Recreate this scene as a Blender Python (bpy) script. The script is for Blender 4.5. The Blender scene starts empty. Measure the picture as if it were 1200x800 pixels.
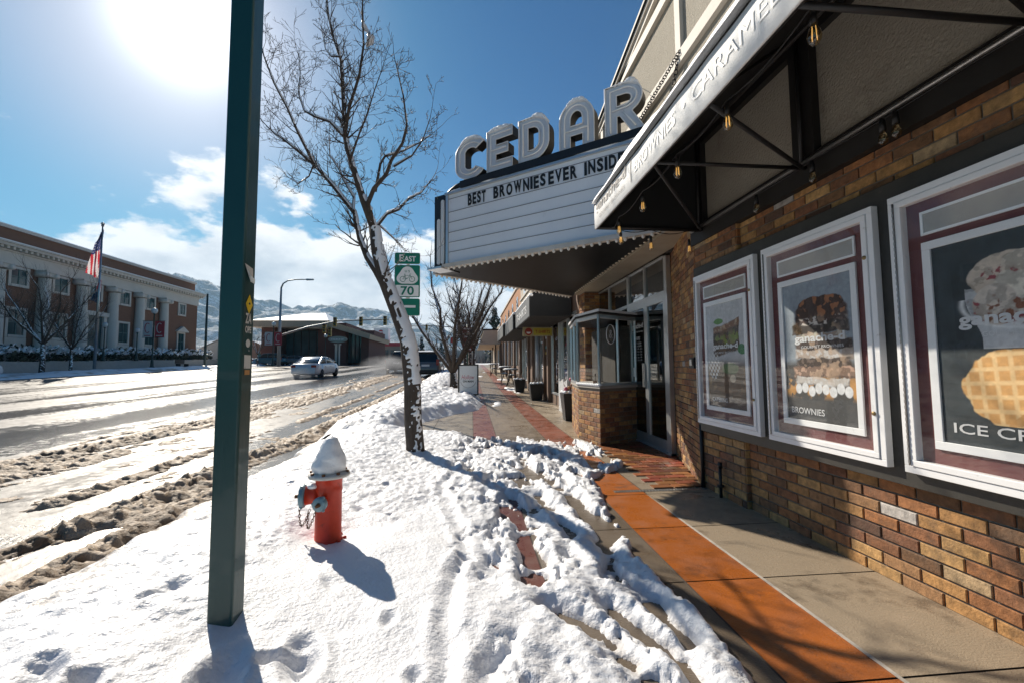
import bpy, bmesh, math, random
import numpy as np
from mathutils import Vector, Matrix
R = math.radians
random.seed(7)
scene = bpy.context.scene
col = scene.collection
PI = math.pi

# ------------------------------------------------------------------ helpers
KN = [(-400,0),(3,0),(8,.06),(14,.17),(20,.34),(26,.55),(40,1.0),(60,1.6),(90,2.3),(150,2.9),(400,3.5),(9000,4)]
def g(Y):
    return float(np.interp(Y, [k[0] for k in KN], [k[1] for k in KN]))
def gn(Y):
    return np.interp(Y, [k[0] for k in KN], [k[1] for k in KN])

def root_of(o):
    while o.parent: o = o.parent
    return o

class B:
    """collects geometry, then builds one mesh object"""
    def __init__(s):
        s.v = []; s.f = []; s.c = []; s.mi = []; s.M = None; s.sm = []; s.cur = 0; s.col = None
    def add(s, vs, fs, smooth=False, colr=None, mi=None):
        n = len(s.v)
        if s.M is not None:
            vs = [tuple(s.M @ Vector(p)) for p in vs]
        s.v += [tuple(p) for p in vs]
        for f in fs:
            s.f.append(tuple(n+i for i in f)); s.sm.append(smooth)
            s.mi.append(s.cur if mi is None else mi)
            s.c.append(colr or s.col or (1,1,1))
        return s
    def box(s, x0, y0, z0, x1, y1, z1, colr=None, mi=None):
        if x0 > x1: x0, x1 = x1, x0
        if y0 > y1: y0, y1 = y1, y0
        if z0 > z1: z0, z1 = z1, z0
        v = [(x0,y0,z0),(x1,y0,z0),(x1,y1,z0),(x0,y1,z0),(x0,y0,z1),(x1,y0,z1),(x1,y1,z1),(x0,y1,z1)]
        f = [(0,3,2,1),(4,5,6,7),(0,1,5,4),(1,2,6,5),(2,3,7,6),(3,0,4,7)]
        return s.add(v, f, False, colr, mi)
    def bar(s, a, b, w, h=None, up=(0,0,1)):
        """rectangular bar from a to b"""
        h = h or w; a = Vector(a); b = Vector(b); d = (b-a).normalized(); u = Vector(up)
        r = d.cross(u)
        if r.length < 1e-4: r = d.cross(Vector((1,0,0)))
        r.normalize(); u = r.cross(d).normalized()
        vs = []
        for p in (a, b):
            for i, j in ((-1,-1),(1,-1),(1,1),(-1,1)):
                vs.append(p + r*(i*w/2) + u*(j*h/2))
        return s.add(vs, [(0,3,2,1),(4,5,6,7),(0,1,5,4),(1,2,6,5),(2,3,7,6),(3,0,4,7)])
    def tube(s, pts, rad, n=8, cap=True, smooth=True, closed=False):
        pts = [Vector(p) for p in pts]
        if not hasattr(rad, '__len__'): rad = [rad]*len(pts)
        vs = []; fs = []; prev = None; m = len(pts)
        for i, p in enumerate(pts):
            if closed: d = pts[(i+1) % m]-pts[i-1]
            else: d = pts[min(i+1, m-1)]-pts[max(i-1, 0)]
            if d.length < 1e-9: d = Vector((0,0,1))
            d.normalize()
            if prev is None:
                r = d.cross(Vector((0,0,1)))
                if r.length < .05: r = d.cross(Vector((1,0,0)))
            else:
                r = prev - d*prev.dot(d)
                if r.length < 1e-6: r = d.cross(Vector((1,0,0)))
            r.normalize(); prev = r; u = d.cross(r)
            for k in range(n):
                a = 2*PI*k/n
                vs.append(p + (r*math.cos(a)+u*math.sin(a))*rad[i])
        mm = m if closed else m-1
        for i in range(mm):
            for k in range(n):
                j = (i+1) % m
                fs.append((i*n+k, i*n+(k+1) % n, j*n+(k+1) % n, j*n+k))
        if cap and not closed:
            fs.append(tuple(range(n-1,-1,-1))); fs.append(tuple((m-1)*n+k for k in range(n)))
        return s.add(vs, fs, smooth)
    def lathe(s, prof, c=(0,0,0), n=24, axis='z', smooth=True, a0=0, a1=2*PI):
        """prof: (r, h) list"""
        vs = []; fs = []; c = Vector(c)
        for r, h in prof:
            for k in range(n):
                a = a0+(a1-a0)*k/n
                p = (r*math.cos(a), r*math.sin(a), h)
                if axis == 'x': p = (p[2], p[0], p[1])
                if axis == 'y': p = (p[0], p[2], p[1])
                if axis == '-x': p = (-p[2], p[0], p[1])
                if axis == '-y': p = (p[0], -p[2], p[1])
                vs.append(c+Vector(p))
        for i in range(len(prof)-1):
            for k in range(n):
                fs.append((i*n+k, i*n+(k+1) % n, (i+1)*n+(k+1) % n, (i+1)*n+k))
        if prof[0][0] > 1e-5: fs.append(tuple(range(n-1,-1,-1)))
        if prof[-1][0] > 1e-5: fs.append(tuple((len(prof)-1)*n+k for k in range(n)))
        return s.add(vs, fs, smooth)
    def ball(s, c, r, n=10, sc=(1,1,1), colr=None):
        prof = []
        m = max(4, n//2)
        vs = []; fs = []
        for i in range(m+1):
            t = PI*i/m
            for k in range(n):
                a = 2*PI*k/n
                vs.append((c[0]+r*sc[0]*math.sin(t)*math.cos(a), c[1]+r*sc[1]*math.sin(t)*math.sin(a), c[2]+r*sc[2]*math.cos(t)))
        for i in range(m):
            for k in range(n):
                fs.append((i*n+k, (i+1)*n+k, (i+1)*n+(k+1) % n, i*n+(k+1) % n))
        return s.add(vs, fs, True, colr)
    def prism(s, poly, a, b, plane='xz', smooth=False):
        """extrude 2D polygon between offsets a and b along the third axis"""
        def P(u, v, w):
            if plane == 'xz': return (u, w, v)
            if plane == 'yz': return (w, u, v)
            return (u, v, w)
        n = len(poly)
        vs = [P(u, v, a) for u, v in poly]+[P(u, v, b) for u, v in poly]
        fs = [tuple(range(n)), tuple(range(2*n-1, n-1, -1))]
        for i in range(n): fs.append((i, (i+1) % n, n+(i+1) % n, n+i))
        return s.add(vs, fs, smooth)
    def quad(s, a, b, c, d, colr=None):
        return s.add([a,b,c,d], [(0,1,2,3)], False, colr)
    def build(s, name, mat, parent=None, color=False, bevel=0, recalc=True, clean=False):
        L = root_of(parent).location if parent else Vector((0,0,0))
        me = bpy.data.meshes.new(name)
        me.from_pydata([(p[0]-L.x, p[1]-L.y, p[2]-L.z) for p in s.v], [], s.f)
        mats = mat if isinstance(mat, (list, tuple)) else [mat]
        for m in mats: me.materials.append(m)
        me.polygons.foreach_set('use_smooth', s.sm)
        me.polygons.foreach_set('material_index', s.mi)
        if color:
            ca = me.color_attributes.new('Col', 'FLOAT_COLOR', 'CORNER')
            arr = []
            for f, c in zip(s.f, s.c): arr += list(c[:3])+[1.0] if len(f) == 0 else (list(c[:3])+[1.0])*len(f)
            ca.data.foreach_set('color', arr)
        if recalc:
            bm = bmesh.new(); bm.from_mesh(me)
            if clean: bmesh.ops.remove_doubles(bm, verts=bm.verts, dist=1e-5)
            bmesh.ops.recalc_face_normals(bm, faces=bm.faces); bm.to_mesh(me); bm.free()
        me.update()
        o = bpy.data.objects.new(name, me); col.objects.link(o)
        if parent: o.parent = parent
        if bevel:
            md = o.modifiers.new('bevel', 'BEVEL'); md.width = bevel; md.segments = 2; md.limit_method = 'ANGLE'
        return o

def grid_obj(name, X, Y, Z, mat, parent=None, colors=None, smooth=True, flip=False):
    """X,Y,Z 2D numpy arrays -> mesh"""
    L = root_of(parent).location if parent else Vector((0,0,0))
    h, w = X.shape
    me = bpy.data.meshes.new(name)
    co = np.stack([X-L.x, Y-L.y, Z-L.z], -1).reshape(-1, 3).astype(np.float32)
    idx = np.arange(h*w).reshape(h, w)
    q = np.stack([idx[:-1,:-1], idx[:-1,1:], idx[1:,1:], idx[1:,:-1]], -1).reshape(-1, 4)
    if flip: q = q[:, ::-1]
    me.vertices.add(h*w); me.vertices.foreach_set('co', co.ravel())
    nf = len(q)
    me.loops.add(nf*4); me.loops.foreach_set('vertex_index', q.ravel().astype(np.int32))
    me.polygons.add(nf); me.polygons.foreach_set('loop_start', np.arange(0, nf*4, 4, dtype=np.int32))
    try: me.polygons.foreach_set('loop_total', np.full(nf, 4, dtype=np.int32))
    except Exception: pass
    me.polygons.foreach_set('use_smooth', np.full(nf, smooth))
    me.materials.append(mat)
    if colors is not None:
        ca = me.color_attributes.new('Col', 'FLOAT_COLOR', 'POINT')
        c4 = np.ones((h*w, 4), np.float32); c4[:, :3] = colors.reshape(-1, 3)
        ca.data.foreach_set('color', c4.ravel())
    me.update(calc_edges=True); me.validate()
    o = bpy.data.objects.new(name, me); col.objects.link(o)
    if parent: o.parent = parent
    return o

def thing(name, label, cat, loc=(0,0,0), group=None):
    o = bpy.data.objects.new(name, None); col.objects.link(o)
    o.location = loc; o.empty_display_size = .1
    o['label'] = label; o['category'] = cat
    if group: o['group'] = group
    return o
def tag(o, label, cat, group=None):
    o['label'] = label; o['category'] = cat
    if group: o['group'] = group
    return o
def struct(o):
    o['kind'] = 'structure'; return o
def stuff(o, label=None, cat=None):
    o['kind'] = 'stuff'
    if label: o['label'] = label
    if cat: o['category'] = cat
    return o
def base(o, B_, name, mat, label, cat, **k): pass
def single(b, name, mat, label, cat, group=None, origin=None, **k):
    o = b.build(name, mat, None, **k)
    tag(o, label, cat, group)
    return o
def copy_tree(o, parent=None):
    c = o.copy(); col.objects.link(c); c.parent = parent
    for ch in list(o.children): copy_tree(ch, c)
    return c

# ------------------------------------------------------------------ noise (numpy)
def _h(ix, iy, s):
    n = (ix.astype(np.int64)*374761393 + iy.astype(np.int64)*668265263 + s*1442695041) & 0xffffffff
    n = ((n ^ (n >> 13))*1274126177) & 0xffffffff
    n = n ^ (n >> 16)
    return (n & 0xffffff)/float(0x1000000)
def vn(x, y, s=0):
    ix = np.floor(x); iy = np.floor(y); fx = x-ix; fy = y-iy
    fx = fx*fx*fx*(fx*(fx*6-15)+10); fy = fy*fy*fy*(fy*(fy*6-15)+10)
    a = _h(ix, iy, s); b = _h(ix+1, iy, s); c = _h(ix, iy+1, s); d = _h(ix+1, iy+1, s)
    return (a*(1-fx)+b*fx)*(1-fy)+(c*(1-fx)+d*fx)*fy
def fbm(x, y, s=0, o=4, gain=.5):
    t = 0; a = 1; tot = 0; c, sn = math.cos(.6), math.sin(.6)
    for i in range(o):
        t = t+a*vn(x, y, s+i*17); tot += a; a *= gain
        x, y = (c*x-sn*y)*2.03+3.1, (sn*x+c*y)*2.03+1.7
    return t/tot
def worley(x, y, s=0):
    ix = np.floor(x); iy = np.floor(y); best = np.full(x.shape, 9.)
    for dx in (-1,0,1):
        for dy in (-1,0,1):
            cx = ix+dx; cy = iy+dy
            px = cx+_h(cx, cy, s); py = cy+_h(cx, cy, s+5)
            best = np.minimum(best, (px-x)**2+(py-y)**2)
    return np.sqrt(best)
def ss(a, b, x):
    t = np.clip((x-a)/(b-a), 0, 1); return t*t*(3-2*t)

# ------------------------------------------------------------------ materials
def newmat(name):
    m = bpy.data.materials.new(name); m.use_nodes = True
    nt = m.node_tree; b = nt.nodes['Principled BSDF']
    return m, nt, b
def N(nt, t, **k):
    n = nt.nodes.new(t)
    for a, v in k.items():
        if a.startswith('i_'): n.inputs[a[2:].replace('_', ' ')].default_value = v
        else: setattr(n, a, v)
    return n
def lk(nt, a, b): nt.links.new(a, b)
def mat(name, c, rough=.6, metal=0, c2=None, scale=4, amt=.5, bump=0, bscale=60, dirt=None, dscale=3, damt=.5, dth=.55,
        stretch=None, rvar=0, coat=0, spec=None, alpha=None, vcol=False, detail=5, world=False, sub=0):
    """base colour c varying to c2, optional dirt colour in patches, fine bump"""
    m, nt, b = newmat(name)
    tc = N(nt, 'ShaderNodeTexCoord')
    src = tc.outputs['Object']
    if world:
        gm = N(nt, 'ShaderNodeNewGeometry'); src = gm.outputs['Position']
    if stretch:
        mp = N(nt, 'ShaderNodeMapping'); mp.inputs['Scale'].default_value = stretch
        lk(nt, src, mp.inputs['Vector']); src = mp.outputs['Vector']
    if c2 is None: c2 = tuple(x*.72 for x in c)
    n1 = N(nt, 'ShaderNodeTexNoise', i_Scale=scale, i_Detail=detail, i_Roughness=.6); lk(nt, src, n1.inputs['Vector'])
    mr = N(nt, 'ShaderNodeMapRange'); mr.inputs['From Min'].default_value = .35; mr.inputs['From Max'].default_value = .68
    mr.inputs['To Max'].default_value = amt
    lk(nt, n1.outputs['Fac'], mr.inputs['Value'])
    mx = N(nt, 'ShaderNodeMix', data_type='RGBA'); mx.inputs[6].default_value = (*c, 1); mx.inputs[7].default_value = (*c2, 1)
    lk(nt, mr.outputs['Result'], mx.inputs[0]); out = mx.outputs[2]
    if vcol:
        at = N(nt, 'ShaderNodeAttribute', attribute_name='Col')
        mm = N(nt, 'ShaderNodeMix', data_type='RGBA', blend_type='MULTIPLY'); mm.inputs[0].default_value = 1
        lk(nt, out, mm.inputs[6]); lk(nt, at.outputs['Color'], mm.inputs[7]); out = mm.outputs[2]
    if dirt:
        n2 = N(nt, 'ShaderNodeTexNoise', i_Scale=dscale, i_Detail=8, i_Roughness=.7); lk(nt, src, n2.inputs['Vector'])
        m2 = N(nt, 'ShaderNodeMapRange'); m2.inputs['From Min'].default_value = dth; m2.inputs['From Max'].default_value = dth+.1
        m2.inputs['To Max'].default_value = damt
        lk(nt, n2.outputs['Fac'], m2.inputs['Value'])
        mx2 = N(nt, 'ShaderNodeMix', data_type='RGBA'); mx2.inputs[7].default_value = (*dirt, 1)
        lk(nt, m2.outputs['Result'], mx2.inputs[0]); lk(nt, out, mx2.inputs[6]); out = mx2.outputs[2]
    lk(nt, out, b.inputs['Base Color'])
    b.inputs['Roughness'].default_value = rough; b.inputs['Metallic'].default_value = metal
    if rvar:
        m3 = N(nt, 'ShaderNodeMapRange'); m3.inputs['From Min'].default_value = .3; m3.inputs['From Max'].default_value = .7
        m3.inputs['To Min'].default_value = max(.03, rough-rvar); m3.inputs['To Max'].default_value = min(1, rough+rvar)
        lk(nt, n1.outputs['Fac'], m3.inputs['Value']); lk(nt, m3.outputs['Result'], b.inputs['Roughness'])
    if coat: b.inputs['Coat Weight'].default_value = coat
    if spec is not None: b.inputs['Specular IOR Level'].default_value = spec
    if sub:
        b.inputs['Subsurface Weight'].default_value = sub
    if bump:
        n3 = N(nt, 'ShaderNodeTexNoise', i_Scale=bscale, i_Detail=4, i_Roughness=.6); lk(nt, src, n3.inputs['Vector'])
        bp = N(nt, 'ShaderNodeBump'); bp.inputs['Strength'].default_value = 1; bp.inputs['Distance'].default_value = bump
        lk(nt, n3.outputs['Fac'], bp.inputs['Height']); lk(nt, bp.outputs['Normal'], b.inputs['Normal'])
    return m
def vmat(name, rough=.6, bump=0, bscale=60, metal=0, coat=0, var=.25, vscale=30, stain=None):
    """colour from the mesh's colour attribute with slight mottling"""
    m, nt, b = newmat(name)
    at = N(nt, 'ShaderNodeAttribute', attribute_name='Col'); tc = N(nt, 'ShaderNodeTexCoord')
    n1 = N(nt, 'ShaderNodeTexNoise', i_Scale=vscale, i_Detail=6, i_Roughness=.65); lk(nt, tc.outputs['Object'], n1.inputs['Vector'])
    mr = N(nt, 'ShaderNodeMapRange'); mr.inputs['From Min'].default_value = .3; mr.inputs['From Max'].default_value = .7
    mr.inputs['To Min'].default_value = 1-var; mr.inputs['To Max'].default_value = 1+var*.5
    lk(nt, n1.outputs['Fac'], mr.inputs['Value'])
    mm = N(nt, 'ShaderNodeVectorMath', operation='SCALE')
    lk(nt, at.outputs['Color'], mm.inputs[0]); lk(nt, mr.outputs['Result'], mm.inputs['Scale'])
    lk(nt, mm.outputs['Vector'], b.inputs['Base Color'])
    b.inputs['Roughness'].default_value = rough; b.inputs['Metallic'].default_value = metal
    if stain:
        n5 = N(nt, 'ShaderNodeTexNoise', i_Scale=stain[1], i_Detail=9, i_Roughness=.72); lk(nt, tc.outputs['Object'], n5.inputs['Vector'])
        m5 = N(nt, 'ShaderNodeMapRange'); m5.inputs['From Min'].default_value = .5; m5.inputs['From Max'].default_value = .72; m5.inputs['To Max'].default_value = stain[2]
        lk(nt, n5.outputs['Fac'], m5.inputs['Value']); x5 = N(nt, 'ShaderNodeMix', data_type='RGBA'); x5.inputs[7].default_value = (*stain[0], 1)
        lk(nt, m5.outputs['Result'], x5.inputs[0]); lk(nt, mm.outputs['Vector'], x5.inputs[6]); lk(nt, x5.outputs[2], b.inputs['Base Color'])
    if coat: b.inputs['Coat Weight'].default_value = coat
    if bump:
        n3 = N(nt, 'ShaderNodeTexNoise', i_Scale=bscale, i_Detail=5, i_Roughness=.6); lk(nt, tc.outputs['Object'], n3.inputs['Vector'])
        bp = N(nt, 'ShaderNodeBump'); bp.inputs['Strength'].default_value = 1; bp.inputs['Distance'].default_value = bump
        lk(nt, n3.outputs['Fac'], bp.inputs['Height']); lk(nt, bp.outputs['Normal'], b.inputs['Normal'])
    return m
def glassmat(name, tint=(.9,.95,.95), refl=1.0, ior=1.45, rough=.01, dark=None):
    m, nt, b = newmat(name); nt.nodes.remove(b)
    out = nt.nodes['Material Output']
    gl = N(nt, 'ShaderNodeBsdfGlossy'); gl.inputs['Roughness'].default_value = rough; gl.inputs['Color'].default_value = (1,1,1,1)
    tr = N(nt, 'ShaderNodeBsdfTransparent'); tr.inputs['Color'].default_value = (*tint, 1)
    lw = N(nt, 'ShaderNodeLayerWeight'); lw.inputs['Blend'].default_value = .5
    pw = N(nt, 'ShaderNodeMath', operation='POWER'); pw.inputs[1].default_value = 4.5; lk(nt, lw.outputs['Facing'], pw.inputs[0])
    ma = N(nt, 'ShaderNodeMath', operation='MULTIPLY_ADD'); ma.inputs[1].default_value = .9*refl; ma.inputs[2].default_value = .045*refl; ma.use_clamp = True
    lk(nt, pw.outputs['Value'], ma.inputs[0])
    mx = N(nt, 'ShaderNodeMixShader'); lk(nt, ma.outputs['Value'], mx.inputs['Fac'])
    lk(nt, tr.outputs['BSDF'], mx.inputs[1]); lk(nt, gl.outputs['BSDF'], mx.inputs[2])
    lk(nt, mx.outputs['Shader'], out.inputs['Surface'])
    return m

M = {}
M['black_metal'] = mat('black_metal', (.018,.018,.019), .45, .2, bump=.0006, bscale=120)
M['black_paint'] = mat('black_paint', (.028,.026,.022), .5, 0, c2=(.06,.055,.045), scale=7, bump=.001, bscale=80, dirt=(.16,.14,.11), dth=.66, damt=.5, dscale=9)
M['white_paint'] = mat('white_paint', (.84,.84,.84), .4, 0, c2=(.72,.72,.72), dirt=(.3,.28,.25), dth=.64, damt=.5, dscale=14, bump=.0004)
M['alu'] = mat('aluminium', (.62,.63,.63), .35, .75, c2=(.5,.5,.5), bump=.0004)
M['maroon'] = mat('maroon_backing', (.12,.03,.035), .55, 0, c2=(.2,.08,.06), scale=6)
M['panel_grey'] = mat('panel_grey', (.4,.37,.33), .7, 0, c2=(.3,.27,.25), scale=10)
M['mortar'] = mat('mortar', (.2,.17,.14), .9, 0, bump=.002, bscale=150)
M['brick'] = vmat('brick', .8, bump=.004, bscale=70, var=.5, vscale=26, stain=((.12,.085,.06), 3.5, .75))
M['stucco'] = mat('stucco', (.40,.36,.29), .9, 0, c2=(.33,.29,.23), scale=3, bump=.016, bscale=55, dirt=(.2,.17,.13), dth=.6, dscale=1.5)
M['cream_trim'] = mat('cream_trim', (.62,.57,.5), .7, 0, c2=(.5,.45,.38), bump=.001)
M['dark_wood'] = mat('dark_timber', (.015,.014,.013), .6, 0, bump=.001)
M['fabric_white'] = mat('awning_fabric', (.82,.82,.81), .8, 0, c2=(.68,.68,.67), bump=.0015, bscale=300)
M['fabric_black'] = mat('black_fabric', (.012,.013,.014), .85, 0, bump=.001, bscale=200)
M['snow'] = mat('snow', (.86,.87,.88), .55, 0, c2=(.8,.82,.85), scale=8, bump=.004, bscale=70)
M['green_paint'] = mat('green_paint', (.007,.045,.044), .38, 0, c2=(.014,.06,.056), scale=5, bump=.0012, bscale=40, dirt=(.08,.10,.08), dth=.68, damt=.5, dscale=20, stretch=(1,1,.3), coat=.2)
M['red_paint'] = mat('red_paint', (.62,.042,.009), .42, 0, c2=(.36,.022,.008), scale=9, bump=.0025, bscale=30, dirt=(.14,.02,.012), dth=.6, damt=.7, dscale=16)
M['blue_cap'] = mat('blue_cap', (.16,.27,.32), .45, .3, c2=(.32,.38,.4), scale=15, bump=.001, dirt=(.2,.12,.06), dth=.6, dscale=25)
M['steel'] = mat('steel', (.42,.42,.42), .35, .9, c2=(.3,.28,.25))
M['rust'] = mat('rust', (.16,.07,.03), .7, .4)
M['bark'] = mat('bark', (.055,.04,.03), .9, 0, c2=(.12,.095,.075), scale=25, bump=.012, bscale=40, stretch=(1,1,.35))
M['twig'] = mat('twig', (.05,.036,.028), .8, 0, c2=(.1,.07,.05))
M['glass'] = glassmat('glass', (.98,.985,.985), .30)
M['glass_dark'] = glassmat('glass_dark', (.35,.38,.38), 1.6)
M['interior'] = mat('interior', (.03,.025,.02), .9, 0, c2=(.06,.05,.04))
M['sign_green'] = mat('sign_green', (.0,.16,.10), .4, 0, c2=(0,.13,.085), scale=3)
M['sign_white'] = mat('sign_white', (.75,.75,.74), .4, 0, c2=(.68,.68,.66), scale=3)
M['sign_brown'] = mat('sign_brown', (.11,.03,.02), .45)
M['black_letter'] = mat('black_letter', (.015,.015,.015), .5)
M['rubber'] = mat('rubber', (.02,.02,.02), .8)
M['post_wood'] = mat('galvanised', (.3,.27,.22), .6, .3)
M['concrete'] = mat('concrete', (.38,.35,.31), .85, 0, c2=(.3,.27,.24), bump=.002, bscale=60)

def text(name, s, w, h, origin, xd, yd, m, parent, extrude=.001, bold=0, off=0, italic=0, align='L', spacing=1.0, curve_arc=None, label=None):
    """lettering mesh, fitted to w x h; origin is the lower-left corner; xd,yd are unit directions"""
    cu = bpy.data.curves.new(name, 'FONT'); cu.body = s; cu.size = 1; cu.offset = bold; cu.shear = italic
    cu.space_character = spacing; cu.resolution_u = 3
    t = bpy.data.objects.new('tmp', cu); col.objects.link(t)
    bpy.context.view_layer.update()
    dg = bpy.context.evaluated_depsgraph_get()
    me = bpy.data.meshes.new_from_object(t.evaluated_get(dg))
    bpy.data.objects.remove(t); bpy.data.curves.remove(cu)
    co = np.zeros(len(me.vertices)*3); me.vertices.foreach_get('co', co); co = co.reshape(-1, 3)
    mn, mxx = co.min(0), co.max(0)
    sx = (w/(mxx[0]-mn[0])) if w else None; sy = h/(mxx[1]-mn[1])
    if sx is None: sx = sy
    xd = Vector(xd).normalized(); yd = Vector(yd).normalized(); n = xd.cross(yd).normalized()
    L = root_of(parent).location if parent else Vector((0,0,0))
    pl = [((a-mn[0])*sx, (b-mn[1])*sy) for a, b in co[:, :2]]
    if align == 'C': pl = [(a-(mxx[0]-mn[0])*sx/2, b) for a, b in pl]
    o3 = Vector(origin)-L
    faces = [tuple(p.vertices) for p in me.polygons]
    nv = len(pl)
    if extrude > .003:
        front = [o3+xd*a+yd*b+n*(off+extrude) for a, b in pl]; back = [o3+xd*a+yd*b+n*off for a, b in pl]
        from collections import Counter
        ec = Counter(); dirn = {}
        for f in faces:
            for i in range(len(f)):
                e = (f[i], f[(i+1) % len(f)]); k = tuple(sorted(e)); ec[k] += 1; dirn[k] = e
        fs = list(faces)+[tuple(nv+i for i in reversed(f)) for f in faces]
        for k, c in ec.items():
            if c == 1:
                a, b = dirn[k]; fs.append((a, nv+a, nv+b, b))
        vs = front+back
    else:
        vs = [o3+xd*a+yd*b+n*(off+extrude) for a, b in pl]; fs = faces
    bpy.data.meshes.remove(me)
    me2 = bpy.data.meshes.new(name); me2.from_pydata(vs, [], fs); me2.materials.append(m); me2.update()
    o = bpy.data.objects.new(name, me2); col.objects.link(o)
    if parent: o.parent = parent
    if label: o['label'] = label
    return o

# ------------------------------------------------------------------ camera
F, PX, PY = 505., 600., 396.
pitch, yaw, roll, CH = R(3.9), R(5.4), R(.4), 1.15
cy_, sy_ = math.cos(yaw), math.sin(yaw)
fw = Vector((sy_*math.cos(pitch), cy_*math.cos(pitch), math.sin(pitch)))
r0 = Vector((cy_, -sy_, 0)); u0 = Vector((-sy_*math.sin(pitch), -cy_*math.sin(pitch), math.cos(pitch)))
rr = r0*math.cos(roll)-u0*math.sin(roll); uu = r0*math.sin(roll)+u0*math.cos(roll)
cam = bpy.data.cameras.new('camera'); co = bpy.data.objects.new('camera', cam); col.objects.link(co)
cam.sensor_width = 36; cam.lens = 36*F/1200; cam.shift_y = -4/1200.; cam.clip_start = .05; cam.clip_end = 20000
m4 = Matrix.Identity(4)
for i in range(3):
    m4[i][0] = rr[i]; m4[i][1] = uu[i]; m4[i][2] = -fw[i]
m4[2][3] = CH
co.matrix_world = m4
scene.camera = co
scene.view_settings.view_transform = 'Standard'; scene.view_settings.look = 'None'
scene.view_settings.exposure = 0.74; scene.view_settings.gamma = 1
scene.view_settings.use_curve_mapping = False

# ------------------------------------------------------------------ sun and sky
SAZ, SEL = R(33.3), R(33.6)     # sun 32 degrees left of the street direction
sd = Vector((-math.sin(SAZ)*math.cos(SEL), math.cos(SAZ)*math.cos(SEL), math.sin(SEL)))
sl = bpy.data.lights.new('sun', 'SUN'); so = bpy.data.objects.new('sun', sl); col.objects.link(so)
sl.energy = 4.8; sl.angle = R(.5); sl.color = (1, .91, .78)
so.rotation_euler = sd.to_track_quat('Z', 'Y').to_euler()
world = bpy.data.worlds.new('World'); scene.world = world; world.use_nodes = True
nt = world.node_tree; bg = nt.nodes['Background']; bg.inputs['Strength'].default_value = .05
sky = N(nt, 'ShaderNodeTexSky'); sky.sky_type = 'NISHITA'; sky.sun_disc = False
sky.sun_elevation = SEL; sky.sun_rotation = -SAZ; sky.air_density = 1.0; sky.dust_density = 1.3; sky.ozone_density = 1.5; sky.altitude = 1300
tc = N(nt, 'ShaderNodeTexCoord')
sep = N(nt, 'ShaderNodeSeparateXYZ'); lk(nt, tc.outputs['Generated'], sep.inputs[0])
# clouds: cumulus low over the horizon, a few scraps above
mp = N(nt, 'ShaderNodeMapping'); mp.inputs['Scale'].default_value = (1, 1, 2.0); mp.inputs['Location'].default_value = (.37, .11, .2)
lk(nt, tc.outputs['Generated'], mp.inputs['Vector'])
n1 = N(nt, 'ShaderNodeTexNoise', i_Scale=4.6, i_Detail=11, i_Roughness=.56); lk(nt, mp.outputs['Vector'], n1.inputs['Vector'])
el = N(nt, 'ShaderNodeMapRange'); el.inputs['From Min'].default_value = .16; el.inputs['From Max'].default_value = .52
el.inputs['To Min'].default_value = .195; el.inputs['To Max'].default_value = -.24; el.clamp = True
lk(nt, sep.outputs['Z'], el.inputs['Value'])
ad = N(nt, 'ShaderNodeMath', operation='ADD'); lk(nt, n1.outputs['Fac'], ad.inputs[0]); lk(nt, el.outputs['Result'], ad.inputs[1])
cm = N(nt, 'ShaderNodeMapRange', interpolation_type='SMOOTHSTEP'); cm.inputs['From Min'].default_value = .565; cm.inputs['From Max'].default_value = .64
lk(nt, ad.outputs['Value'], cm.inputs['Value'])
# shading of the clouds: self-shadow by noise sampled towards the sun
mp2 = N(nt, 'ShaderNodeMapping'); mp2.inputs['Scale'].default_value = (1, 1, 2.0); mp2.inputs['Location'].default_value = (.37-.03, .11+.03, .2+.09)
lk(nt, tc.outputs['Generated'], mp2.inputs['Vector'])
n2 = N(nt, 'ShaderNodeTexNoise', i_Scale=4.6, i_Detail=6, i_Roughness=.56); lk(nt, mp2.outputs['Vector'], n2.inputs['Vector'])
sh = N(nt, 'ShaderNodeMath', operation='ADD'); lk(nt, n2.outputs['Fac'], sh.inputs[0]); lk(nt, el.outputs['Result'], sh.inputs[1])
cr = N(nt, 'ShaderNodeMapRange'); cr.inputs['From Min'].default_value = .60; cr.inputs['From Max'].default_value = .86
lk(nt, sh.outputs['Value'], cr.inputs['Value'])
cc = N(nt, 'ShaderNodeMix', data_type='RGBA'); cc.inputs[6].default_value = (15.5, 15.5, 15.5, 1); cc.inputs[7].default_value = (6.4, 7.4, 8.6, 1)
lk(nt, cr.outputs['Result'], cc.inputs[0])
# scraps
mp3 = N(nt, 'ShaderNodeMapping'); mp3.inputs['Scale'].default_value = (1, 1, 2.6); mp3.inputs['Location'].default_value = (1.9, .3, 1.2)
lk(nt, tc.outputs['Generated'], mp3.inputs['Vector'])
n3 = N(nt, 'ShaderNodeTexNoise', i_Scale=6.5, i_Detail=9, i_Roughness=.62); lk(nt, mp3.outputs['Vector'], n3.inputs['Vector'])
rg = N(nt, 'ShaderNodeMapRange'); rg.inputs['From Min'].default_value = -.45; rg.inputs['From Max'].default_value = -.1
rg.inputs['To Min'].default_value = 0; rg.inputs['To Max'].default_value = -.2; lk(nt, sep.outputs['X'], rg.inputs['Value'])
a3 = N(nt, 'ShaderNodeMath', operation='ADD'); lk(nt, n3.outputs['Fac'], a3.inputs[0]); lk(nt, rg.outputs['Result'], a3.inputs[1])
c3 = N(nt, 'ShaderNodeMapRange', interpolation_type='SMOOTHSTEP'); c3.inputs['From Min'].default_value = .63; c3.inputs['From Max'].default_value = .72
lk(nt, a3.outputs['Value'], c3.inputs['Value'])
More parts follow.
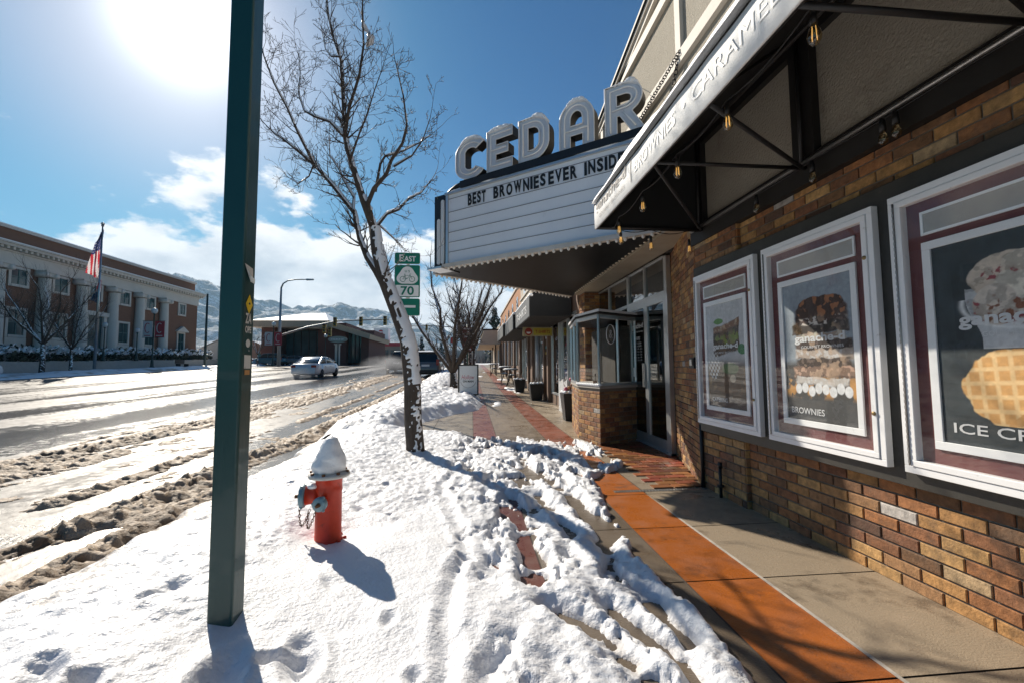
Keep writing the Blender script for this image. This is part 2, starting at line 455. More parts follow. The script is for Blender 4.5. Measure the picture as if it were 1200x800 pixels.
mxx = N(nt, 'ShaderNodeMath', operation='MAXIMUM'); lk(nt, cm.outputs['Result'], mxx.inputs[0]); lk(nt, c3.outputs['Result'], mxx.inputs[1])
# slight cyan grade of the clear sky
gr_ = N(nt, 'ShaderNodeMix', data_type='RGBA', blend_type='MULTIPLY'); gr_.inputs[0].default_value = 1; gr_.inputs[7].default_value = (.40, .95, .98, 1)
hs = N(nt, 'ShaderNodeHueSaturation'); hs.inputs['Saturation'].default_value = 1.6; lk(nt, sky.outputs['Color'], hs.inputs['Color']); lk(nt, hs.outputs['Color'], gr_.inputs[6])
nv_ = N(nt, 'ShaderNodeVectorMath', operation='NORMALIZE'); lk(nt, tc.outputs['Generated'], nv_.inputs[0])
dt_ = N(nt, 'ShaderNodeVectorMath', operation='DOT_PRODUCT'); dt_.inputs[1].default_value = tuple(sd); lk(nt, nv_.outputs['Vector'], dt_.inputs[0])
tf_ = N(nt, 'ShaderNodeMapRange', interpolation_type='SMOOTHSTEP'); tf_.inputs['From Min'].default_value = .93; tf_.inputs['From Max'].default_value = .998; tf_.inputs['To Min'].default_value = 1; tf_.inputs['To Max'].default_value = .15
lk(nt, dt_.outputs['Value'], tf_.inputs['Value']); lk(nt, tf_.outputs['Result'], gr_.inputs[0])
def aure(pw_, am):
    c0_ = N(nt, 'ShaderNodeMath', operation='MAXIMUM'); c0_.inputs[1].default_value = 0; lk(nt, dt_.outputs['Value'], c0_.inputs[0])
    p_ = N(nt, 'ShaderNodeMath', operation='POWER'); p_.inputs[1].default_value = pw_; lk(nt, c0_.outputs['Value'], p_.inputs[0])
    m_ = N(nt, 'ShaderNodeMath', operation='MULTIPLY'); m_.inputs[1].default_value = am; lk(nt, p_.outputs['Value'], m_.inputs[0]); return m_
au = N(nt, 'ShaderNodeMath', operation='ADD'); lk(nt, aure(420, 22).outputs['Value'], au.inputs[0]); lk(nt, aure(55, 2.6).outputs['Value'], au.inputs[1])
fy = N(nt, 'ShaderNodeMapRange', interpolation_type='SMOOTHSTEP'); fy.inputs['From Min'].default_value = -.15; fy.inputs['From Max'].default_value = .35; lk(nt, sep.outputs['Y'], fy.inputs['Value'])
fm = N(nt, 'ShaderNodeMath', operation='MULTIPLY'); lk(nt, fy.outputs['Result'], fm.inputs[0]); lk(nt, mxx.outputs['Value'], fm.inputs[1])
ms = N(nt, 'ShaderNodeMix', data_type='RGBA'); lk(nt, fm.outputs['Value'], ms.inputs[0])
av = N(nt, 'ShaderNodeCombineXYZ'); [lk(nt, au.outputs['Value'], av.inputs[i_]) for i_ in range(3)]
sa = N(nt, 'ShaderNodeVectorMath', operation='ADD'); lk(nt, gr_.outputs[2], sa.inputs[0]); lk(nt, av.outputs[0], sa.inputs[1]); lk(nt, sa.outputs[0], ms.inputs[6]); lk(nt, cc.outputs[2], ms.inputs[7])
lk(nt, ms.outputs[2], bg.inputs['Color'])
scene.render.engine = 'CYCLES'
scene.cycles.max_bounces = 6; scene.cycles.transparent_max_bounces = 16; scene.cycles.volume_bounces = 0
# ================================================================== ground, road, pavement
YS = [-30,-10,-3,0,1,2,3,4,5,6,7,8,9,10,11,12,14,17,20,23,26,30,35,40,50,60,75,90,120,150,250,400]
def strip(b, x0, x1, y0, y1, dz, colr=None, thick=None):
    ys = [y0]+[k[0] for k in KN if y0 < k[0] < y1]+[y1]
    for a, c in zip(ys, ys[1:]):
        b.quad((x0, a, g(a)+dz), (x1, a, g(a)+dz), (x1, c, g(c)+dz), (x0, c, g(c)+dz), colr)
# terrain sheet to the horizon: snowy ground
gm_ = mat('snowy_ground', (.74,.75,.76), .8, 0, c2=(.6,.6,.6), scale=.05, dirt=(.16,.14,.11), dth=.53, dscale=.12, damt=.8, bump=.03, bscale=3)
b = B(); strip(b, -5000, 6000, -400, 8500, -.19); o = b.build('ground', gm_, recalc=False); struct(o)

# road: wet asphalt with thin slush film in streaks along the lanes
def road_material():
    m, nt, p = newmat('wet_road')
    ge = N(nt, 'ShaderNodeNewGeometry'); sep = N(nt, 'ShaderNodeSeparateXYZ'); lk(nt, ge.outputs['Position'], sep.inputs[0])
    mp = N(nt, 'ShaderNodeMapping'); mp.inputs['Scale'].default_value = (1, .13, 1); lk(nt, ge.outputs['Position'], mp.inputs['Vector'])
    na = N(nt, 'ShaderNodeTexNoise', i_Scale=1.1, i_Detail=9, i_Roughness=.66); lk(nt, mp.outputs['Vector'], na.inputs['Vector'])
    nb = N(nt, 'ShaderNodeTexNoise', i_Scale=7, i_Detail=8, i_Roughness=.7); lk(nt, ge.outputs['Position'], nb.inputs['Vector'])
    # lane profile across X: amount of white film
    cr = N(nt, 'ShaderNodeFloatCurve')
    mr = N(nt, 'ShaderNodeMapRange'); mr.inputs['From Min'].default_value = -33; mr.inputs['From Max'].default_value = -2
    lk(nt, sep.outputs['X'], mr.inputs['Value'])
    ramp = N(nt, 'ShaderNodeValToRGB'); ramp.color_ramp.interpolation = 'LINEAR'
    cps = [(-33,.8),(-30,.5),(-28,.25),(-25,.5),(-22,.4),(-20,.2),(-18.5,.62),(-17,.3),(-15.6,.15),(-14.6,.6),(-13.6,.62),(-12.8,.15),(-11.6,.08),(-10.6,.72),(-10.0,.5),(-9.4,.06),(-8.1,.04),(-7.2,.2),(-6.6,.5),(-4.5,.42),(-3.4,.16),(-2.6,.1)]
    el = ramp.color_ramp.elements
    while len(el) > 1: el.remove(el[-1])
    first = True
    for x, v in cps[:]:
        pos = (x+33)/31.
        if first: e = el[0]; e.position = pos; first = False
        else: e = el.new(pos)
        e.color = (v, v, v, 1)
    lk(nt, mr.outputs['Result'], ramp.inputs['Fac'])
    s1 = N(nt, 'ShaderNodeMath', operation='MULTIPLY_ADD'); s1.inputs[1].default_value = 1.5; s1.inputs[2].default_value = -.75; lk(nt, na.outputs['Fac'], s1.inputs[0])
    s2 = N(nt, 'ShaderNodeMath', operation='ADD'); lk(nt, s1.outputs['Value'], s2.inputs[0]); lk(nt, ramp.outputs['Color'], s2.inputs[1])
    s3 = N(nt, 'ShaderNodeMath', operation='MULTIPLY_ADD'); s3.inputs[1].default_value = 1.3; s3.inputs[2].default_value = -.65; lk(nt, nb.outputs['Fac'], s3.inputs[0])
    s4 = N(nt, 'ShaderNodeMath', operation='ADD'); lk(nt, s2.outputs['Value'], s4.inputs[0]); lk(nt, s3.outputs['Value'], s4.inputs[1])
    f = N(nt, 'ShaderNodeMapRange', interpolation_type='SMOOTHSTEP'); f.inputs['From Min'].default_value = .1; f.inputs['From Max'].default_value = .75
    lk(nt, s4.outputs['Value'], f.inputs['Value'])
    c1 = N(nt, 'ShaderNodeMix', data_type='RGBA'); c1.inputs[6].default_value = (.042,.032,.023,1); c1.inputs[7].default_value = (.20,.19,.18,1)
    sp = N(nt, 'ShaderNodeMapRange'); sp.inputs['To Min'].default_value = .4; sp.inputs['To Max'].default_value = .08; lk(nt, f.outputs['Result'], sp.inputs['Value']); lk(nt, sp.outputs['Result'], p.inputs['Specular IOR Level'])
    lk(nt, f.outputs['Result'], c1.inputs[0]); lk(nt, c1.outputs[2], p.inputs['Base Color'])
    r = N(nt, 'ShaderNodeMapRange'); r.inputs['To Min'].default_value = .16; r.inputs['To Max'].default_value = .62
    lk(nt, f.outputs['Result'], r.inputs['Value'])
    wx = N(nt, 'ShaderNodeMapRange'); wx.inputs['From Min'].default_value = -9; wx.inputs['From Max'].default_value = -3.5; wx.inputs['To Min'].default_value = .0; wx.inputs['To Max'].default_value = .06
    lk(nt, sep.outputs['X'], wx.inputs['Value']); ra = N(nt, 'ShaderNodeMath', operation='ADD'); lk(nt, r.outputs['Result'], ra.inputs[0]); lk(nt, wx.outputs['Result'], ra.inputs[1]); lk(nt, ra.outputs['Value'], p.inputs['Roughness'])
    nc = N(nt, 'ShaderNodeTexNoise', i_Scale=60, i_Detail=5, i_Roughness=.7); lk(nt, ge.outputs['Position'], nc.inputs['Vector'])
    bp = N(nt, 'ShaderNodeBump'); bp.inputs['Distance'].default_value = .0022; bp.inputs['Strength'].default_value = 1
    lk(nt, nc.outputs['Fac'], bp.inputs['Height'])
    bp2 = N(nt, 'ShaderNodeBump'); bp2.inputs['Distance'].default_value = .006; bp2.inputs['Strength'].default_value = 1
    lk(nt, nb.outputs['Fac'], bp2.inputs['Height']); lk(nt, bp.outputs['Normal'], bp2.inputs['Normal'])
    lk(nt, bp2.outputs['Normal'], p.inputs['Normal'])
    return m
b = B(); strip(b, -31, -2.1, -60, 400, -.15); o = b.build('road', road_material(), recalc=False); struct(o)

# pavement slabs with coloured bands and tooled joints
PV = mat('pavement_concrete', (1,1,1), .42, 0, c2=(.66,.64,.6), scale=5, vcol=True, amt=.75, rvar=.3, bump=.003, bscale=110, dirt=(.05,.035,.025), dth=.55, dscale=2.6, damt=.55, world=True)
b = B()
bands = [(-2.1,-1.35,(.30,.25,.20)),(-1.35,-.68,(.32,.27,.21)),(-.68,.03,(.30,.25,.19)),(.03,.40,(.26,.085,.055)),(.40,1.14,(.31,.24,.17)),(1.14,1.57,(.43,.125,.022)),(1.57,2.32,(.36,.29,.21))]
y = -3.06+.0
rows = []
while y < 60: rows.append(y); y += .765
rng = random.Random(3)
for x0, x1, c in bands:
    for y in rows:
        k = rng.uniform(.86, 1.08)
        cc_ = tuple(q*k for q in c)
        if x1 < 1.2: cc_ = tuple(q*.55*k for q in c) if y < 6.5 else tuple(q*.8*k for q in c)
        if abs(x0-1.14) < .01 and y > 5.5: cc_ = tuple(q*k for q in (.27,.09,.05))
        gx, gy = .005, .005
        if x1 > 2.2: x1_ = 2.9 if y > 6 else 2.32
        else: x1_ = x1
        z0 = g(y+gy); z1 = g(y+.765-gy)
        sl_ = .0 
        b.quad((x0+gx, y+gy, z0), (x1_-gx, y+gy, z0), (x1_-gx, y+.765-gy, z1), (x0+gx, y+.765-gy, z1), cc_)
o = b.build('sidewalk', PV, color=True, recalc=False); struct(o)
b = B(); strip(b, -2.1, 2.9, -4, 60, -.006)
o = b.build('sidewalk_bed', mat('joint_dark', (.09,.075,.06), .9, 0)); struct(o)
# pale joint line between the orange band and the wall slabs
b = B()
ys = np.arange(-1, 4, .4)
for a in ys: b.box(1.562, a, .001, 1.578, a+.398, .004)
o = b.build('sidewalk_joint', mat('joint_pale', (.5,.46,.4), .8, c2=(.2,.17,.14), scale=20)); struct(o)
# kerb face
b = B()
ys = [-4]+[k[0] for k in KN if -4 < k[0] < 150]+[150]
for a, c in zip(ys, ys[1:]):
    vs = [(-2.25,a,g(a)-.16),(-2.25,a,g(a)+.004),(-2.1,a,g(a)+.004),(-2.1,a,g(a)-.16),(-2.25,c,g(c)-.16),(-2.25,c,g(c)+.004),(-2.1,c,g(c)+.004),(-2.1,c,g(c)-.16)]
    b.add(vs, [(0,1,5,4),(1,2,6,5),(2,3,7,6)])
o = b.build('kerb', M['concrete']); struct(o)
# brick pavers in the theatre entrance
b = B(); rng = random.Random(5)
for i in range(26):
    for j in range(44):
        # basket / running bond inside the splayed entrance
        px = 1.60+j*.108*.95; py = 3.98+i*.110
        if j % 2 == 0: continue
        ox = .1 if i % 2 else 0
        xa, xb = px+ox, px+ox+.190
        lim = 2.2+(py-4)*.3 if py < 5.3 else 2.58
        if xb > lim: xb = lim
        if xb-xa < .03: continue
        if py > 6.2: continue
        k = rng.uniform(.45, 1.3); c = (.26*k, .075*k*rng.uniform(.8,1.5), .035*k)
        b.box(xa, py, g(py)+.001, xb, py+.098, g(py)+.009+rng.uniform(0,.002), c)
o = b.build('entrance_paving', vmat('paver', .45, .001), color=True); struct(o)
b = B(); b.box(1.3, 3.9, .004, 2.2, 3.965, .012)
for i in range(30): b.box(1.31+i*.0296, 3.915, .0122, 1.322+i*.0296, 3.95, .0135)
single(b, 'drain_channel', M['steel'], 'long thin metal drain strip set across the pavement in front of the entrance pavers', 'drain')

# opposite pavement, lawn terrace
b = B()
strip(b, -36, -31, -60, 150, .0); strip(b, -31.001, -31, -60, 150, -.16)
for a, c in zip(YS, YS[1:]):
    if c <= 150: b.quad((-31,a,g(a)-.16),(-31,c,g(c)-.16),(-31,c,g(c)),(-31,a,g(a)))
o = b.build('far_sidewalk', gm_, recalc=False); struct(o)
# ------------------------------------------------------------------ snow on the near pavement (height field)
def snow_field(xs, ys):
    X, Y = np.meshgrid(xs, ys)
    w1 = fbm(X*1.3, Y*1.3, 1, 3)-.5; w2 = fbm(X*3.2+5, Y*3.2, 9, 4)-.5
    t = .085+.05*w1+.03*w2
    # mound near the kerb, falling to the road
    t += .10*np.exp(-((X+1.45)/.55)**2)*(.6+.8*vn(X*.9, Y*.9, 3))
    t -= .5*ss(-2.0, -2.75, X+.35*(fbm(X*2, Y*2, 31, 4)-.5))
    # trampled area to the right
    churn = ss(-.25, .45, X+.5*(fbm(X*1.1, Y*.8, 14, 3)-.5)+.07*(Y-2.5))
    wx = X+.05*(fbm(X*6, Y*6, 91, 3)-.5); wy = Y+.05*(fbm(X*6+9, Y*6, 92, 3)-.5)
    lump = (1-worley(wx*8, wy*7, 4))*.42+(1-worley(wx*17+3, wy*16, 8))*.32+(1-worley(wx*36+3, wy*36, 12))*.2+(fbm(X*9, Y*9, 93, 5)-.5)*.5
    t += churn*(.026*(lump-.5))
    t -= churn*.027
    for (x0, x1, dep, wd, sd_) in ((.62, .40, .070, .075, 1), (.98, .70, .075, .065, 2), (.30,.05,.040,.06,3), (-.05,-.2,.022,.045,4), (1.15,.95,.05,.05,5), (.8,.55,.06,.05,6)):
        xc = x0+(x1-x0)*(Y-1)/4+.10*np.sin(Y*1.7+sd_)+.34*(fbm(Y*1.3, Y*0+sd_, 5, 3)-.5)
        prof = np.exp(-((X-xc)/(wd*(.7+.7*vn(Y*2.2, Y*0+sd_, 8))))**2)*ss(5.6, 4.4, Y)
        step = ss(.30, .66, fbm(Y*2.6, X*1.2+sd_*3, 40+sd_, 4))
        t -= .72*dep*prof*(.1+1.15*step)*(.45+1.1*vn(X*3.5, Y*5.5, 87))
        ridge = np.exp(-((np.abs(X-xc)-wd*1.7)/(wd*.7))**2)*ss(5.6, 4.2, Y)
        t += .010*ridge*(lump*1.2)
    # individual boot prints / dimples in the smooth part
    rr_ = random.Random(11)
    prints = [(-.62,1.72,.055,.12,.05,.3),(-.85,1.60,.06,.13,.06,.1),(-1.35,1.55,.05,.1,.05,.5),(-.35,1.95,.03,.05,.02,0),(-.2,1.62,.03,.04,.02,0)]
    for _ in range(26): prints.append((rr_.uniform(-1.7,.0), rr_.uniform(1.3,4.5), rr_.uniform(.02,.05), rr_.uniform(.03,.08), rr_.uniform(.01,.03), rr_.uniform(0,3)))
    for cx, cy, a, bb, d, an in prints:
        u = (X-cx)*math.cos(an)+(Y-cy)*math.sin(an); v = -(X-cx)*math.sin(an)+(Y-cy)*math.cos(an)
        q = (u/a)**2+(v/bb)**2
        t -= d*np.exp(-q*1.2)*(1+.3*vn(X*30, Y*30, 2)); t += d*.25*np.exp(-(np.sqrt(q)-1.5)**2*5)
    # lumpy zone between hydrant and tree
    lz = ss(3.0, 3.6, Y)*ss(.6, -.1, X)
    lz = np.maximum(lz, ss(-.9, -1.25, X)*.9)
    t += lz*.042*(lump-.45)
    # fine grain
    t += .006*(fbm(X*16, Y*16, 21, 4)-.5)+.004*(fbm(X*45, Y*45, 22, 2)-.5)*(.4+churn)
    # right-hand edge along the orange band: fingers of snow
    e = 1.17+.10*(fbm(X*2.5, Y*3.2, 61, 4)-.5)*2.6+.08*np.sin(Y*1.9)
    e = e-.10*ss(2.0, 1.2, Y)+ss(4.3, 4.9, Y)*.75
    e = e-ss(6.05, 6.9, Y+.35*(fbm(X*1.6, Y*1.6, 71, 3)-.5))*2.0   # bare paving beyond
    t -= .20*ss(-.16, .05, X-e)
    t += .012*np.exp(-((X-e+.2)/.1)**2)
    # around the green post and hydrant
    t = np.where(np.hypot(X+1.005, Y-1.94) < .1, t+.0, t)
    t -= .035*np.exp(-(np.hypot(X+1.0, Y-1.86)/.16)**2)+.03*np.exp(-(np.hypot(X+.9, Y-2.89)/.17)**2)
    # wet bare holes in the tracks
    holes = ss(.60, .68, fbm(X*3.1, Y*1.15, 81, 5)+.10*(.5-lump))*churn
    t -= .05*holes
    t -= churn*.052*ss(.55, .66, fbm(X*6.5, Y*3.4, 84, 5))
    t += churn*.030*(fbm(X*26, Y*26, 85, 3)-.5)*.6+churn*.045*(fbm(X*3, Y*2.2, 86, 3)-.5)
    t -= .25*ss(7.15, 7.4, Y)
    tp = np.clip(t, 0, .055)/.055; t = np.where(t > 0, np.where(t < .055, .055*tp**1.7, t), t)
    t = np.where(t < .004, t-.02, t)
    t = np.maximum(t, -.05)
    return X, Y, t, churn
def make_snow(name, xs, ys, m):
    X, Y, t, churn = snow_field(xs, ys)
    Z = gn(Y)+t
    # beyond the kerb the sheet sinks to road level
    Z -= .15*ss(-2.2, -2.5, X)
    dirt = ss(-1.55, -2.3, X+.4*(fbm(X*3, Y*3, 51, 4)-.5))
    n = fbm(X*7, Y*7, 52, 4)
    dm = dirt*ss(.36, .62, n)
    thin = ss(.022, .0, t)*.62*(.55+.6*ss(.35, .65, fbm(X*9, Y*9, 53, 3)))
    dm = np.clip(dm*.85+thin*.7, 0, 1)[..., None]
    w = np.array([.88,.885,.90]); d = np.array([.36,.27,.18])
    C = w*(1-dm)+d*dm
    o = grid_obj(name, X, Y, Z, m, colors=C)
    return o
SN = mat('snow_ground', (.9,.9,.9), .5, 0, c2=(.84,.85,.87), scale=3, vcol=True, bump=.009, bscale=48, world=True, spec=.5)
xs = np.arange(-2.75, 1.75, .0125)
ys = list(np.arange(-2.5, .52, .03))+[.55]
while ys[-1] < 7.4: ys.append(ys[-1]+max(.0105, ys[-1]*.0042))
o = make_snow('snow', xs, np.array(ys), SN); stuff(o, 'churned white snow covering the near pavement between kerb and orange band', 'snow')
# entrance snow tongue is part of the field above (x up to 1.75); bank farther along the kerb
def bank(name, x0, x1, y0, y1, dx, dyk, fn, lab, dirtk=.5):
    xs = np.arange(x0, x1, dx); ys = [y0]
    while ys[-1] < y1: ys.append(ys[-1]+max(dx, ys[-1]*dyk))
    X, Y = np.meshgrid(xs, np.array(ys)); t = fn(X, Y)
    t = np.maximum(np.where(t < .01, t-.03, t), -.06)
    Z = gn(Y)+t-.15*ss(-2.15, -2.45, X)
    dm = (ss(-1.6, -2.4, X+.5*(fbm(X*2, Y*2, 5, 3)-.5))*ss(.4, .6, fbm(X*5, Y*5, 6, 4))*dirtk)[..., None]
    C = np.array([.88,.885,.9])*(1-dm)+np.array([.34,.26,.18])*dm
    return stuff(grid_obj(name, X, Y, Z, SN, colors=C), lab, 'snow')
def f1(X, Y):
    lump = (1-worley(X*5, Y*5, 4))*.6+(1-worley(X*11+3, Y*11, 8))*.3
    e = -.95+1.25*ss(8.6, 11.5, Y)+.0*Y-1.0*ss(14.6, 17, Y)+.3*(fbm(X*1.5, Y*1.5, 7, 3)-.5)-.35*ss(23, 30, Y)
    t = .20+.16*(lump-.45)+.1*(fbm(X, Y, 3, 3)-.5)+.1*np.exp(-((X+1.5)/.5)**2)
    t *= ss(.05, -.45, X-e)
    t -= .55*ss(-2.3, -2.9, X+.3*(fbm(X*2, Y*2, 31, 3)-.5))
    t -= .3*ss(7.5, 6.9, Y)*ss(-1.1, -.8, X)
    t = t*(1-ss(7.6,6.9,Y)*.55)
    return t
bank('snow_bank', -2.9, 1.0, 6.9, 46, .04, .006, f1, 'lumpy white snowbank heaped along the kerb behind the nearest tree')
def f2(X, Y):
    a = ss(.60, .72, fbm(X*1.2+4, Y*.5, 33, 4))*.05
    return a-.012-.08*ss(1.0, 1.7, X)*ss(12, 8, Y)
bank('snow_patch', .35, 2.2, 9.5, 34, .05, .008, f2, 'thin scraps of melting snow on the wet pavement outside the shops', 0)

# ------------------------------------------------------------------ slush ridges on the road
xs = np.concatenate([np.arange(-8.2, -2.15, .028)])
ys = [1.6]
while ys[-1] < 33: ys.append(ys[-1]+max(.022, ys[-1]*.0045))
X, Y = np.meshgrid(xs, np.array(ys))
wob = .22*(fbm(Y*.35, X*.1, 3, 3)-.5)
t = np.full(X.shape, -.06)
lump = (1-worley(X*7+.3*vn(X*9,Y*9,2), Y*6, 14))*.45+(1-worley(X*15, Y*13, 18))*.38+(1-worley(X*31, Y*29, 19))*.25+(fbm(X*5,Y*3,66,4)-.5)*.5+(fbm(X*16,Y*14,67,4)-.5)*.7
for xc, wd, hh, thr, sd_ in ((-2.55,.20,.12,.40,1),(-3.05,.26,.15,.26,2),(-3.95,.15,.10,.46,3),(-5.35,.24,.11,.40,4),(-5.95,.45,.13,.34,5),(-6.7,.3,.09,.48,6),(-7.4,.3,.06,.56,7)):
    w = wob*(1+.5*math.sin(sd_))+.1*(fbm(Y*.9, Y*0+sd_, 23, 2)-.5)
    a = np.exp(-((X-xc-w)/wd)**2)
    n = fbm(X*1.3+sd_*7, Y*.55, 40+sd_, 4)
    t = np.maximum(t, a*hh*.78*(lump*1.35)*ss(thr-.08, thr+.12, n)-.024)
sc_ = ss(.62, .74, fbm(X*2.2, Y*1.6, 77, 4))*ss(-7.6,-6.6,X)*.03*lump-.012
t = np.maximum(t, sc_)
t *= ss(-8.2, -7.8, X)*1.0
t = np.where(t < .004, t-.03, t)
Z = gn(Y)-.15+t
n = fbm(X*6, Y*6, 91, 4); k = ss(.30, .62, n+.25*(lump-.5))[..., None]
t_keep = t
C = np.array([.20,.135,.08])*(1-k)+np.array([.46,.36,.26])*k
top = ss(.06, .12, t)[..., None]*.2*k
C = C*(1-top)+np.array([.7,.66,.6])*top
SL = mat('slush_material', (1,1,1), .6, 0, c2=(.62,.58,.52), scale=14, vcol=True, bump=.012, bscale=60, spec=.3, world=True)
o = grid_obj('slush', X, Y, Z, SL, colors=C); stuff(o, 'dirty brown ridges of slush thrown up between the wheel tracks', 'slush')
# opposite kerb: low snow bank
xs = np.arange(-34.5, -30.2, .12); ys = np.arange(18, 120, .22)
X, Y = np.meshgrid(xs, ys)
t = .22*np.exp(-((X+32)/.9)**2)*(.5+fbm(X*1.2, Y*.6, 4, 4))+.05*fbm(X*3, Y*3, 8, 3)-.05
Z = gn(Y)+t-.15*ss(-31, -30.6, X)
kk = (ss(.5, .65, fbm(X*2, Y*1, 5, 4))*ss(-32.2,-31,X))[..., None]
C = np.array([.85,.86,.88])*(1-kk)+np.array([.35,.3,.25])*kk
stuff(grid_obj('far_snow_bank', X, Y, Z, SN, colors=C), 'long low ridge of ploughed snow along the opposite kerb', 'snow')
# ================================================================== brick helper
BC = [((.46,.24,.085),3.4),((.52,.30,.115),3),((.36,.15,.055),3),((.27,.115,.05),3),((.22,.11,.05),2),((.34,.18,.08),3),((.26,.11,.055),2),((.13,.065,.04),.8),((.42,.29,.16),.8),((.5,.46,.42),.22)]
def bricks(b, origin, ud, length, height, rng, course=.0677, bl=.203, depth=.03, mort=.009, cut=None, gain=1.0, proud=.006):
    """individual bricks laid on a vertical face; ud = horizontal direction; outward normal = up x ud"""
    u = Vector(ud).normalized(); n = Vector((u.y, -u.x, 0)); o = Vector(origin)
    cs = [c for c, w in BC]; ws = [w for c, w in BC]
    row = 0; z = 0
    while z < height-.01:
        h = min(course-mort, height-z)
        x = -(bl/2 if row % 2 else 0)
        while x < length:
            a = max(0, x); c = min(length, x+bl-mort)
            if c-a > .02 and not (cut and cut((a+c)/2, z)):
                k = rng.uniform(.84, 1.12)*gain*.95; cl = rng.choices(cs, ws)[0]; cl = tuple(min(.6, q*k) for q in cl)
                p = proud+rng.uniform(-.0012, .0012); e = .0035
                A = [o+u*a+Vector((0,0,z)), o+u*c+Vector((0,0,z)), o+u*c+Vector((0,0,z+h)), o+u*a+Vector((0,0,z+h))]
                Bk = [q for q in A]
                inn = [o+u*(a+e)+Vector((0,0,z+e)), o+u*(c-e)+Vector((0,0,z+e)), o+u*(c-e)+Vector((0,0,z+h-e)), o+u*(a+e)+Vector((0,0,z+h-e))]
                md = [q+n*(p-e) for q in A]; fr = [q+n*p for q in inn]; bk = [q-n*.002 for q in A]
                b.add(bk+md+fr, [(8,9,10,11),(4,5,9,8),(5,6,10,9),(6,7,11,10),(7,4,8,11),(0,1,5,4),(1,2,6,5),(2,3,7,6),(3,0,4,7)], False, cl)
            x += bl
        z += course; row += 1

# ================================================================== theatre building (right side)
TB = thing('theater_building', 'brown brick and grey stucco theatre front with glass doors and ticket booth, filling the right', 'building', (2.6, 4, 0))
rng = random.Random(21)
# mortar backing walls (solid)
b = B()
b.box(2.255, -3.0, -.2, 2.75, 4.02, 2.52)
b.box(2.215, 3.36, -.2, 2.256, 4.02, 2.5)
b.box(2.46, 6.6, .0, 2.8, 8.9, 3.4) if False else None
b.build('wall', M['mortar'], TB)
b = B()
bricks(b, (2.25, 3.35, .0), (0,-1,0), 5.4, 2.34, rng)                      # long wall, outward -X
bricks(b, (2.21, 4.02, .0), (0,-1,0), .66, 2.34, rng, bl=.203)
bricks(b, (2.212, 3.357, .0), (1,0,0), .04, 2.34, rng)
bw = b.build('brickwork', M['brick'], TB, color=True, recalc=True)
# splayed jamb of the entrance, facing the street and slightly up the street
J0 = Vector((2.21, 4.03, 0)); J1 = Vector((2.58, 5.30, 0)); jd = (J1-J0).normalized(); jl = (J1-J0).length
b = B(); nrm = Vector((jd.y, -jd.x, 0))
vs = [J0+nrm*.006, J1+nrm*.006, J1+nrm*.3, J0+nrm*.03]
b.add([(*v[:2], -.2) for v in vs]+[(*v[:2], 2.75) for v in vs], [(0,1,2,3),(4,7,6,5),(0,4,5,1),(1,5,6,2),(2,6,7,3),(3,7,4,0)])
b.build('jamb', M['mortar'], TB)
b = B(); bricks(b, J1, -jd, jl, 2.7, rng, bl=.16); b.build('jamb_brickwork', M['brick'], TB, color=True)
# lower black beam, pipe, stucco panel and black timber frame under the awning
b = B(); b.box(2.19, -3, 2.34, 2.40, 4.06, 2.52); b.box(2.19, -3, 3.28, 2.40, 4.06, 3.48)
b.box(2.185, 2.48, 2.51, 2.32, 2.66, 3.29); b.box(2.185, 3.82, 2.51, 2.32, 4.06, 3.29)
b.build('timber_frame', M['dark_wood'], TB)
b = B(); b.box(2.24, -3, 2.5, 2.7, 4.06, 3.4); b.build('stucco_panel', M['stucco'], TB)
b = B(); b.tube([(2.165,-3,2.47),(2.165,4.0,2.47)], .016, 8); b.build('conduit', M['steel'], TB)
# upper stucco gable facade with pale bands
def rake(y): return 4.95+(8.6-y)*.185 if y > 1 else 6.36-(1-y)*.185
b = B()
prof = [(-4, 3.45), (8.62, 3.45), (8.62, rake(8.62)), (1, rake(1)), (-4, rake(-4))]
b.prism(prof, 2.252, 2.9, 'yz'); b.build('upper_wall', M['stucco'], TB)
b = B()
b.box(2.20, -4, 4.36, 2.262, 8.64, 4.50)
for y in (4.22, 6.9, 1.6, -1): b.box(2.21, y-.055, 4.505, 2.262, y+.055, 5.30)
b.box(2.20, -4, 5.30, 2.262, 7.55, 5.42)
b.build('timber_band', M['cream_trim'], TB)
b = B()
for dz, x0, x1, h in ((-.1, 2.20, 3.0, .07), (-.025, 2.17, 3.0, .05)):
    prof = [(8.7, rake(8.7)+dz), (1, rake(1)+dz), (-4, rake(-4)+dz), (-4, rake(-4)+dz+h), (1, rake(1)+dz+h), (8.7, rake(8.7)+dz+h)]
    b.prism(prof, x0, x1, 'yz')
b.build('cornice', M['cream_trim'], TB)
b = B()
prof = [(8.72, rake(8.72)+.03), (1, rake(1)+.03), (-4, rake(-4)+.03), (-4, rake(-4)+.07), (1, rake(1)+.07), (8.72, rake(8.72)+.07)]
b.prism(prof, 2.14, 3.0, 'yz'); b.build('roof_edge', M['dark_wood'], TB)
b = B(); b.box(2.3,-3.8,3,9,8.5,4.7); b.build('roof', M['interior'], TB)
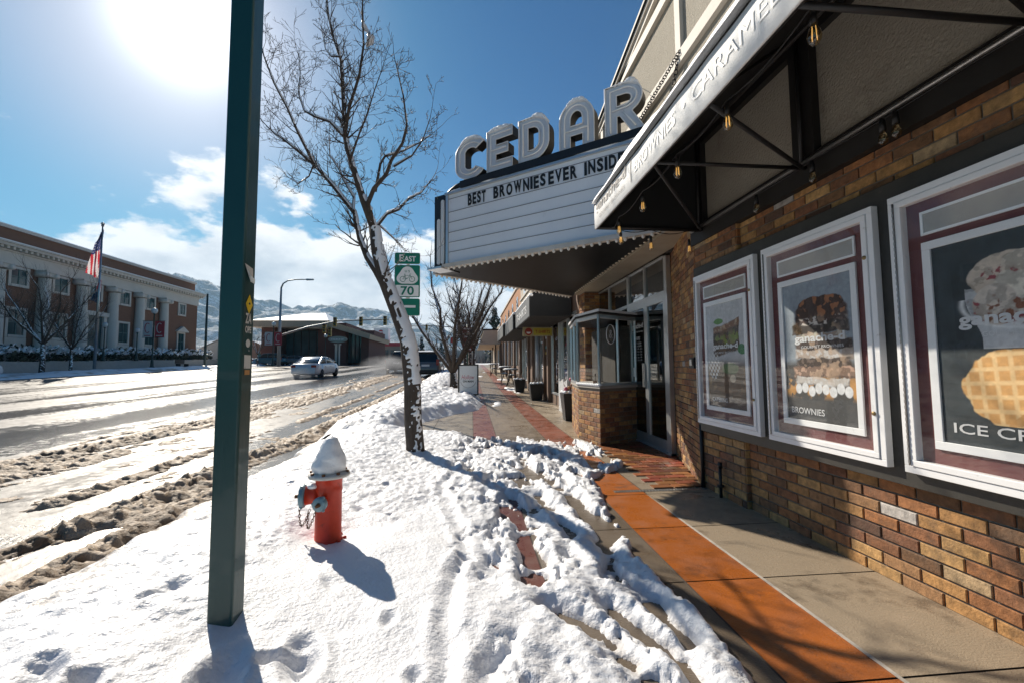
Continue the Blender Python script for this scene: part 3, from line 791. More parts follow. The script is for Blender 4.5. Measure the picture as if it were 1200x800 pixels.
# facade strip with bulb rail over the entrance
b = B()
b.box(2.18, 4.1, 2.93, 2.5, 8.66, 3.46); b.box(2.10, 4.1, 2.88, 2.5, 8.66, 2.935)
b.build('fascia', mat('fascia_grey', (.30,.31,.32), .5, 0, c2=(.2,.21,.22), scale=3), TB)
b = B(); b.box(2.13, 4.1, 2.70, 2.5, 8.66, 2.88); b.build('fascia_band', M['black_metal'], TB)
b = B(); b.box(2.12, 4.1, 2.62, 2.50, 8.66, 2.70); b.build('bulb_rail', mat('old_cream', (.36,.3,.22), .6, 0, c2=(.25,.2,.14), bump=.001), TB)
for i in range(34):
    y = 4.2+i*.13
    bb = B(); bb.ball((2.105, y, 2.665), .026, 8); bb.build('facade_bulb', mat('bulb_glass', (.62,.55,.42), .2, 0, c2=(.5,.42,.3)) if i == 0 else bpy.data.materials['bulb_glass'], TB)
# entrance: ceiling, transom windows, doors
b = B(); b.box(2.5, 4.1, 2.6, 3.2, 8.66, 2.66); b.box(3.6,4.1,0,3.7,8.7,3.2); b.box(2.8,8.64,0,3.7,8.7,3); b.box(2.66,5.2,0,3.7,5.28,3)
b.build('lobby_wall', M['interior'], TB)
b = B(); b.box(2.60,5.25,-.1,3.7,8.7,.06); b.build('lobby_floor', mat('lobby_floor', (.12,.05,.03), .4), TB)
AF = M['alu']
b = B()
x0, x1 = 2.50, 2.56
for y0, y1 in ((5.28,5.36),(5.98,6.02),(6.62,6.70),(7.6,7.64),(8.5,8.64)): b.box(x0, y0, 2.13, x1, y1, 2.62)
b.box(x0, 5.28, 2.08, x1, 8.64, 2.135); b.box(x0, 5.28, 2.58, x1, 8.64, 2.62)
b.build('transom_frame', AF, TB)
b = B(); b.box(2.525, 5.3, 2.13, 2.532, 8.6, 2.59); b.build('transom_glass', M['glass_dark'], TB)
def door(ya, yb, handle):
    b = B(); s = .055
    for y0, y1 in ((ya, ya+s), (yb-s, yb)): b.box(2.50, y0, .06, 2.545, y1, 2.08)
    b.box(2.50, ya+s, .06, 2.545, yb-s, .2); b.box(2.50, ya+s, 2.0, 2.545, yb-s, 2.08)
    d = b.build('door', AF, TB, bevel=.002)
    q = B(); q.box(2.517, ya+s, .2, 2.523, yb-s, 2.0); q.build('door_glass', M['glass_dark'], d)
    if handle:
        q = B(); y = ya+.02
        q.box(2.478, y, .86, 2.492, y+.085, 1.2); q.box(2.49, y+.03, .9, 2.50, y+.05, .92); q.box(2.49, y+.03, 1.14, 2.50, y+.05, 1.16)
        q.build('handle', M['steel'], d)
    return d
d1 = door(5.985, 6.62, True)
door(5.345, 5.98, False)
b = B(); b.box(2.5, 5.27, .0, 2.56, 5.345, 2.08); b.box(2.5, 6.62, 0, 2.56, 6.70, 2.08); b.box(2.48,5.27,.02,2.6,6.7,.06); b.build('door_frame', AF, TB)
# opening-hours panel lettering on the door glass
wl = mat('white_lettering', (.7,.7,.7), .6)
def wt(name, s, w, h, y, z, par, x=2.508, m=wl, **k): return text(name, s, w, h, (x, y, z), (0,-1,0), (0,0,1), m, par, .0012, **k)
wt('lettering', 'ganache-d', .42, .10, 6.52, 1.70, d1, bold=.012)
wt('lettering', 'GOURMET BROWNIES', .40, .02, 6.51, 1.66, d1)
wt('lettering', 'HOURS', .17, .05, 6.39, 1.55, d1)
for i, (l, r) in enumerate((('SUN','CLOSED'),('MON','CLOSED'),('TUE','11 - 8'),('WED','11 - 8'),('THU','11 - 8'),('FRI','11 - 9'),('SAT','11 - 9'))):
    wt('lettering', l, .09, .024, 6.47, 1.49-i*.042, d1); wt('lettering', r, .14, .024, 6.31, 1.49-i*.042, d1)
b = B(); b.box(2.510, 6.42, 1.0, 2.514, 6.52, 1.14); b.build('notice', wl, d1)
# ticket booth (bay window on a brick base)
BP = [(1.82,6.03),(2.52,6.44),(2.52,8.2),(1.86,7.9),(1.68,6.70)]
b = B(); b.prism(BP, .0, .84, 'xy'); b.build('booth_base', M['mortar'], TB)
b = B()
for p, q in ((BP[1], BP[0]), (BP[0], BP[4]), (BP[4], BP[3])):
    P_, Q_ = Vector((*p, .02)), Vector((*q, .02)); dvec = (Q_-P_)
    # outward normal must be up x ud
    u = dvec.normalized(); n = Vector((u.y, -u.x, 0)); cen = Vector((2.2,7,0))
    if (P_-cen).dot(n) < 0: P_, Q_ = Q_, P_; dvec = -dvec
    bricks(b, P_, dvec, dvec.length, .78, rng, bl=.2)
b.build('booth_brickwork', M['brick'], TB, color=True)
def offs(poly, d):
    c = Vector((sum(p[0] for p in poly)/len(poly), sum(p[1] for p in poly)/len(poly)))
    return [tuple(c+(Vector(p)-c)*(1+d)) for p in poly]
b = B(); b.prism(offs(BP,.05), .845, .885, 'xy'); b.build('booth_sill', M['concrete'], TB)
b = B()
for p, q in ((BP[1], BP[0]), (BP[0], BP[4]), (BP[4], BP[3])):
    P_ = Vector(p); Q_ = Vector(q)
    for t in (0, 1) if (P_-Q_).length < .7 else (0, .5, 1):
        c = P_.lerp(Q_, t); b.tube([(c.x,c.y,.885),(c.x,c.y,1.9)], .022, 4, smooth=False)
    b.bar((P_.x,P_.y,.905),(Q_.x,Q_.y,.905),.04,.04); b.bar((P_.x,P_.y,1.88),(Q_.x,Q_.y,1.88),.05,.06)
b.build('booth_frame', AF, TB)
b = B()
for p, q in ((BP[1], BP[0]), (BP[0], BP[4]), (BP[4], BP[3])): b.bar((*p,1.39),(*q,1.39),.006,.95)
b.build('booth_glass', M['glass'], TB)
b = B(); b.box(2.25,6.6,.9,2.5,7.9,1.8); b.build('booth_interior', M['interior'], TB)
b = B(); b.prism(offs(BP,.12), 1.905, 1.93, 'xy'); b.build('booth_canopy', M['fabric_black'], TB)
b = B()
c = Vector((2.15,7.05)); P1_ = offs(BP,.13); P2_ = offs(BP,-.35)
vs = [(*p,1.931) for p in P1_]+[(*p,1.965) for p in P1_]+[(*p,2.03) for p in P2_]
n = 5; fs = [tuple(range(4,-1,-1)), tuple(range(10,15))]
for i in range(5):
    j = (i+1) % 5; fs += [(i,j,5+j,5+i),(5+i,5+j,10+j,10+i)]
b.add(vs, fs); b.build('canopy_top', mat('canopy_grey', (.66,.66,.67), .6, c2=(.56,.56,.57)), TB)
b = B()
sn = offs(BP[:1]+BP[3:], .0)
for p, q in ((BP[0], BP[4]),):
    for k in range(14):
        t = k/13.; cx = p[0]+(q[0]-p[0])*t; cy2 = p[1]+(q[1]-p[1])*t
        b.ball((cx-.0, cy2, .895), .045, 8, (1,1,.55))
b.build('booth_snow', M['snow'], TB)
# oval sign in the booth window
b = B(); b.tube([(2.02+.09*math.cos(a)*.86, 6.10+.09*math.cos(a)*.5, 1.62+.14*math.sin(a)) for a in np.linspace(0, 2*PI, 25)[:-1]], .006, 6, closed=True)
b.build('window_emblem', wl, TB)
text('window_lettering', '&', .07, .12, (1.99,6.07,1.56), (.86,.5,0), (0,0,1), wl, TB, .002)
# far brick pier and wall between theatre and next shop
b = B(); b.box(2.22, 8.24, 0, 2.8, 8.64, 2.62); b.build('pier', M['mortar'], TB)
b = B(); bricks(b, (2.215, 8.64, .05), (0,-1,0), .40, 2.55, rng, bl=.2); bricks(b, (2.22, 8.235, .05), (1,0,0), .3, 2.55, rng, bl=.2); b.build('pier_brickwork', M['brick'], TB, color=True)
# vertical pipes at the wall foot, outlet box on the jamb
b = B(); b.tube([(2.185,3.98,.0),(2.185,3.98,.6)], .018, 8); b.build('wall_pipe', M['black_metal'], TB)
b = B(); b.tube([(2.17,3.66,.0),(2.17,3.66,.26)], .014, 8); b.tube([(2.17,3.66,.26),(2.17,3.66,.31)], .02, 8); b.lathe([(.03,0),(.03,.015)],(2.17,3.66,.10),10); b.build('standpipe', M['black_metal'], TB)
b = B(); b.box(2.20, 4.10, 1.13, 2.25, 4.2, 1.24); b.build('door_sensor', M['black_metal'], TB, bevel=.004)
b = B(); b.box(2.185, 4.115, 1.16, 2.20, 4.16, 1.22); b.build('sensor_plate', M['steel'], TB)

# ================================================================== display cases
b = B()
b.box(2.175, .2, .545, 2.235, 4.0, 2.10)
for y in (3.02, 2.02):
    pass
MB_ = b.build('mounting_board', M['black_paint'], TB, bevel=.004)
FR = M['white_paint']
def blob(U, V, cu, cv, ru, rv, s, amp=.25, soft=.03):
    r = np.hypot((U-cu)/ru, (V-cv)/rv)+amp*(fbm(U*9+s, V*9, s, 4)-.5)
    return 1-ss(1-soft, 1+soft, r)
def mixc(C, m, c):
    m = m[..., None]; return C*(1-m)+np.asarray(c)*m
def poster_paint(kind):
    nu, nv = 240, 360
    U, V = np.meshgrid(np.linspace(0, 1, nu), np.linspace(0, 1.5, nv))
    C = np.zeros(U.shape+(3,))
    n = fbm(U*6, V*6, 3, 5)
    if kind == 'ice':
        C[:] = (.03,.04,.045); C *= (.6+.9*n)[..., None]
        # paper bowl
        bowl = (V < 1.13-.10*(U-.3)) & (V > .70) & (U > .23+.10*ss(1.05,.75,V)) & (U < 1.0-.1*ss(1.05,.75,V))
        C = mixc(C, bowl*1., (.62,.62,.62)); C = mixc(C, bowl*ss(.5,.25,U)*.5, (.35,.38,.4))
        for cu, cv, r1, r2, cc in ((.50,1.19,.24,.17,(.62,.52,.42)),(.70,1.06,.30,.22,(.72,.66,.56)),(.42,1.0,.15,.15,(.64,.56,.48)),(.85,1.2,.2,.14,(.6,.5,.42)),(.6,1.28,.12,.07,(.7,.62,.52))):
            m = blob(U, V, cu, cv, r1, r2, 5, .2, .03); C = mixc(C, m, cc)
            sh_ = m*ss(-.15, -.9, (V-cv)/r2+.5*(U-cu)/r1)*.3; C = mixc(C, sh_, (.35,.25,.18))
        sw = blob(U, V, .5, 1.13, .4, .26, 7, .2, .05)*ss(.58, .64, fbm(U*7+3, V*9, 14, 4))
        C = mixc(C, sw*ss(.42,.55,fbm(U*26,V*26,20,3)), (.30,.06,.07)); sw = blob(U, V, .62, .98, .34, .13, 8, .3, .1)*ss(.5, .58, fbm(U*12+1, V*12, 19, 4)); C = mixc(C, sw, (.22,.08,.04))
        cream = (V > .93)&(V < 1.4)&(C[..., 0] > .4); C = C*(1-.35*(cream*ss(.45,.62,fbm(U*15, V*22, 25, 4)))[..., None])
        rim = np.exp(-(((np.hypot((U-.62)/.42, (V-1.02)/.19))-1)/.05)**2)*(V < 1.06); C = mixc(C, rim*.9, (.75,.75,.74))
        # waffles
        for cu, cv, ru, rv, an in ((.55,.42,.38,.28,.05),(1.0,.5,.30,.3,.9)):
            m = blob(U, V, cu, cv, ru, rv, 3, .16, .02)
            uu_ = (U-cu)*math.cos(an)+(V-cv)*math.sin(an); vv_ = -(U-cu)*math.sin(an)+(V-cv)*math.cos(an)
            gg = np.maximum(np.abs(np.sin(uu_*32)), np.abs(np.sin(vv_*32)))
            wc = np.array([.62,.33,.11])*(1-ss(.8, .98, gg))[..., None]+np.array([.74,.50,.24])*ss(.8, .98, gg)[..., None]
            wc = wc*(.75+.5*fbm(U*5, V*5, 9, 3))[..., None]
            C = C*(1-m[..., None])+wc*m[..., None]
        cone = ((V-.18) < (U-.45)*.9) & (V > .16+(U-.45)*.25) & (U > .45)
        C = mixc(C, cone*.8, (.55,.28,.09)); C = mixc(C, (V < .17)*1., (.03,.04,.045))
    elif kind == 'brown':
        C[:] = (.26,.30,.34); C *= (.8+.4*n)[..., None]
        low = V < .62; C = mixc(C, ss(.68, .58, V), (.06,.055,.05)); C = mixc(C, ss(.55,.4,V)*ss(.45,.55,fbm(U*8,V*8,4,4)), (.50,.25,.07))
        C = mixc(C, ss(.30,.22,V), (.06,.06,.06))
        layers = [(1.10,.10,(.05,.025,.018)),(.98,.07,(.03,.018,.012)),(.88,.06,(.30,.22,.17)),(.80,.07,(.04,.022,.016)),(.70,.06,(.42,.34,.28)),(.62,.06,(.05,.03,.02)),(.52,.07,(.20,.12,.08)),(.43,.05,(.5,.46,.42))]
        for cv, hv, cc in layers:
            wv = V+.035*(fbm(U*9,V*5,int(cv*50),4)-.5)*2; lw = .36+.04*math.sin(cv*40)+.06*(1.1-cv); m = ss(lw+.02, lw-.02, np.abs(U-.56+.03*math.sin(cv*60))+.05*(fbm(U*12,V*12,int(cv*70),3)-.5))*ss(hv*.95, hv*.75, np.abs(wv-cv)); C = mixc(C, m, cc)
            C = mixc(C, m*ss(.54,.66,fbm(U*22,V*22,int(cv*90),3))*.7, tuple(min(.6, q*2.6+.05) for q in cc)); C = mixc(C, m*ss(.5,.8,(wv-cv)/hv*-1+.2*fbm(U*9,V*9,2,2))*.5, (.02,.012,.01))
        top = blob(U, V, .56, 1.18, .37, .14, 3, .3, .04); C = mixc(C, top, (.055,.025,.016))
        C = mixc(C, top*ss(.55,.62,fbm(U*16,V*16,31,3)), (.34,.13,.05)); C = mixc(C, blob(U,V,.56,1.06,.34,.05,9,.5,.2)*ss(.5,.58,fbm(U*14,V*18,33,3)), (.62,.56,.5))
        for i in range(8):
            C = mixc(C, blob(U, V, .2+.1*i, .34+.02*math.sin(i*2.3), .05, .055, i, .15, .12), (.72,.72,.72))
        C = mixc(C, ss(.55,.6,fbm(U*12,V*12,61,3))*blob(U,V,.56,.74,.34,.34,2,.3,.2)*.5, (.55,.38,.25))
    else:
        C[:] = (.50,.50,.51); C *= (.85+.3*n)[..., None]
        C = mixc(C, ss(.74, .55, V), (.11,.07,.04)); C = mixc(C, ss(.6,.4,V)*ss(.5,.6,fbm(U*5,V*5,4,4)), (.24,.15,.08))
        C = mixc(C, ss(.3,.2,V)*.9, (.07,.045,.035))
        wu = U+.05*(fbm(U*8,V*8,71,3)-.5); wv = V-.14*(U-.5)+.06*(fbm(U*7+3,V*7,72,3)-.5)
        m = ss(.17,.2,wu)*ss(.88,.85,wu)*ss(.74,.78,wv)*ss(1.2,1.17,wv)
        C = mixc(C, m, (.045,.024,.014)); C = mixc(C, m*ss(.52,.6,fbm(U*11,V*11,12,4))*ss(1.08,1.0,wv)*ss(.86,.9,wv), (.17,.22,.03))
        C = mixc(C, m*ss(1.08,1.12,wv), (.20,.09,.04)); C = mixc(C, m*ss(1.10,1.14,wv)*ss(.5,.6,fbm(U*20,V*20,15,3)), (.42,.30,.2)); C = mixc(C, m*ss(.5,.62,fbm(U*24,V*24,16,3))*.5, (.2,.11,.06))
        C = mixc(C, blob(U,V,.32,1.24,.13,.04,3,.5,.1), (.10,.24,.05)); C = mixc(C, blob(U,V,.92,.82,.09,.07,4,.5,.1), (.06,.20,.08))
        C = mixc(C, (blob(U,V,.16,.60,.17,.2,6,.4,.1))*((np.floor((U+V*.2)*22)+np.floor(V*22)) % 2), (.6,.6,.58))
        C = mixc(C, blob(U,V,.62,.56,.2,.08,8,.5,.1)*.8, (.08,.16,.05)); C = mixc(C, blob(U,V,.55,.33,.34,.12,8,.4,.1), (.12,.065,.035)); C = mixc(C, blob(U,V,.68,.42,.08,.05,9,.5,.1), (.5,.42,.3))
    C = C*(.82+.36*fbm(U*34, V*34, 91, 4))[..., None]
    return U, V, C
PM = vmat('poster_print', .6, var=.05)
def case(yL, yR, kind, label, word):
    """yL is the end farther up the street (left in view)"""
    z0, z1 = .625, 2.0; X0 = 2.135; L = yL-yR
    t = thing('poster_case', label, 'display case', (2.16, (yL+yR)/2, z0), 'white framed poster cases on the dark board')
    b = B(); w = .052
    def fr(b, y0, y1, za, zb, w, xa, xb):
        b.box(xa, y0, za, xb, y1, za+w); b.box(xa, y0, zb-w, xb, y1, zb); b.box(xa, y0, za+w, xb, y0+w, zb-w); b.box(xa, y1-w, za+w, xb, y1, zb-w)
    fr(b, yR, yL, z0, z1, .034, X0, 2.174)
    f = b.build('frame', FR, t, bevel=.0025)
    b = B(); fr(b, yR+.036, yL-.036, z0+.036, z1-.036, .03, X0-.006, 2.168); b.build('door_rim', FR, t, bevel=.0025)
    b = B(); b.box(2.166, yR+.06, z0+.06, 2.172, yL-.06, z1-.06); b.build('backing', M['maroon'], t)
    # header panel
    hy0, hy1, hz0, hz1 = yR+.135, yL-.135, z1-.235, z1-.12
    b = B(); fr(b, hy0, hy1, hz0, hz1, .012, 2.156, 2.165); h = b.build('header_frame', FR, t)
    b = B(); b.box(2.160, hy0+.012, hz0+.012, 2.165, hy1-.012, hz1-.012); b.build('header_panel', M['panel_grey'], h)
    # hinge strip and locks
    b = B(); b.tube([(X0-.008, yL-.034, z0+.04), (X0-.008, yL-.034, z1-.04)], .0045, 6)
    for i in range(44): b.box(X0-.0135, yL-.038, z0+.05+i*.029, X0-.0105, yL-.031, z0+.066+i*.029)
    b.build('hinge', M['steel'], t)
    for z in (z0+.27, z1-.27):
        b = B(); b.lathe([(.011,0),(.011,.006),(.006,.009)], (X0-.005, yR+.05, z), 12, '-x'); b.build('lock', mat('brass', (.35,.25,.12), .4, .8) if 'brass' not in bpy.data.materials else bpy.data.materials['brass'], t)
    b = B(); b.box(2.142, yR+.06, z0+.06, 2.145, yL-.06, z1-.06); b.build('glass', M['glass'], t)
    # poster inside: its own frame and print
    py0, py1, pz0, pz1 = yR+.135, yL-.135, z0+.135, z1-.27
    p = thing('framed_poster', {'ice':'framed ice cream poster with waffles and a white bowl, in the nearest case','brown':'framed poster of a tall stack of brownies on blue grey, in the middle case','cat':'framed catering poster with a green topped brownie, in the case beside the entrance'}[kind], 'poster', (2.16, (yL+yR)/2, pz0), 'posters inside the wall cases')
    b = B(); fr(b, py0, py1, pz0, pz1, .038, 2.152, 2.164); b.build('poster_frame', FR, p, bevel=.002)
    iy0, iy1, iz0, iz1 = py0+.038, py1-.038, pz0+.038, pz1-.038
    U, V, C = poster_paint(kind)
    YY = iy1+(iy0-iy1)*U; ZZ = iz0+(iz1-iz0)*V/1.5
    grid_obj('print', np.full(U.shape, 2.160), YY, ZZ, PM, p, colors=C, smooth=False)
    W = iy1-iy0; H = iz1-iz0
    def pt(s, u, v, w, h, **k):
        return text('lettering', s, w*W, h*H, (2.1588, iy1-u*W, iz0+v*H), (0,-1,0), (0,0,1), wl, p, .001, **k)
    if kind == 'ice':
        pt('ganache-d', .17, .56, .80, .085, bold=.03); pt('GOURMET ICE CREAM', .33, .525, .55, .022); pt(word, .08, .055, .84, .05, bold=.01)
    elif kind == 'brown':
        pt('ganache-d', .17, .545, .72, .075, bold=.03); pt('GOURMET BROWNIES', .27, .515, .6, .02); pt(word, .07, .045, .5, .045, bold=.01)
    else:
        pt('ganache-d', .17, .545, .66, .07, bold=.03); pt('GOURMET BROWNIES', .22, .515, .55, .018); pt(word, .1, .05, .42, .04, bold=.01)
    return t
case(3.94, 3.05, 'cat', 'white framed poster case next to the entrance jamb, holding the catering poster', 'CATERING')
case(2.96, 2.07, 'brown', 'white framed poster case in the middle of the dark board, holding the stacked brownies poster', 'BROWNIES')
case(1.98, 1.09, 'ice', 'white framed poster case at the right edge of the photo, holding the ice cream poster', 'ICE CREAM')

# ================================================================== awning over the cases
AW = thing('awning', 'long white fabric awning with a lettered valance and black tubular frame over the poster cases', 'awning', (2.2, 3.9, 2.43))
XF, ZB = 1.15, 2.43; YN, YFAR = -2.0, 3.86
b = B()
# cloth: valance and sloping top as one sheet with thickness
nseg = 60
for side in (0,):
    vs = []; fs = []
    prof = [(XF, ZB), (XF-.004, ZB+.12), (XF, ZB+.22), (XF+.03, ZB+.245), (2.19, 3.42)]
    P2 = [(x+.008, z-.006) for x, z in prof]
    for i in range(nseg+1):
        y = YN+(YFAR-YN)*i/nseg
        sag = .0015*math.sin(i*1.7)
        for k, (x, z) in enumerate(prof): vs.append((x+(sag if 0 < k < 3 else 0), y, z))
        for k, (x, z) in enumerate(P2): vs.append((x+(sag if 0 < k < 3 else 0), y, z))
    m_ = len(prof)*2
    for i in range(nseg):
        for k in range(len(prof)-1):
            a = i*m_+k; fs.append((a, a+1, a+m_+1, a+m_))
            a = i*m_+len(prof)+k; fs.append((a, a+m_, a+m_+1, a+1))
        a = i*m_; fs.append((a, a+m_, a+m_+len(prof), a+len(prof)))
    b.add(vs, fs, True)
b.build('cloth', M['fabric_white'], AW)
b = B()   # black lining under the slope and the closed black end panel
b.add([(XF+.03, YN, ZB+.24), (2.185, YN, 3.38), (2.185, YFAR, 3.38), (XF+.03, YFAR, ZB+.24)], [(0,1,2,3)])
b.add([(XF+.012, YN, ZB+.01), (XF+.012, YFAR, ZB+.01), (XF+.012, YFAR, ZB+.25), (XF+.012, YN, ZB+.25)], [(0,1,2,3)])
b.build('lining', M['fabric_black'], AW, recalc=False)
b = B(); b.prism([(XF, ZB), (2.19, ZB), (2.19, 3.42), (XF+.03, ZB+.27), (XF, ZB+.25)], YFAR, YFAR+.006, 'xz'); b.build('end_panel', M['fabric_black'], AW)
b = B(); TR = .013
def tb(a, c): b.tube([a, c], TR, 8)
zb = ZB+.012
tb((XF+.02,YN,zb),(XF+.02,YFAR-.02,zb)); tb((XF+.02,YFAR-.02,zb),(2.19,YFAR-.02,zb)); tb((XF+.03,YN,ZB+.23),(XF+.03,YFAR-.02,ZB+.23))
tb((2.16,YFAR-.02,zb),(2.16,YFAR-.02,3.36)); tb((XF+.02,YFAR-.02,zb),(XF+.02,YFAR-.02,ZB+.24))
for y in (2.56, 1.36, .1, -1.2):
    tb((XF+.02,y,zb),(2.19,y,zb)); tb((XF+.03,y,ZB+.23),(2.17,y,3.34)); tb((2.165,y,zb),(2.165,y,3.34)); tb((XF+.02,y,zb),(XF+.02,y,ZB+.24))
for ya, yb in ((2.60,3.83),(1.95,2.56),(1.0,1.36)):
    tb((XF+.03,ya,zb),(2.17,yb,zb))
tb((1.7,YN,2.87),(1.7,YFAR-.02,2.87))
b.build('tube_frame', M['black_metal'], AW)
gl_ = mat('grey_lettering', (.42,.40,.38), .8); wl2 = mat('pale_lettering', (.88,.88,.87), .6)
def at_(s, yl, z, w, h, m=wl2, bold=0): return text('lettering', s, w, h, (XF-.0065, yl, ZB+z), (0,-1,0), (0,0,1), m, AW, .001, bold=bold)
at_('ganache-d', 3.80, .10, .78, .125, gl_, .02); at_('GOURMET BROWNIES', 3.70, .055, .64, .03, gl_)
b = B(); b.box(XF-.0075, 2.92, ZB+.04, XF-.006, 2.93, ZB+.21); b.build('divider_line', gl_, AW)
at_('BROWNIES', 2.86, .08, .62, .085, wl2, .01); at_('•', 2.16, .11, .03, .03, wl2)
at_('CARAMEL', 2.06, .08, .66, .085, wl2, 0); at_('•', 1.33, .11, .03, .03, wl2); at_('ICE CREAM', 1.2, .08, .7, .085, wl2, .01)
# snow lying on the awning edge
ys = np.arange(YN, YFAR, .015); tt = np.linspace(0, 1, 20)
T, Y = np.meshgrid(tt, ys)
ang = PI*(1-T*1.0)
wd = (.055+.02*fbm(Y*2, Y*0, 3, 3)); hh = (.035+.05*ss(.3,.62,fbm(Y*1.4, Y*0, 8, 4))+.012*fbm(Y*9, T*4, 5, 3))*ss(YFAR+.0, YFAR-.1, Y)
Xs = XF+.03+wd*np.cos(ang)*(1+.6*(T>.5)*(T-.5)); Zs = ZB+.235+hh*np.sin(ang)**.7+np.maximum(0, Xs-XF-.03)*.5
grid_obj('snow', Xs, Y, Zs, M['snow'], AW)

# string lights along the awning
SLT = thing('string_lights', 'string of clear filament bulbs hanging from the awning frame', 'string lights', (1.28, 2.4, 2.5))
pts = [(1.28,1.42,2.47),(1.28,1.97,2.45),(1.28,2.5,2.44),(1.28,3.05,2.43),(1.28,3.57,2.42),(1.30,3.82,2.41),(1.68,3.84,2.40),(2.05,3.85,2.40)]
b = B(); ch = []
for p, q in zip(pts, pts[1:]):
    for k in range(6):
        t_ = k/6; v = Vector(p).lerp(Vector(q), t_); v.z += .03-.035*math.sin(PI*t_); ch.append(tuple(v))
ch.append((2.05,3.85,2.43)); b.tube([(1.28,-1,2.5)]+ch, .004, 5); b.build('cable', M['black_metal'], SLT)
bulbm = glassmat('amber_bulb', (1.0,.88,.66), 1.6); fil = mat('filament', (.8,.5,.2), .5)
fil.node_tree.nodes['Principled BSDF'].inputs['Emission Color'].default_value = (1,.62,.22,1); fil.node_tree.nodes['Principled BSDF'].inputs['Emission Strength'].default_value = .45
def bulb(p, par):
    x, y, z = p
    q = B(); q.tube([(x,y,z+.01),(x,y,z-.045)], [.011,.014], 10); s_ = q.build('socket', M['black_metal'], par)
    q = B(); q.lathe([(.0,-.095),(.012,-.09),(.022,-.075),(.025,-.06),(.02,-.035),(.011,-.015),(.011,0)], (x,y,z-.035), 14); q.build('bulb', bulbm, par)
    q = B()
    for k in range(4):
        a = k*PI/2; q.tube([(x+.008*math.cos(a), y+.008*math.sin(a), z-.055), (x+.011*math.cos(a), y+.011*math.sin(a), z-.105)], .0016, 4)
    q.build('filament', fil, par)
for p in pts[:5]+[(1.39,3.84,2.41),(1.68,3.84,2.36),(2.06,3.85,2.34)]: bulb((p[0], p[1], p[2]-.0), SLT)
b = B(); b.tube([(2.15, y, 2.445-.012*abs(math.sin(y*4))) for y in np.arange(.3, 3.8, .1)], .004, 5); b.build('wall_cable', M['black_metal'], SLT)
for y in (1.92, 1.99, 2.46, 3.0): 
    q = B(); q.tube([(2.15,y,2.44),(2.15,y,2.37)], [.011,.016], 8); q.build('socket', M['black_metal'], SLT)
    q = B(); q.lathe([(.0,-.08),(.02,-.065),(.022,-.045),(.01,0)], (2.15,y,2.375), 12); q.build('bulb', bulbm, SLT)
# ================================================================== marquee
P0 = Vector((-.36, 6.55, 0)); P1 = Vector((2.15, 4.62, 0)); mu = (P1-P0).normalized(); mlen = (P1-P0).length
mn_ = Vector((mu.y, -mu.x, 0))     # outward normal of the front face (towards viewer)
if mn_.y > 0: mn_ = -mn_
P2 = P0-mu*.0+Vector((-.20,.34,0))     # other corner of the tip
P3 = Vector((2.15, 8.95, 0))
MQ = thing('marquee', 'white wedge shaped cinema marquee with big standing letters and round bulbs, over the pavement', 'marquee', (2.1, 6.8, 2.65))
def mp_(s, z, d=0): v = P0+mu*s+mn_*d; return (v.x, v.y, z)
ZM0, ZM1 = 2.66, 3.83
mw = mat('marquee_face', (.80,.83,.87), .35, 0, c2=(.70,.74,.80), scale=2.5, dirt=(.3,.3,.3), dth=.62, dscale=3, damt=.35, bump=.001, stretch=(1,1,.5))
inner = [(P0.x, P0.y), (P1.x, P1.y), (P3.x, P3.y), (P2.x, P2.y)]
b = B(); b.prism(inner, ZM0+.02, ZM1, 'xy'); b.build('body', M['black_metal'], MQ)
b = B()
b.add([mp_(.02,2.73,.012), mp_(mlen,2.73,.012), mp_(mlen,3.79,.012), mp_(.02,3.79,.012), mp_(.02,2.73,.002), mp_(mlen,2.73,.002), mp_(mlen,3.79,.002), mp_(.02,3.79,.002)], [(0,1,2,3),(7,6,5,4),(0,4,5,1),(1,5,6,2),(2,6,7,3),(3,7,4,0)])
b.build('face_panel', mw, MQ)
b = B()
for i, z in enumerate((2.90, 3.05, 3.205, 3.36, 3.52, 3.725)):
    b.bar(mp_(.02,z,.016), mp_(mlen,z,.016), .008, .007)
b.build('letter_track', mat('track', (.25,.26,.28), .5, .3), MQ)
b = B()
b.bar(mp_(-.03,3.81,.02), mp_(mlen,3.81,.02), .05, .035); b.bar(mp_(.01,2.72,.02), mp_(.01,3.80,.02), .045, .03, up=tuple(mn_))
b.build('face_trim', M['alu'], MQ)
b = B(); b.bar(mp_(-.05,2.685,.03), mp_(mlen,2.685,.03), .09, .06); b.build('bulb_trough', mat('trough', (.62,.58,.52), .5, 0, c2=(.4,.36,.3)), MQ)
# top black rail on which the big letters stand
b = B(); b.bar(mp_(.28,3.885,-.02), mp_(mlen,3.885,-.02), .16, .10); b.tube([mp_(.0,3.83,-.02), mp_(.06,3.87,-.02), mp_(.16,3.91,-.02), mp_(.3,3.93,-.02)], .035, 8); b.build('letter_rail', M['black_metal'], MQ)
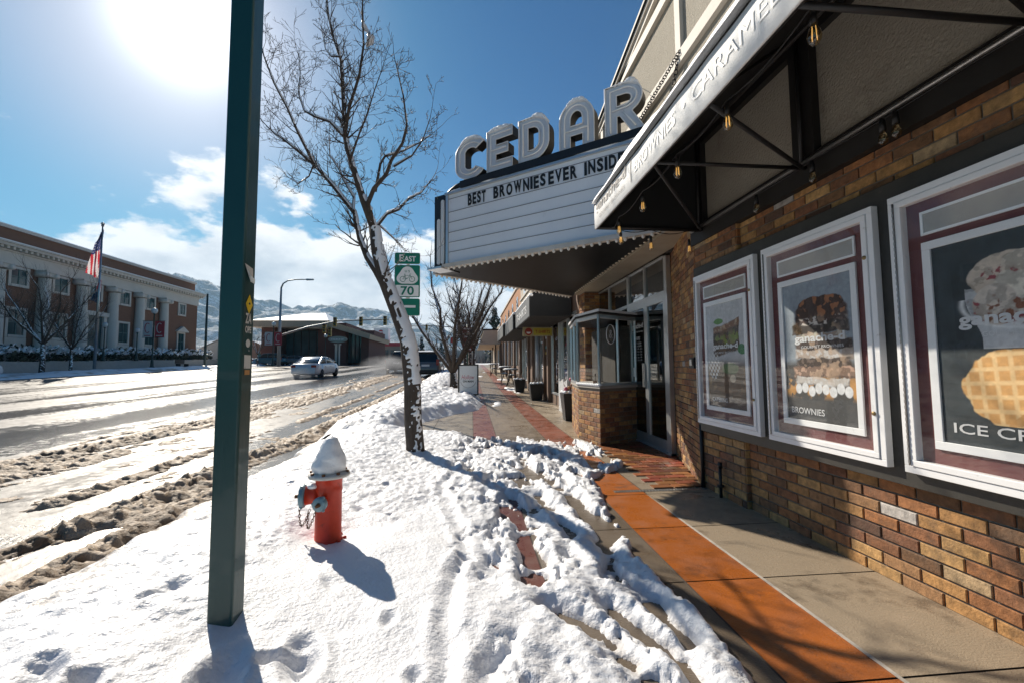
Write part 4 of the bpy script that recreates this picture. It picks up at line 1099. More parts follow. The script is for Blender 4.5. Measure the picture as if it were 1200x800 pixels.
# tip panel with two neon strips
e1 = P0+mu*-.01; e2 = P2
tipd = (Vector((-.27,.0,0))).normalized()
b = B()
te = P0-mu*.27
vs = [(te.x,te.y),(P0.x-mu.x*.0,P0.y-mu.y*.0),(P0.x-mn_.x*.3,P0.y-mn_.y*.3),(te.x-mn_.x*.26,te.y-mn_.y*.26)]
b.prism(vs, 2.64, 3.83, 'xy'); tp = b.build('tip_box', M['black_metal'], MQ)
b = B()
for s_, z0, z1 in ((-.17, 2.74, 3.45), (-.09, 2.74, 3.74)):
    vs = []
    for k in range(13):
        a = PI*k/12; vs.append((s_+.032*math.cos(a), z1-.03+.032*math.sin(a)))
    for k in range(13):
        a = PI+PI*k/12; vs.append((s_+.032*math.cos(a), z0+.03+.032*math.sin(a)))
    n_ = len(vs); b.add([mp_(s, z, .022) for s, z in vs]+[mp_(s, z, .002) for s, z in vs], [tuple(range(n_))]+[(i, (i+1) % n_, n_+(i+1) % n_, n_+i) for i in range(n_)])
b.build('neon_channel', M['sign_white'], MQ)
b = B()
for s_, z0, z1 in ((-.17, 2.78, 3.40), (-.09, 2.78, 3.69)):
    b.tube([mp_(s_-.012,z0,.035), mp_(s_-.012,z1,.035)], .006, 6); b.tube([mp_(s_+.012,z0,.035), mp_(s_+.012,z1,.035)], .006, 6)
b.build('neon_tube', M['glass'], MQ)
b = B(); b.bar(mp_(-.28,2.655,.0), mp_(.0,2.655,.0), .3, .03); b.build('tip_base', M['alu'], MQ)
# soffit with reflective streaks, far edge trough
b = B(); b.prism([(P0.x,P0.y),(P1.x,P1.y),(P3.x,P3.y),(P2.x,P2.y)], ZM0-.005, ZM0+.018, 'xy'); b.build('soffit', mat('soffit_black', (.004,.004,.004), .5, 0, bump=.002, bscale=6, spec=.25), MQ)
b = B(); b.bar((P2.x-.03,P2.y+.03,2.685),(P3.x-.03,P3.y+.03,2.685), .06, .08); b.build('back_trough', bpy.data.materials['trough'], MQ)
b = B(); b.bar((P2.x,P2.y,3.2),(P3.x,P3.y,3.2), .03, 1.0); b.build('back_face', mw, MQ)
bm_ = mat('marquee_bulb', (.78,.76,.70), .15, 0, c2=(.7,.66,.55))
for i in range(30):
    s_ = .06+i*.104; p = mp_(s_, 2.655, .045)
    q = B(); q.ball((p[0],p[1],p[2]-.012), .024, 8, (1,1,1.25)); q.build('bulb', bm_, MQ)
dv = (P3-P2); n_ = 34
for i in range(n_):
    p = P2+dv*((i+.5)/n_); q = B(); q.ball((p.x-.04,p.y+.05,2.64), .024, 8, (1,1,1.25)); q.build('bulb', bm_, MQ)
# message letters
def msg(s, s0, s1, z=3.545, h=.17):
    # one letter at a time, slightly jittered as hand-set letters are
    wid = {'I':.45,'W':1.35,'M':1.35,'N':1.05,'O':1.1,' ':.6,'D':1.05,'V':1.0,'R':1.0,'E':.88,'S':.92,'B':.95,'T':.9}
    tot = sum(wid[c] for c in s); x = s0; k = (s1-s0)/tot; rg = random.Random(len(s)*3)
    for c in s:
        w = wid[c]*k
        if c != ' ':
            lw_ = w*.80 if c != 'I' else .034
            text('message_letter', c, lw_, h, mp_(x+(w-lw_)/2, z+rg.uniform(-.006,.006), .022), tuple(mu), (0,0,1), M['black_letter'], MQ, .004, bold=.035)
        x += w
msg('BEST', .40, .74); msg('BROWNIES', .86, 1.72); msg('EVER', 1.74, 2.17); msg('INSIDE', 2.25, 2.78)

# big CEDAR letters
def arc(cx, cz, rx, rz, a0, a1, n=18): return [(cx+rx*math.cos(R(a0+(a1-a0)*i/n)), cz+rz*math.sin(R(a0+(a1-a0)*i/n))) for i in range(n+1)]
def letter_shape(c):
    """outlines in a 1 x 1.3 cell: list of closed loops, and neon centre lines"""
    if c == 'C':
        o = arc(.5,.85,.5,.45,35,180)+arc(.5,.45,.5,.45,180,325)
        i = arc(.5,.45,.20,.17,325,180)+arc(.5,.85,.20,.17,180,35)
        return [o+i], [arc(.5,.85,.35,.31,35,180)+arc(.5,.45,.35,.31,180,325)]
    if c == 'E':
        o = [(0,0),(.9,0),(.9,.3),(.32,.3),(.32,.52),(.75,.52),(.75,.8),(.32,.8),(.32,1.0),(.9,1.0),(.9,1.3),(0,1.3)]
        return [o], [[(.85,.15),(.15,.15),(.15,1.15),(.85,1.15)], [(.15,.66),(.7,.66)]]
    if c == 'D':
        o = [(0,0)]+[(.45,0)]+arc(.45,.5,.52,.5,-90,0)+arc(.45,.8,.52,.5,0,90)+[(0,1.3)]
        i = [(.3,.3)]+arc(.45,.52,.22,.22,-90,0)+arc(.45,.78,.22,.22,0,90)+[(.3,1.0)]
        return [o, i], [[(.15,.15)]+arc(.45,.5,.37,.35,-90,0)+arc(.45,.8,.37,.35,0,90)+[(.15,1.15),(.15,.15)]]
    if c == 'A':
        o = [(0,0),(.32,0),(.32,.34),(.70,.34),(.70,0),(1.02,0)]+[(1.02,.78)]+arc(.51,.78,.51,.52,0,180)
        i = [(.32,.60),(.70,.60)]+arc(.51,.78,.19,.24,0,180)
        return [o, i], [[(.16,.05)]+arc(.51,.78,.35,.38,180,0)+[(.86,.05)], [(.2,.47),(.84,.47)]]
    if c == 'R':
        o = [(0,0),(.32,0),(.32,.46),(.42,.46),(.72,0),(1.06,0),(.74,.50)]+arc(.56,.9,.46,.40,-62,90)+[(0,1.3)]
        i = [(.32,.72)]+arc(.54,.87,.20,.15,-90,90)+[(.32,1.02)]
        return [o, i], [[(.15,.05),(.15,1.15)]+arc(.56,.9,.32,.26,90,-90)+[(.2,.62)], [(.5,.55),(.85,.08)]]
face = mat('channel_face', (.66,.70,.76), .4, 0, c2=(.55,.60,.67), scale=5, dirt=(.12,.09,.07), dth=.66, dscale=12, damt=.9, bump=.0008)
for c, s0, s1, z0, z1 in (('C',.19,.70,3.945,4.55),('E',.77,1.20,3.945,4.545),('D',1.31,1.77,3.945,4.54),('A',1.93,2.40,3.945,4.55),('R',2.55,3.02,3.945,4.56)):
    loops, neon = letter_shape(c)
    W_ = max(p[0] for p in loops[0]); sx = (s1-s0)/W_; sz = (z1-z0)/1.3
    # fill with a 2D curve (handles holes)
    cu = bpy.data.curves.new('t', 'CURVE'); cu.dimensions = '2D'; cu.fill_mode = 'FRONT'
    for lp in loops:
        sp = cu.splines.new('POLY'); sp.points.add(len(lp)-1); sp.use_cyclic_u = True
        for k, p in enumerate(lp): sp.points[k].co = (p[0]*sx, p[1]*sz, 0, 1)
    to = bpy.data.objects.new('t', cu); col.objects.link(to); bpy.context.view_layer.update()
    me = bpy.data.meshes.new_from_object(to.evaluated_get(bpy.context.evaluated_depsgraph_get()))
    fv = [(v.co.x, v.co.y) for v in me.vertices]; ff = [tuple(p.vertices) for p in me.polygons]
    bpy.data.objects.remove(to); bpy.data.curves.remove(cu); bpy.data.meshes.remove(me)
    D0, D1 = -.13, .035
    b = B()
    b.add([mp_(s0+x, z0+z, D1-.018) for x, z in fv], ff, mi=0)
    b.add([mp_(s0+x, z0+z, D0) for x, z in fv], [tuple(reversed(f)) for f in ff], mi=1)
    for lp in loops:
        n_ = len(lp)
        # outer can wall (black outside) and white lip
        cx = sum(p[0] for p in lp)/n_; 
        v1 = [mp_(s0+p[0]*sx, z0+p[1]*sz, D0) for p in lp]; v2 = [mp_(s0+p[0]*sx, z0+p[1]*sz, D1) for p in lp]
        b.add(v1+v2, [(i, (i+1) % n_, n_+(i+1) % n_, n_+i) for i in range(n_)], mi=1)
    L_ = b.build('channel_letter', [face, M['black_metal']], MQ, recalc=False)
    b = B()
    for lp in loops: b.tube([mp_(s0+p[0]*sx, z0+p[1]*sz, D1) for p in lp], .010, 6, closed=True)
    b.build('lip', M['white_paint'], L_)
    b = B()
    for l_ in neon:
        b.tube([mp_(s0+p[0]*sx, z0+p[1]*sz, D1+.012) for p in l_], .012, 6)
    b.build('neon_tube', mat('neon_glass', (.88,.88,.86), .2, 0, c2=(.75,.75,.74)) if 'neon_glass' not in bpy.data.materials else bpy.data.materials['neon_glass'], L_)
    b = B()
    # struts behind
    for f_ in (.2,.75): b.bar(mp_(s0+(s1-s0)*f_, 3.9, -.1), mp_(s0+(s1-s0)*f_, z0+.02, -.1), .02)
    b.build('bracket', M['black_metal'], L_)
    # snow cap following the upper outline
    b = B(); rg = random.Random(ord(c))
    up = [p for p in loops[0] if p[1] > 1.12] if c in 'CDAR' else [(x/20.*.9, 1.3) for x in range(21)]
    up = sorted(up)
    pts = []
    for a_, c_ in zip(up, up[1:]):
        for k in range(4): t_ = k/4; pts.append((a_[0]+(c_[0]-a_[0])*t_, a_[1]+(c_[1]-a_[1])*t_))
    if c == 'R': pts = [p for p in pts if p[0] > .0]
    for k, p in enumerate(pts):
        f_ = math.sin(PI*min(1, max(0, (k+.7)/len(pts))))**.5
        for dd in (-.085, -.03, .012):
            r_ = .045*f_*rg.uniform(.75, 1.15)
            v = mp_(s0+p[0]*sx, z0+p[1]*sz+.4*r_, dd); b.ball(v, r_, 7, (1,1,.8))
    b.build('snow_cap', M['snow'], L_)
# snow scraps on the marquee top edge
b = B(); rg = random.Random(4)
for k in range(150):
    s_ = .02+k*.02; h_ = .5*ss(.3,.6,np.array(fbm(np.array([s_*2.3]), np.array([0.]), 5, 3)))[0]+.12
    b.ball(mp_(s_, 3.832, .022), .03*h_*2, 6, (1,1,.6))
b.build('snow', M['snow'], MQ)
# chains holding the marquee
def chain(name, a, c, nl, r=.022, wr=.0055, par=None):
    a = Vector(a); c = Vector(c); d = (c-a)/nl; q = B(); dn = d.normalized()
    s1_ = dn.cross(Vector((0,0,1))).normalized(); s2_ = dn.cross(s1_)
    for i in range(nl):
        cen = a+d*(i+.5); sd_ = s1_ if i % 2 else s2_
        pts = [cen+dn*(d.length*.62*math.cos(t))+sd_*(r*math.sin(t)) for t in np.linspace(0, 2*PI, 11)[:-1]]
        q.tube(pts, wr, 5, closed=True)
    return q.build(name, M['black_metal'], par)
chain('chain', (2.2,4.15,4.48), mp_(2.62,3.86,-.3), 42, par=MQ)
chain('chain', (2.2,4.19,4.46), (2.19,4.3,4.2), 6, par=MQ)
b = B(); b.tube([mp_(2.3,4.0,-.1), (2.2,6.2,5.0)], .004, 5); b.tube([mp_(2.9,4.4,-.1), (2.2,5.6,5.1)], .004, 5); b.build('guy_wire', M['black_metal'], MQ)
# ================================================================== green post in the foreground
GP = thing('sign_post', 'tall dark green square metal post with stickers, rising from the snow in the foreground', 'post', (-1.01, 1.955, 0))
b = B(); s_ = .049; r_ = .010
sec = []
for cx, cy, a0 in ((1,1,0),(-1,1,90),(-1,-1,180),(1,-1,270)):
    for k in range(5):
        a = R(a0+k*22.5); sec.append((-1.01+cx*(s_-r_)+r_*math.cos(a), 1.955+cy*(s_-r_)+r_*math.sin(a)))
b.prism(sec, -.1, 6.2, 'xy'); pst = b.build('post', M['green_paint'], GP)
XR = -1.01+s_+.001
def stick(poly, m, name, dx=.0):
    q = B(); q.prism(poly, XR+dx, XR+dx+.0012, 'yz'); return q.build(name, m, GP)
ym = mat('sticker_yellow', (.75,.50,.02), .5); sw = mat('sticker_white', (.6,.59,.55), .6, c2=(.45,.44,.4), dirt=(.2,.18,.15), dth=.6, dscale=40)
yc = 1.955
stick([(yc-.028,1.43),(yc,1.388),(yc+.028,1.43),(yc,1.472)], ym, 'yellow_sticker')
q = B(); q.ball((XR+.002, yc, 1.432), .008, 8, (.1,1,.6)); q.build('sticker_mark', M['black_letter'], GP)
# torn paper scrap wrapping the corner
q = B()
vs = [(XR+.001,yc-.05,1.60),(XR+.001,yc+.02,1.59),(XR+.001,yc+.025,1.54),(XR+.012,yc-.02,1.525),(XR+.03,yc-.058,1.545),(XR+.018,yc-.068,1.575),(XR+.045,yc-.05,1.53),(XR+.03,yc-.02,1.515)]
q.add(vs, [(0,1,2,3),(0,3,4,5),(4,3,7,6)]); q.build('paper_scrap', sw, GP, recalc=False)
text('sticker_lettering', 'ZA', .05, .045, (XR, yc-.028, 1.345), (0,1,0), (0,0,1), sw, GP, .001, bold=.04)
text('sticker_lettering', 'OPE', .05, .03, (XR, yc-.028, 1.305), (0,1,0), (0,0,1), sw, GP, .001, bold=.04)
stick([(yc+.017*math.cos(a), 1.262+.017*math.sin(a)) for a in np.linspace(0,2*PI,17)[:-1]], sw, 'round_sticker')
stick([(yc-.026,1.155),(yc+.026,1.155),(yc+.026,1.212),(yc-.026,1.212)], sw, 'label_sticker')
stick([(yc-.02,1.128),(yc+.02,1.128),(yc+.02,1.148),(yc-.02,1.148)], mat('sticker_orange', (.5,.25,.08), .6), 'small_label')
q = B(); q.ball((XR+.0005, yc+.01, 1.232), .005, 6, (.2,1,1)); q.build('screw', M['steel'], GP)
# dead sprig poking out of the snow beside the post
b = B(); rg = random.Random(2); c0 = Vector((-.88, 1.93, .10))
for k in range(14):
    a = rg.uniform(0, 2*PI); l = rg.uniform(.008,.022); d = Vector((math.cos(a)*.7, math.sin(a)*.7, rg.uniform(.3,1)))
    b.tube([c0, c0+d*l], [.0035,.006], 5)
b.tube([c0+Vector((-.035,0,-.005)), c0], .004, 5)
single(b, 'weed', mat('dead_leaf', (.02,.02,.015), .8), 'tiny dark withered sprig poking out of the snow beside the green post', 'weed')

# ================================================================== fire hydrant
HX, HY, HZ = -.90, 2.89, .07
HT = thing('fire_hydrant', 'red fire hydrant with blue caps and a tall cone of snow on top', 'fire hydrant', (HX, HY, HZ))
def hl(name, prof, m, par=HT, n=28, c=(HX,HY,HZ), ax='z', sm=True):
    q = B(); q.lathe(prof, c, n, ax, smooth=sm); return q.build(name, m, par)
body = hl('barrel', [(.088,-.1),(.088,.012),(.080,.02),(.078,.30),(.081,.315),(.081,.33),(.079,.34),(.080,.385),(.088,.39),(.088,.40)], M['red_paint'])
hl('base_flange', [(.110,-.04),(.110,-.004),(.106,.004),(.085,.006)], M['red_paint'])
for k in range(8):
    a = k*PI/4+.2; q = B(); q.lathe([(.012,0),(.012,.016),(.006,.02)], (HX+.099*math.cos(a), HY+.099*math.sin(a), HZ+.002), 6, smooth=False); q.build('bolt', M['red_paint'], HT)
hl('rim', [(.085,.398),(.122,.402),(.126,.412),(.122,.424),(.085,.432)], mat('white_rim', (.6,.58,.54), .5, c2=(.4,.36,.32), scale=20, dirt=(.2,.12,.08), dth=.58, dscale=30))
for k in range(8):
    a = k*PI/4; q = B(); q.lathe([(.011,-.01),(.011,.012)], (HX+.110*math.cos(a), HY+.110*math.sin(a), HZ+.425), 6, smooth=False); q.build('rim_bolt', M['rust'], HT)
def nozzle(dirv, z, r, ln, name):
    d = Vector(dirv).normalized(); c = Vector((HX,HY,HZ+z))
    def ringtube(a, rad, n=24, m=None, nm='', par=None):
        q = B(); q.tube([c+d*t for t in a], rad, n); return q.build(nm, m, par or HT)
    nz = ringtube([.06,.09,.10,ln,ln+.002], [r*.95,r*.9,r*.9,r*.95,r*1.12], 24, M['red_paint'], name)
    cap = ringtube([ln,ln+.006,ln+.03,ln+.036], [r*1.12,r*1.2,r*1.2,r*.9], 24, M['blue_cap'], 'cap', nz)
    ringtube([ln+.034,ln+.062], [.014,.012], 5, M['rust'], 'operating_nut', cap)
    for k in range(3):
        a = k*2*PI/3; s1 = d.cross(Vector((0,0,1))).normalized(); s2 = Vector((0,0,1))
        pp = c+d*(ln+.018)+s1*(r*1.2*math.cos(a))+s2*(r*1.2*math.sin(a)); q = B(); q.ball(pp, .010, 8); q.build('lug', M['blue_cap'], cap)
    return nz
nozzle((-1,-.18,0), .29, .058, .135, 'pumper_nozzle')
nozzle((-.10,-1,0), .265, .036, .108, 'hose_nozzle')
def hchain(p0, p1, p2):
    q = B(); pts = []
    for i in range(19):
        t = i/18.; pts.append(Vector(p0)*(1-t)**2+Vector(p1)*2*t*(1-t)+Vector(p2)*t*t)
    for i in range(18):
        a, c_ = pts[i], pts[i+1]; d = (c_-a).normalized(); s1 = d.cross(Vector((0,1,0))).normalized(); s2 = d.cross(s1); sd_ = s1 if i % 2 else s2
        cc2 = (a+c_)/2; q.tube([cc2+d*((c_-a).length*.72*math.cos(u))+sd_*(.006*math.sin(u)) for u in np.linspace(0,2*PI,9)[:-1]], .0018, 4, closed=True)
    return q.build('chain', M['rust'], HT)
hchain((HX-.16,HY-.04,HZ+.26),(HX-.14,HY-.12,HZ+.02),(HX-.09,HY-.07,HZ+.22)); hchain((HX-.03,HY-.13,HZ+.24),(HX-.09,HY-.15,HZ+.03),(HX-.10,HY-.06,HZ+.20))
# snow cone
nu, nv = 40, 40
A_, Tn = np.meshgrid(np.linspace(0, 2*PI, nu), np.linspace(0, 1, nv))
rad = np.interp(Tn, [0,.04,.2,.42,.62,.8,.93,1], [.086,.095,.097,.087,.068,.054,.036,.0])
rad = rad*(1+.34*(fbm(np.cos(A_)*1.6+3+Tn*2, np.sin(A_)*1.6+Tn*3, 4, 4)-.5))
grid_obj('snow_cap', HX-.004+rad*np.cos(A_)+.014*Tn, HY+rad*np.sin(A_), HZ+.430+.225*Tn, M['snow'], HT)
q = B(); q.ball((HX-.085,HY-.04,HZ+.352), .035, 10, (1,1,.5)); q.build('snow_lump', M['snow'], HT)

# ================================================================== trees
def snow_shell(b, pts, rads, n=10, side=Vector((.35,-.25,.9)), th=.5, seed=1, thick=.018, w=.35):
    """snow plastered on the windward / upper side of a limb"""
    pts = [Vector(p) for p in pts]
    # resample
    P_ = []; Rr = []
    for i in range(len(pts)-1):
        L = (pts[i+1]-pts[i]).length; m = max(2, int(L/.025))
        for k in range(m): t = k/m; P_.append(pts[i].lerp(pts[i+1], t)); Rr.append(rads[i]*(1-t)+rads[i+1]*t)
    P_.append(pts[-1]); Rr.append(rads[-1])
    vs = []; prev = None; mlen_ = len(P_)
    for i, p in enumerate(P_):
        d = (P_[min(i+1, mlen_-1)]-P_[max(i-1, 0)]).normalized()
        if prev is None: r = d.cross(Vector((0,0,1))); r = r if r.length > .05 else d.cross(Vector((1,0,0)))
        else: r = prev-d*prev.dot(d)
        r.normalize(); prev = r; u = d.cross(r)
        for k in range(n):
            a = 2*PI*k/n; nrm = r*math.cos(a)+u*math.sin(a); q = nrm.dot(side)
            nz = _n1(i*.16+seed*7, k*.4+seed)*.4+_n1(i*.62, k*.8+seed*3)*.6
            m_ = min(1, max(0, (q-th+w*(nz-.5)*2)/.14))
            vs.append(p+nrm*(Rr[i]*.8+m_*(Rr[i]*.2+thick*(.3+1.3*nz))))
    fs = []
    for i in range(mlen_-1):
        for k in range(n): fs.append((i*n+k, i*n+(k+1) % n, (i+1)*n+(k+1) % n, (i+1)*n+k))
    b.add(vs, fs, True)
from mathutils import noise as _mn
def _n1(x, y): return .5+.5*_mn.noise(Vector((x+.37, y+.71, 3.3)))
def grow(rg, p, d, L, r, depth, tw, sw, curl=.35, up=.12, snowp=.5, minr=.0022, spread=(.5,1.0)):
    """recursive twig growth, writes into twig builder tw and snow builder sw"""
    n = max(3, int(L/.09)); pts = [p.copy()]; rads = [r]
    q = p.copy(); dd = d.normalized()
    for i in range(n):
        dd = (dd+Vector((rg.gauss(0,1),rg.gauss(0,1),rg.gauss(0,1)))*curl*.32+Vector((0,0,up))).normalized()
        q = q+dd*(L/n); pts.append(q.copy()); rads.append(max(minr, r*(1-.72*(i+1)/n)))
        if depth > 0 and i >= 0 and rg.random() < (.78 if depth > 1 else .62):
            ax = Vector((rg.gauss(0,1),rg.gauss(0,1),rg.gauss(0,1))).cross(dd).normalized()
            an = rg.uniform(*spread); d2 = (dd*math.cos(an)+ax*math.sin(an)).normalized()
            grow(rg, q, d2, L*rg.uniform(.38,.66), max(minr, rads[-1]*.72), depth-1, tw, sw, curl, up, snowp, minr, spread)
    tw.tube(pts, rads, 5 if r > .006 else 3, cap=False, smooth=True)
    # bits of snow lying on flatter stretches
    for a, c_ in zip(pts, pts[1:]):
        if rg.random() < snowp:
            e = (c_-a); 
            if abs(e.normalized().z) < .85:
                t0 = rg.uniform(0,.5); t1 = t0+rg.uniform(.25,.5); k = max(r*.55, .004)
                sw.tube([a+e*t0+Vector((0,0,k*.9)), a+e*(t0+t1)/2+Vector((0,0,k*1.25)), a+e*t1+Vector((0,0,k*.9))], [k*.4,k*1.0,k*.4], 5, cap=True)
def limb_tree(name, label, basez, trunk, trad, limbs, seed, group=None, twigL=.55, snow=True, dens=1.0, depth=2, snowp=.45, tcat='tree', upv=.12):
    rg = random.Random(seed); t = thing(name, label, tcat, (trunk[0][0], trunk[0][1], basez), group)
    tb_ = B(); tb_.tube(trunk, trad, 14); tb_.build('trunk', M['bark'], t)
    tw = B(); lb = B(); sw = B()
    if snow:
        if name == 'street_tree' and trad[0] == .125:
            snow_shell(sw, trunk[3:], trad[3:], 22, side=Vector((.72,-.62,.3)), th=.42, seed=seed, thick=.013, w=1.25)
            snow_shell(sw, trunk[:4], trad[:4], 22, side=Vector((.5,-.8,.2)), th=.78, seed=seed+3, thick=.012, w=.9)
        else: snow_shell(sw, trunk, trad, 16, th=.35, seed=seed, thick=.014, w=.7)
    for pts, r0_, r1_ in limbs:
        P_ = [Vector(p) for p in pts]; rads = [r0_+(r1_-r0_)*i/(len(P_)-1) for i in range(len(P_))]
        lb.tube(P_, rads, 8)
        if snow: snow_shell(sw, P_, rads, 8, th=.5, seed=seed+len(P_), thick=.010, w=.5)
        for i in range(len(P_)-1):
            seg = P_[i+1]-P_[i]; m = max(1, int(seg.length/.085*dens))
            for k in range(m):
                f_ = i/(len(P_)-1); tl = twigL*(.62 if (name == 'street_tree' and seed == 5 and P_[-1].x > -1.0) else 1)
                if f_ < .15 and rg.random() < .8: continue
                q = P_[i]+seg*rg.random(); dd = seg.normalized()
                ax = Vector((rg.gauss(0,1),rg.gauss(0,1.0),rg.gauss(0,1))).cross(dd).normalized(); an = rg.uniform(.5, 1.25)
                d2 = dd*math.cos(an)+ax*math.sin(an)
                grow(rg, q, d2, tl*rg.uniform(.4, 1.0)*(1-.35*f_), max(.0035, rads[i]*.34), depth, tw, sw, snowp=snowp, up=upv)
        grow(rg, P_[-1], (P_[-1]-P_[-2]), twigL*.8, r1_, depth, tw, sw, snowp=snowp, up=upv)
    lb.build('limb', M['bark'], t); tw.build('twig', M['twig'], t, recalc=False)
    if sw.v: sw.build('snow', M['snow'], t, recalc=False)
    return t
def dy(pts, y0, y1): # spread limbs in depth
    n = len(pts); return [(x, y+(y0+(y1-y0)*i/(n-1)), z) for i, (x, y, z) in enumerate(pts)]
Y5 = 5.55
def T3(l): return [(x, Y5, z) for x, z in l]
trunk = T3([(-.69,.0),(-.70,.2),(-.73,.52),(-.74,.95),(-.80,1.49),(-.95,1.90),(-1.09,2.25),(-1.19,2.63),(-1.24,2.95)])
trad = [.125,.112,.108,.105,.10,.092,.085,.078,.066]
limbs = [
 (dy(T3([(-1.24,2.92),(-1.38,3.30),(-1.45,3.52),(-1.55,3.83),(-1.63,4.13),(-1.67,4.69),(-1.71,5.21),(-1.83,5.57),(-1.91,5.92),(-1.95,6.3)]),0,.1),.05,.008),
 (dy(T3([(-1.63,4.13),(-1.55,4.48),(-1.41,4.84),(-1.34,5.19),(-1.34,5.55),(-1.31,5.91)]),0,-.45),.024,.006),
 (dy(T3([(-.97,1.93),(-1.21,2.38),(-1.34,2.58),(-1.45,2.85),(-1.53,3.19),(-1.82,3.56),(-2.07,3.85),(-2.30,4.05),(-2.49,4.21),(-2.64,4.32)]),0,.35),.048,.010),
 (dy(T3([(-2.07,3.85),(-2.25,4.22),(-2.36,4.50),(-2.50,4.78),(-2.59,5.06),(-2.62,5.23)]),.2,-.2),.02,.005),
 (dy(T3([(-1.53,3.19),(-1.55,3.41),(-1.71,3.68),(-1.82,3.90),(-1.97,4.12),(-2.02,4.46)]),.1,.6),.022,.005),
 (dy(T3([(-1.63,4.13),(-1.83,4.36),(-2.05,4.46),(-2.21,4.57),(-2.32,4.85),(-2.33,5.13),(-2.37,5.42)]),0,.4),.022,.005),
 (dy(T3([(-1.21,2.85),(-1.31,3.24),(-1.23,3.42),(-1.07,3.59),(-1.00,3.76),(-.86,3.96),(-.80,4.17),(-.84,4.52),(-.92,4.87)]),0,-.35),.034,.006),
 (dy(T3([(-1.22,2.95),(-1.10,3.16),(-.96,3.25),(-.85,3.43),(-.69,3.55),(-.55,3.78)]),0,.4),.026,.006),
 (dy(T3([(-1.23,3.42),(-1.18,3.81),(-1.13,3.93),(-.91,4.03),(-.69,4.18),(-.53,4.33)]),0,.2),.020,.005),
 (dy(T3([(-1.55,3.83),(-1.48,3.95),(-1.40,4.1),(-1.30,4.27),(-1.19,4.56),(-1.08,4.80)]),0,-.4),.016,.005),
 (dy(T3([(-1.71,5.21),(-1.85,5.28),(-1.96,5.45),(-2.05,5.8)]),0,.3),.012,.004),
 (dy(T3([(-2.07,3.85),(-2.17,3.72),(-2.34,3.66),(-2.48,3.76)]),.2,.5),.012,.004),
 (dy(T3([(-1.0,3.76),(-.75,3.85),(-.6,4.0),(-.5,4.2)]),0,-.4),.014,.004),
 (dy(T3([(-1.17,2.97),(-1.06,2.89),(-.93,2.78)]),0,.3),.010,.004)]
limb_tree('street_tree', 'bare snow plastered tree leaning left, nearest in the snow beside the bicycle route sign', .05, trunk, trad, limbs, 5, 'bare street trees along the kerb', twigL=.5, dens=1.55, depth=3, snowp=.22)
# plastic bag caught in the crown
nu, nv = 22, 18
A_, Tn = np.meshgrid(np.linspace(0, 2*PI, nu), np.linspace(0, 1, nv))
rad = .05*np.interp(Tn, [0,.15,.35,.55,.75,.9,1], [.25,.7,1.2,.55,.95,.3,.5])*(1+1.6*(fbm(np.cos(A_)*2+5, np.sin(A_)*2+Tn*6, 3, 3)-.5))
o = grid_obj('plastic_bag', -1.32+rad*np.cos(A_)*.7+.05*np.sin(Tn*5), 5.35+rad*np.sin(A_), 5.22+.34*Tn, mat('bag_film', (.75,.75,.77), .3), None)
tag(o, 'white plastic bag snagged high in the crown of the nearest bare tree', 'plastic bag')

# ================================================================== bicycle route sign
BS = thing('route_sign', 'green bicycle route sign reading east and 70, on a post behind the nearest tree', 'road sign', (-1.32, 9.0, .08))
b = B(); b.box(-1.345, 9.03, .05, -1.285, 9.08, 3.50); b.build('post', M['post_wood'], BS)
SYf = 9.0
def plate(x0, z0, x1, z1, m, name, y=SYf, par=BS, rr=.03, t=.006):
    pts = []
    for cx, cz, a0 in ((x1-rr, z1-rr, 0),(x0+rr, z1-rr, 90),(x0+rr, z0+rr, 180),(x1-rr, z0+rr, 270)):
        for k in range(5): a = R(a0+k*22.5); pts.append((cx+rr*math.cos(a), cz+rr*math.sin(a)))
    q = B(); q.prism(pts, y, y+t, 'xz'); return q.build(name, m, par)
xa, xb = -1.585, -1.06
def sgn(z0, z1, nm):
    plate(xa, z0, xb, z1, M['sign_white'], nm+'_border', SYf+.002, rr=.035); return plate(xa+.008, z0+.008, xb-.008, z1-.008, M['sign_green'], nm, SYf-.002, rr=.03)
sgn(3.30, 3.545, 'direction_plate'); sgn(2.60, 3.285, 'route_plate'); sgn(2.22, 2.585, 'arrow_plate')
def st(s, cx, z, w, h, m=None, y=SYf-.004, par=BS, bold=.02): return text('lettering', s, w, h, (cx, y, z), (1,0,0), (0,0,1), m or M['sign_white'], par, .001, bold=bold, align='C')
st('E', -1.445, 3.355, .085, .145); st('AST', -1.27, 3.355, .24, .115)
plate(xa+.035, 2.625, xb-.03, 2.86, M['sign_white'], 'number_panel', SYf-.004, rr=.015)
st('70', -1.32, 2.65, .27, .185, M['sign_green'], SYf-.009)
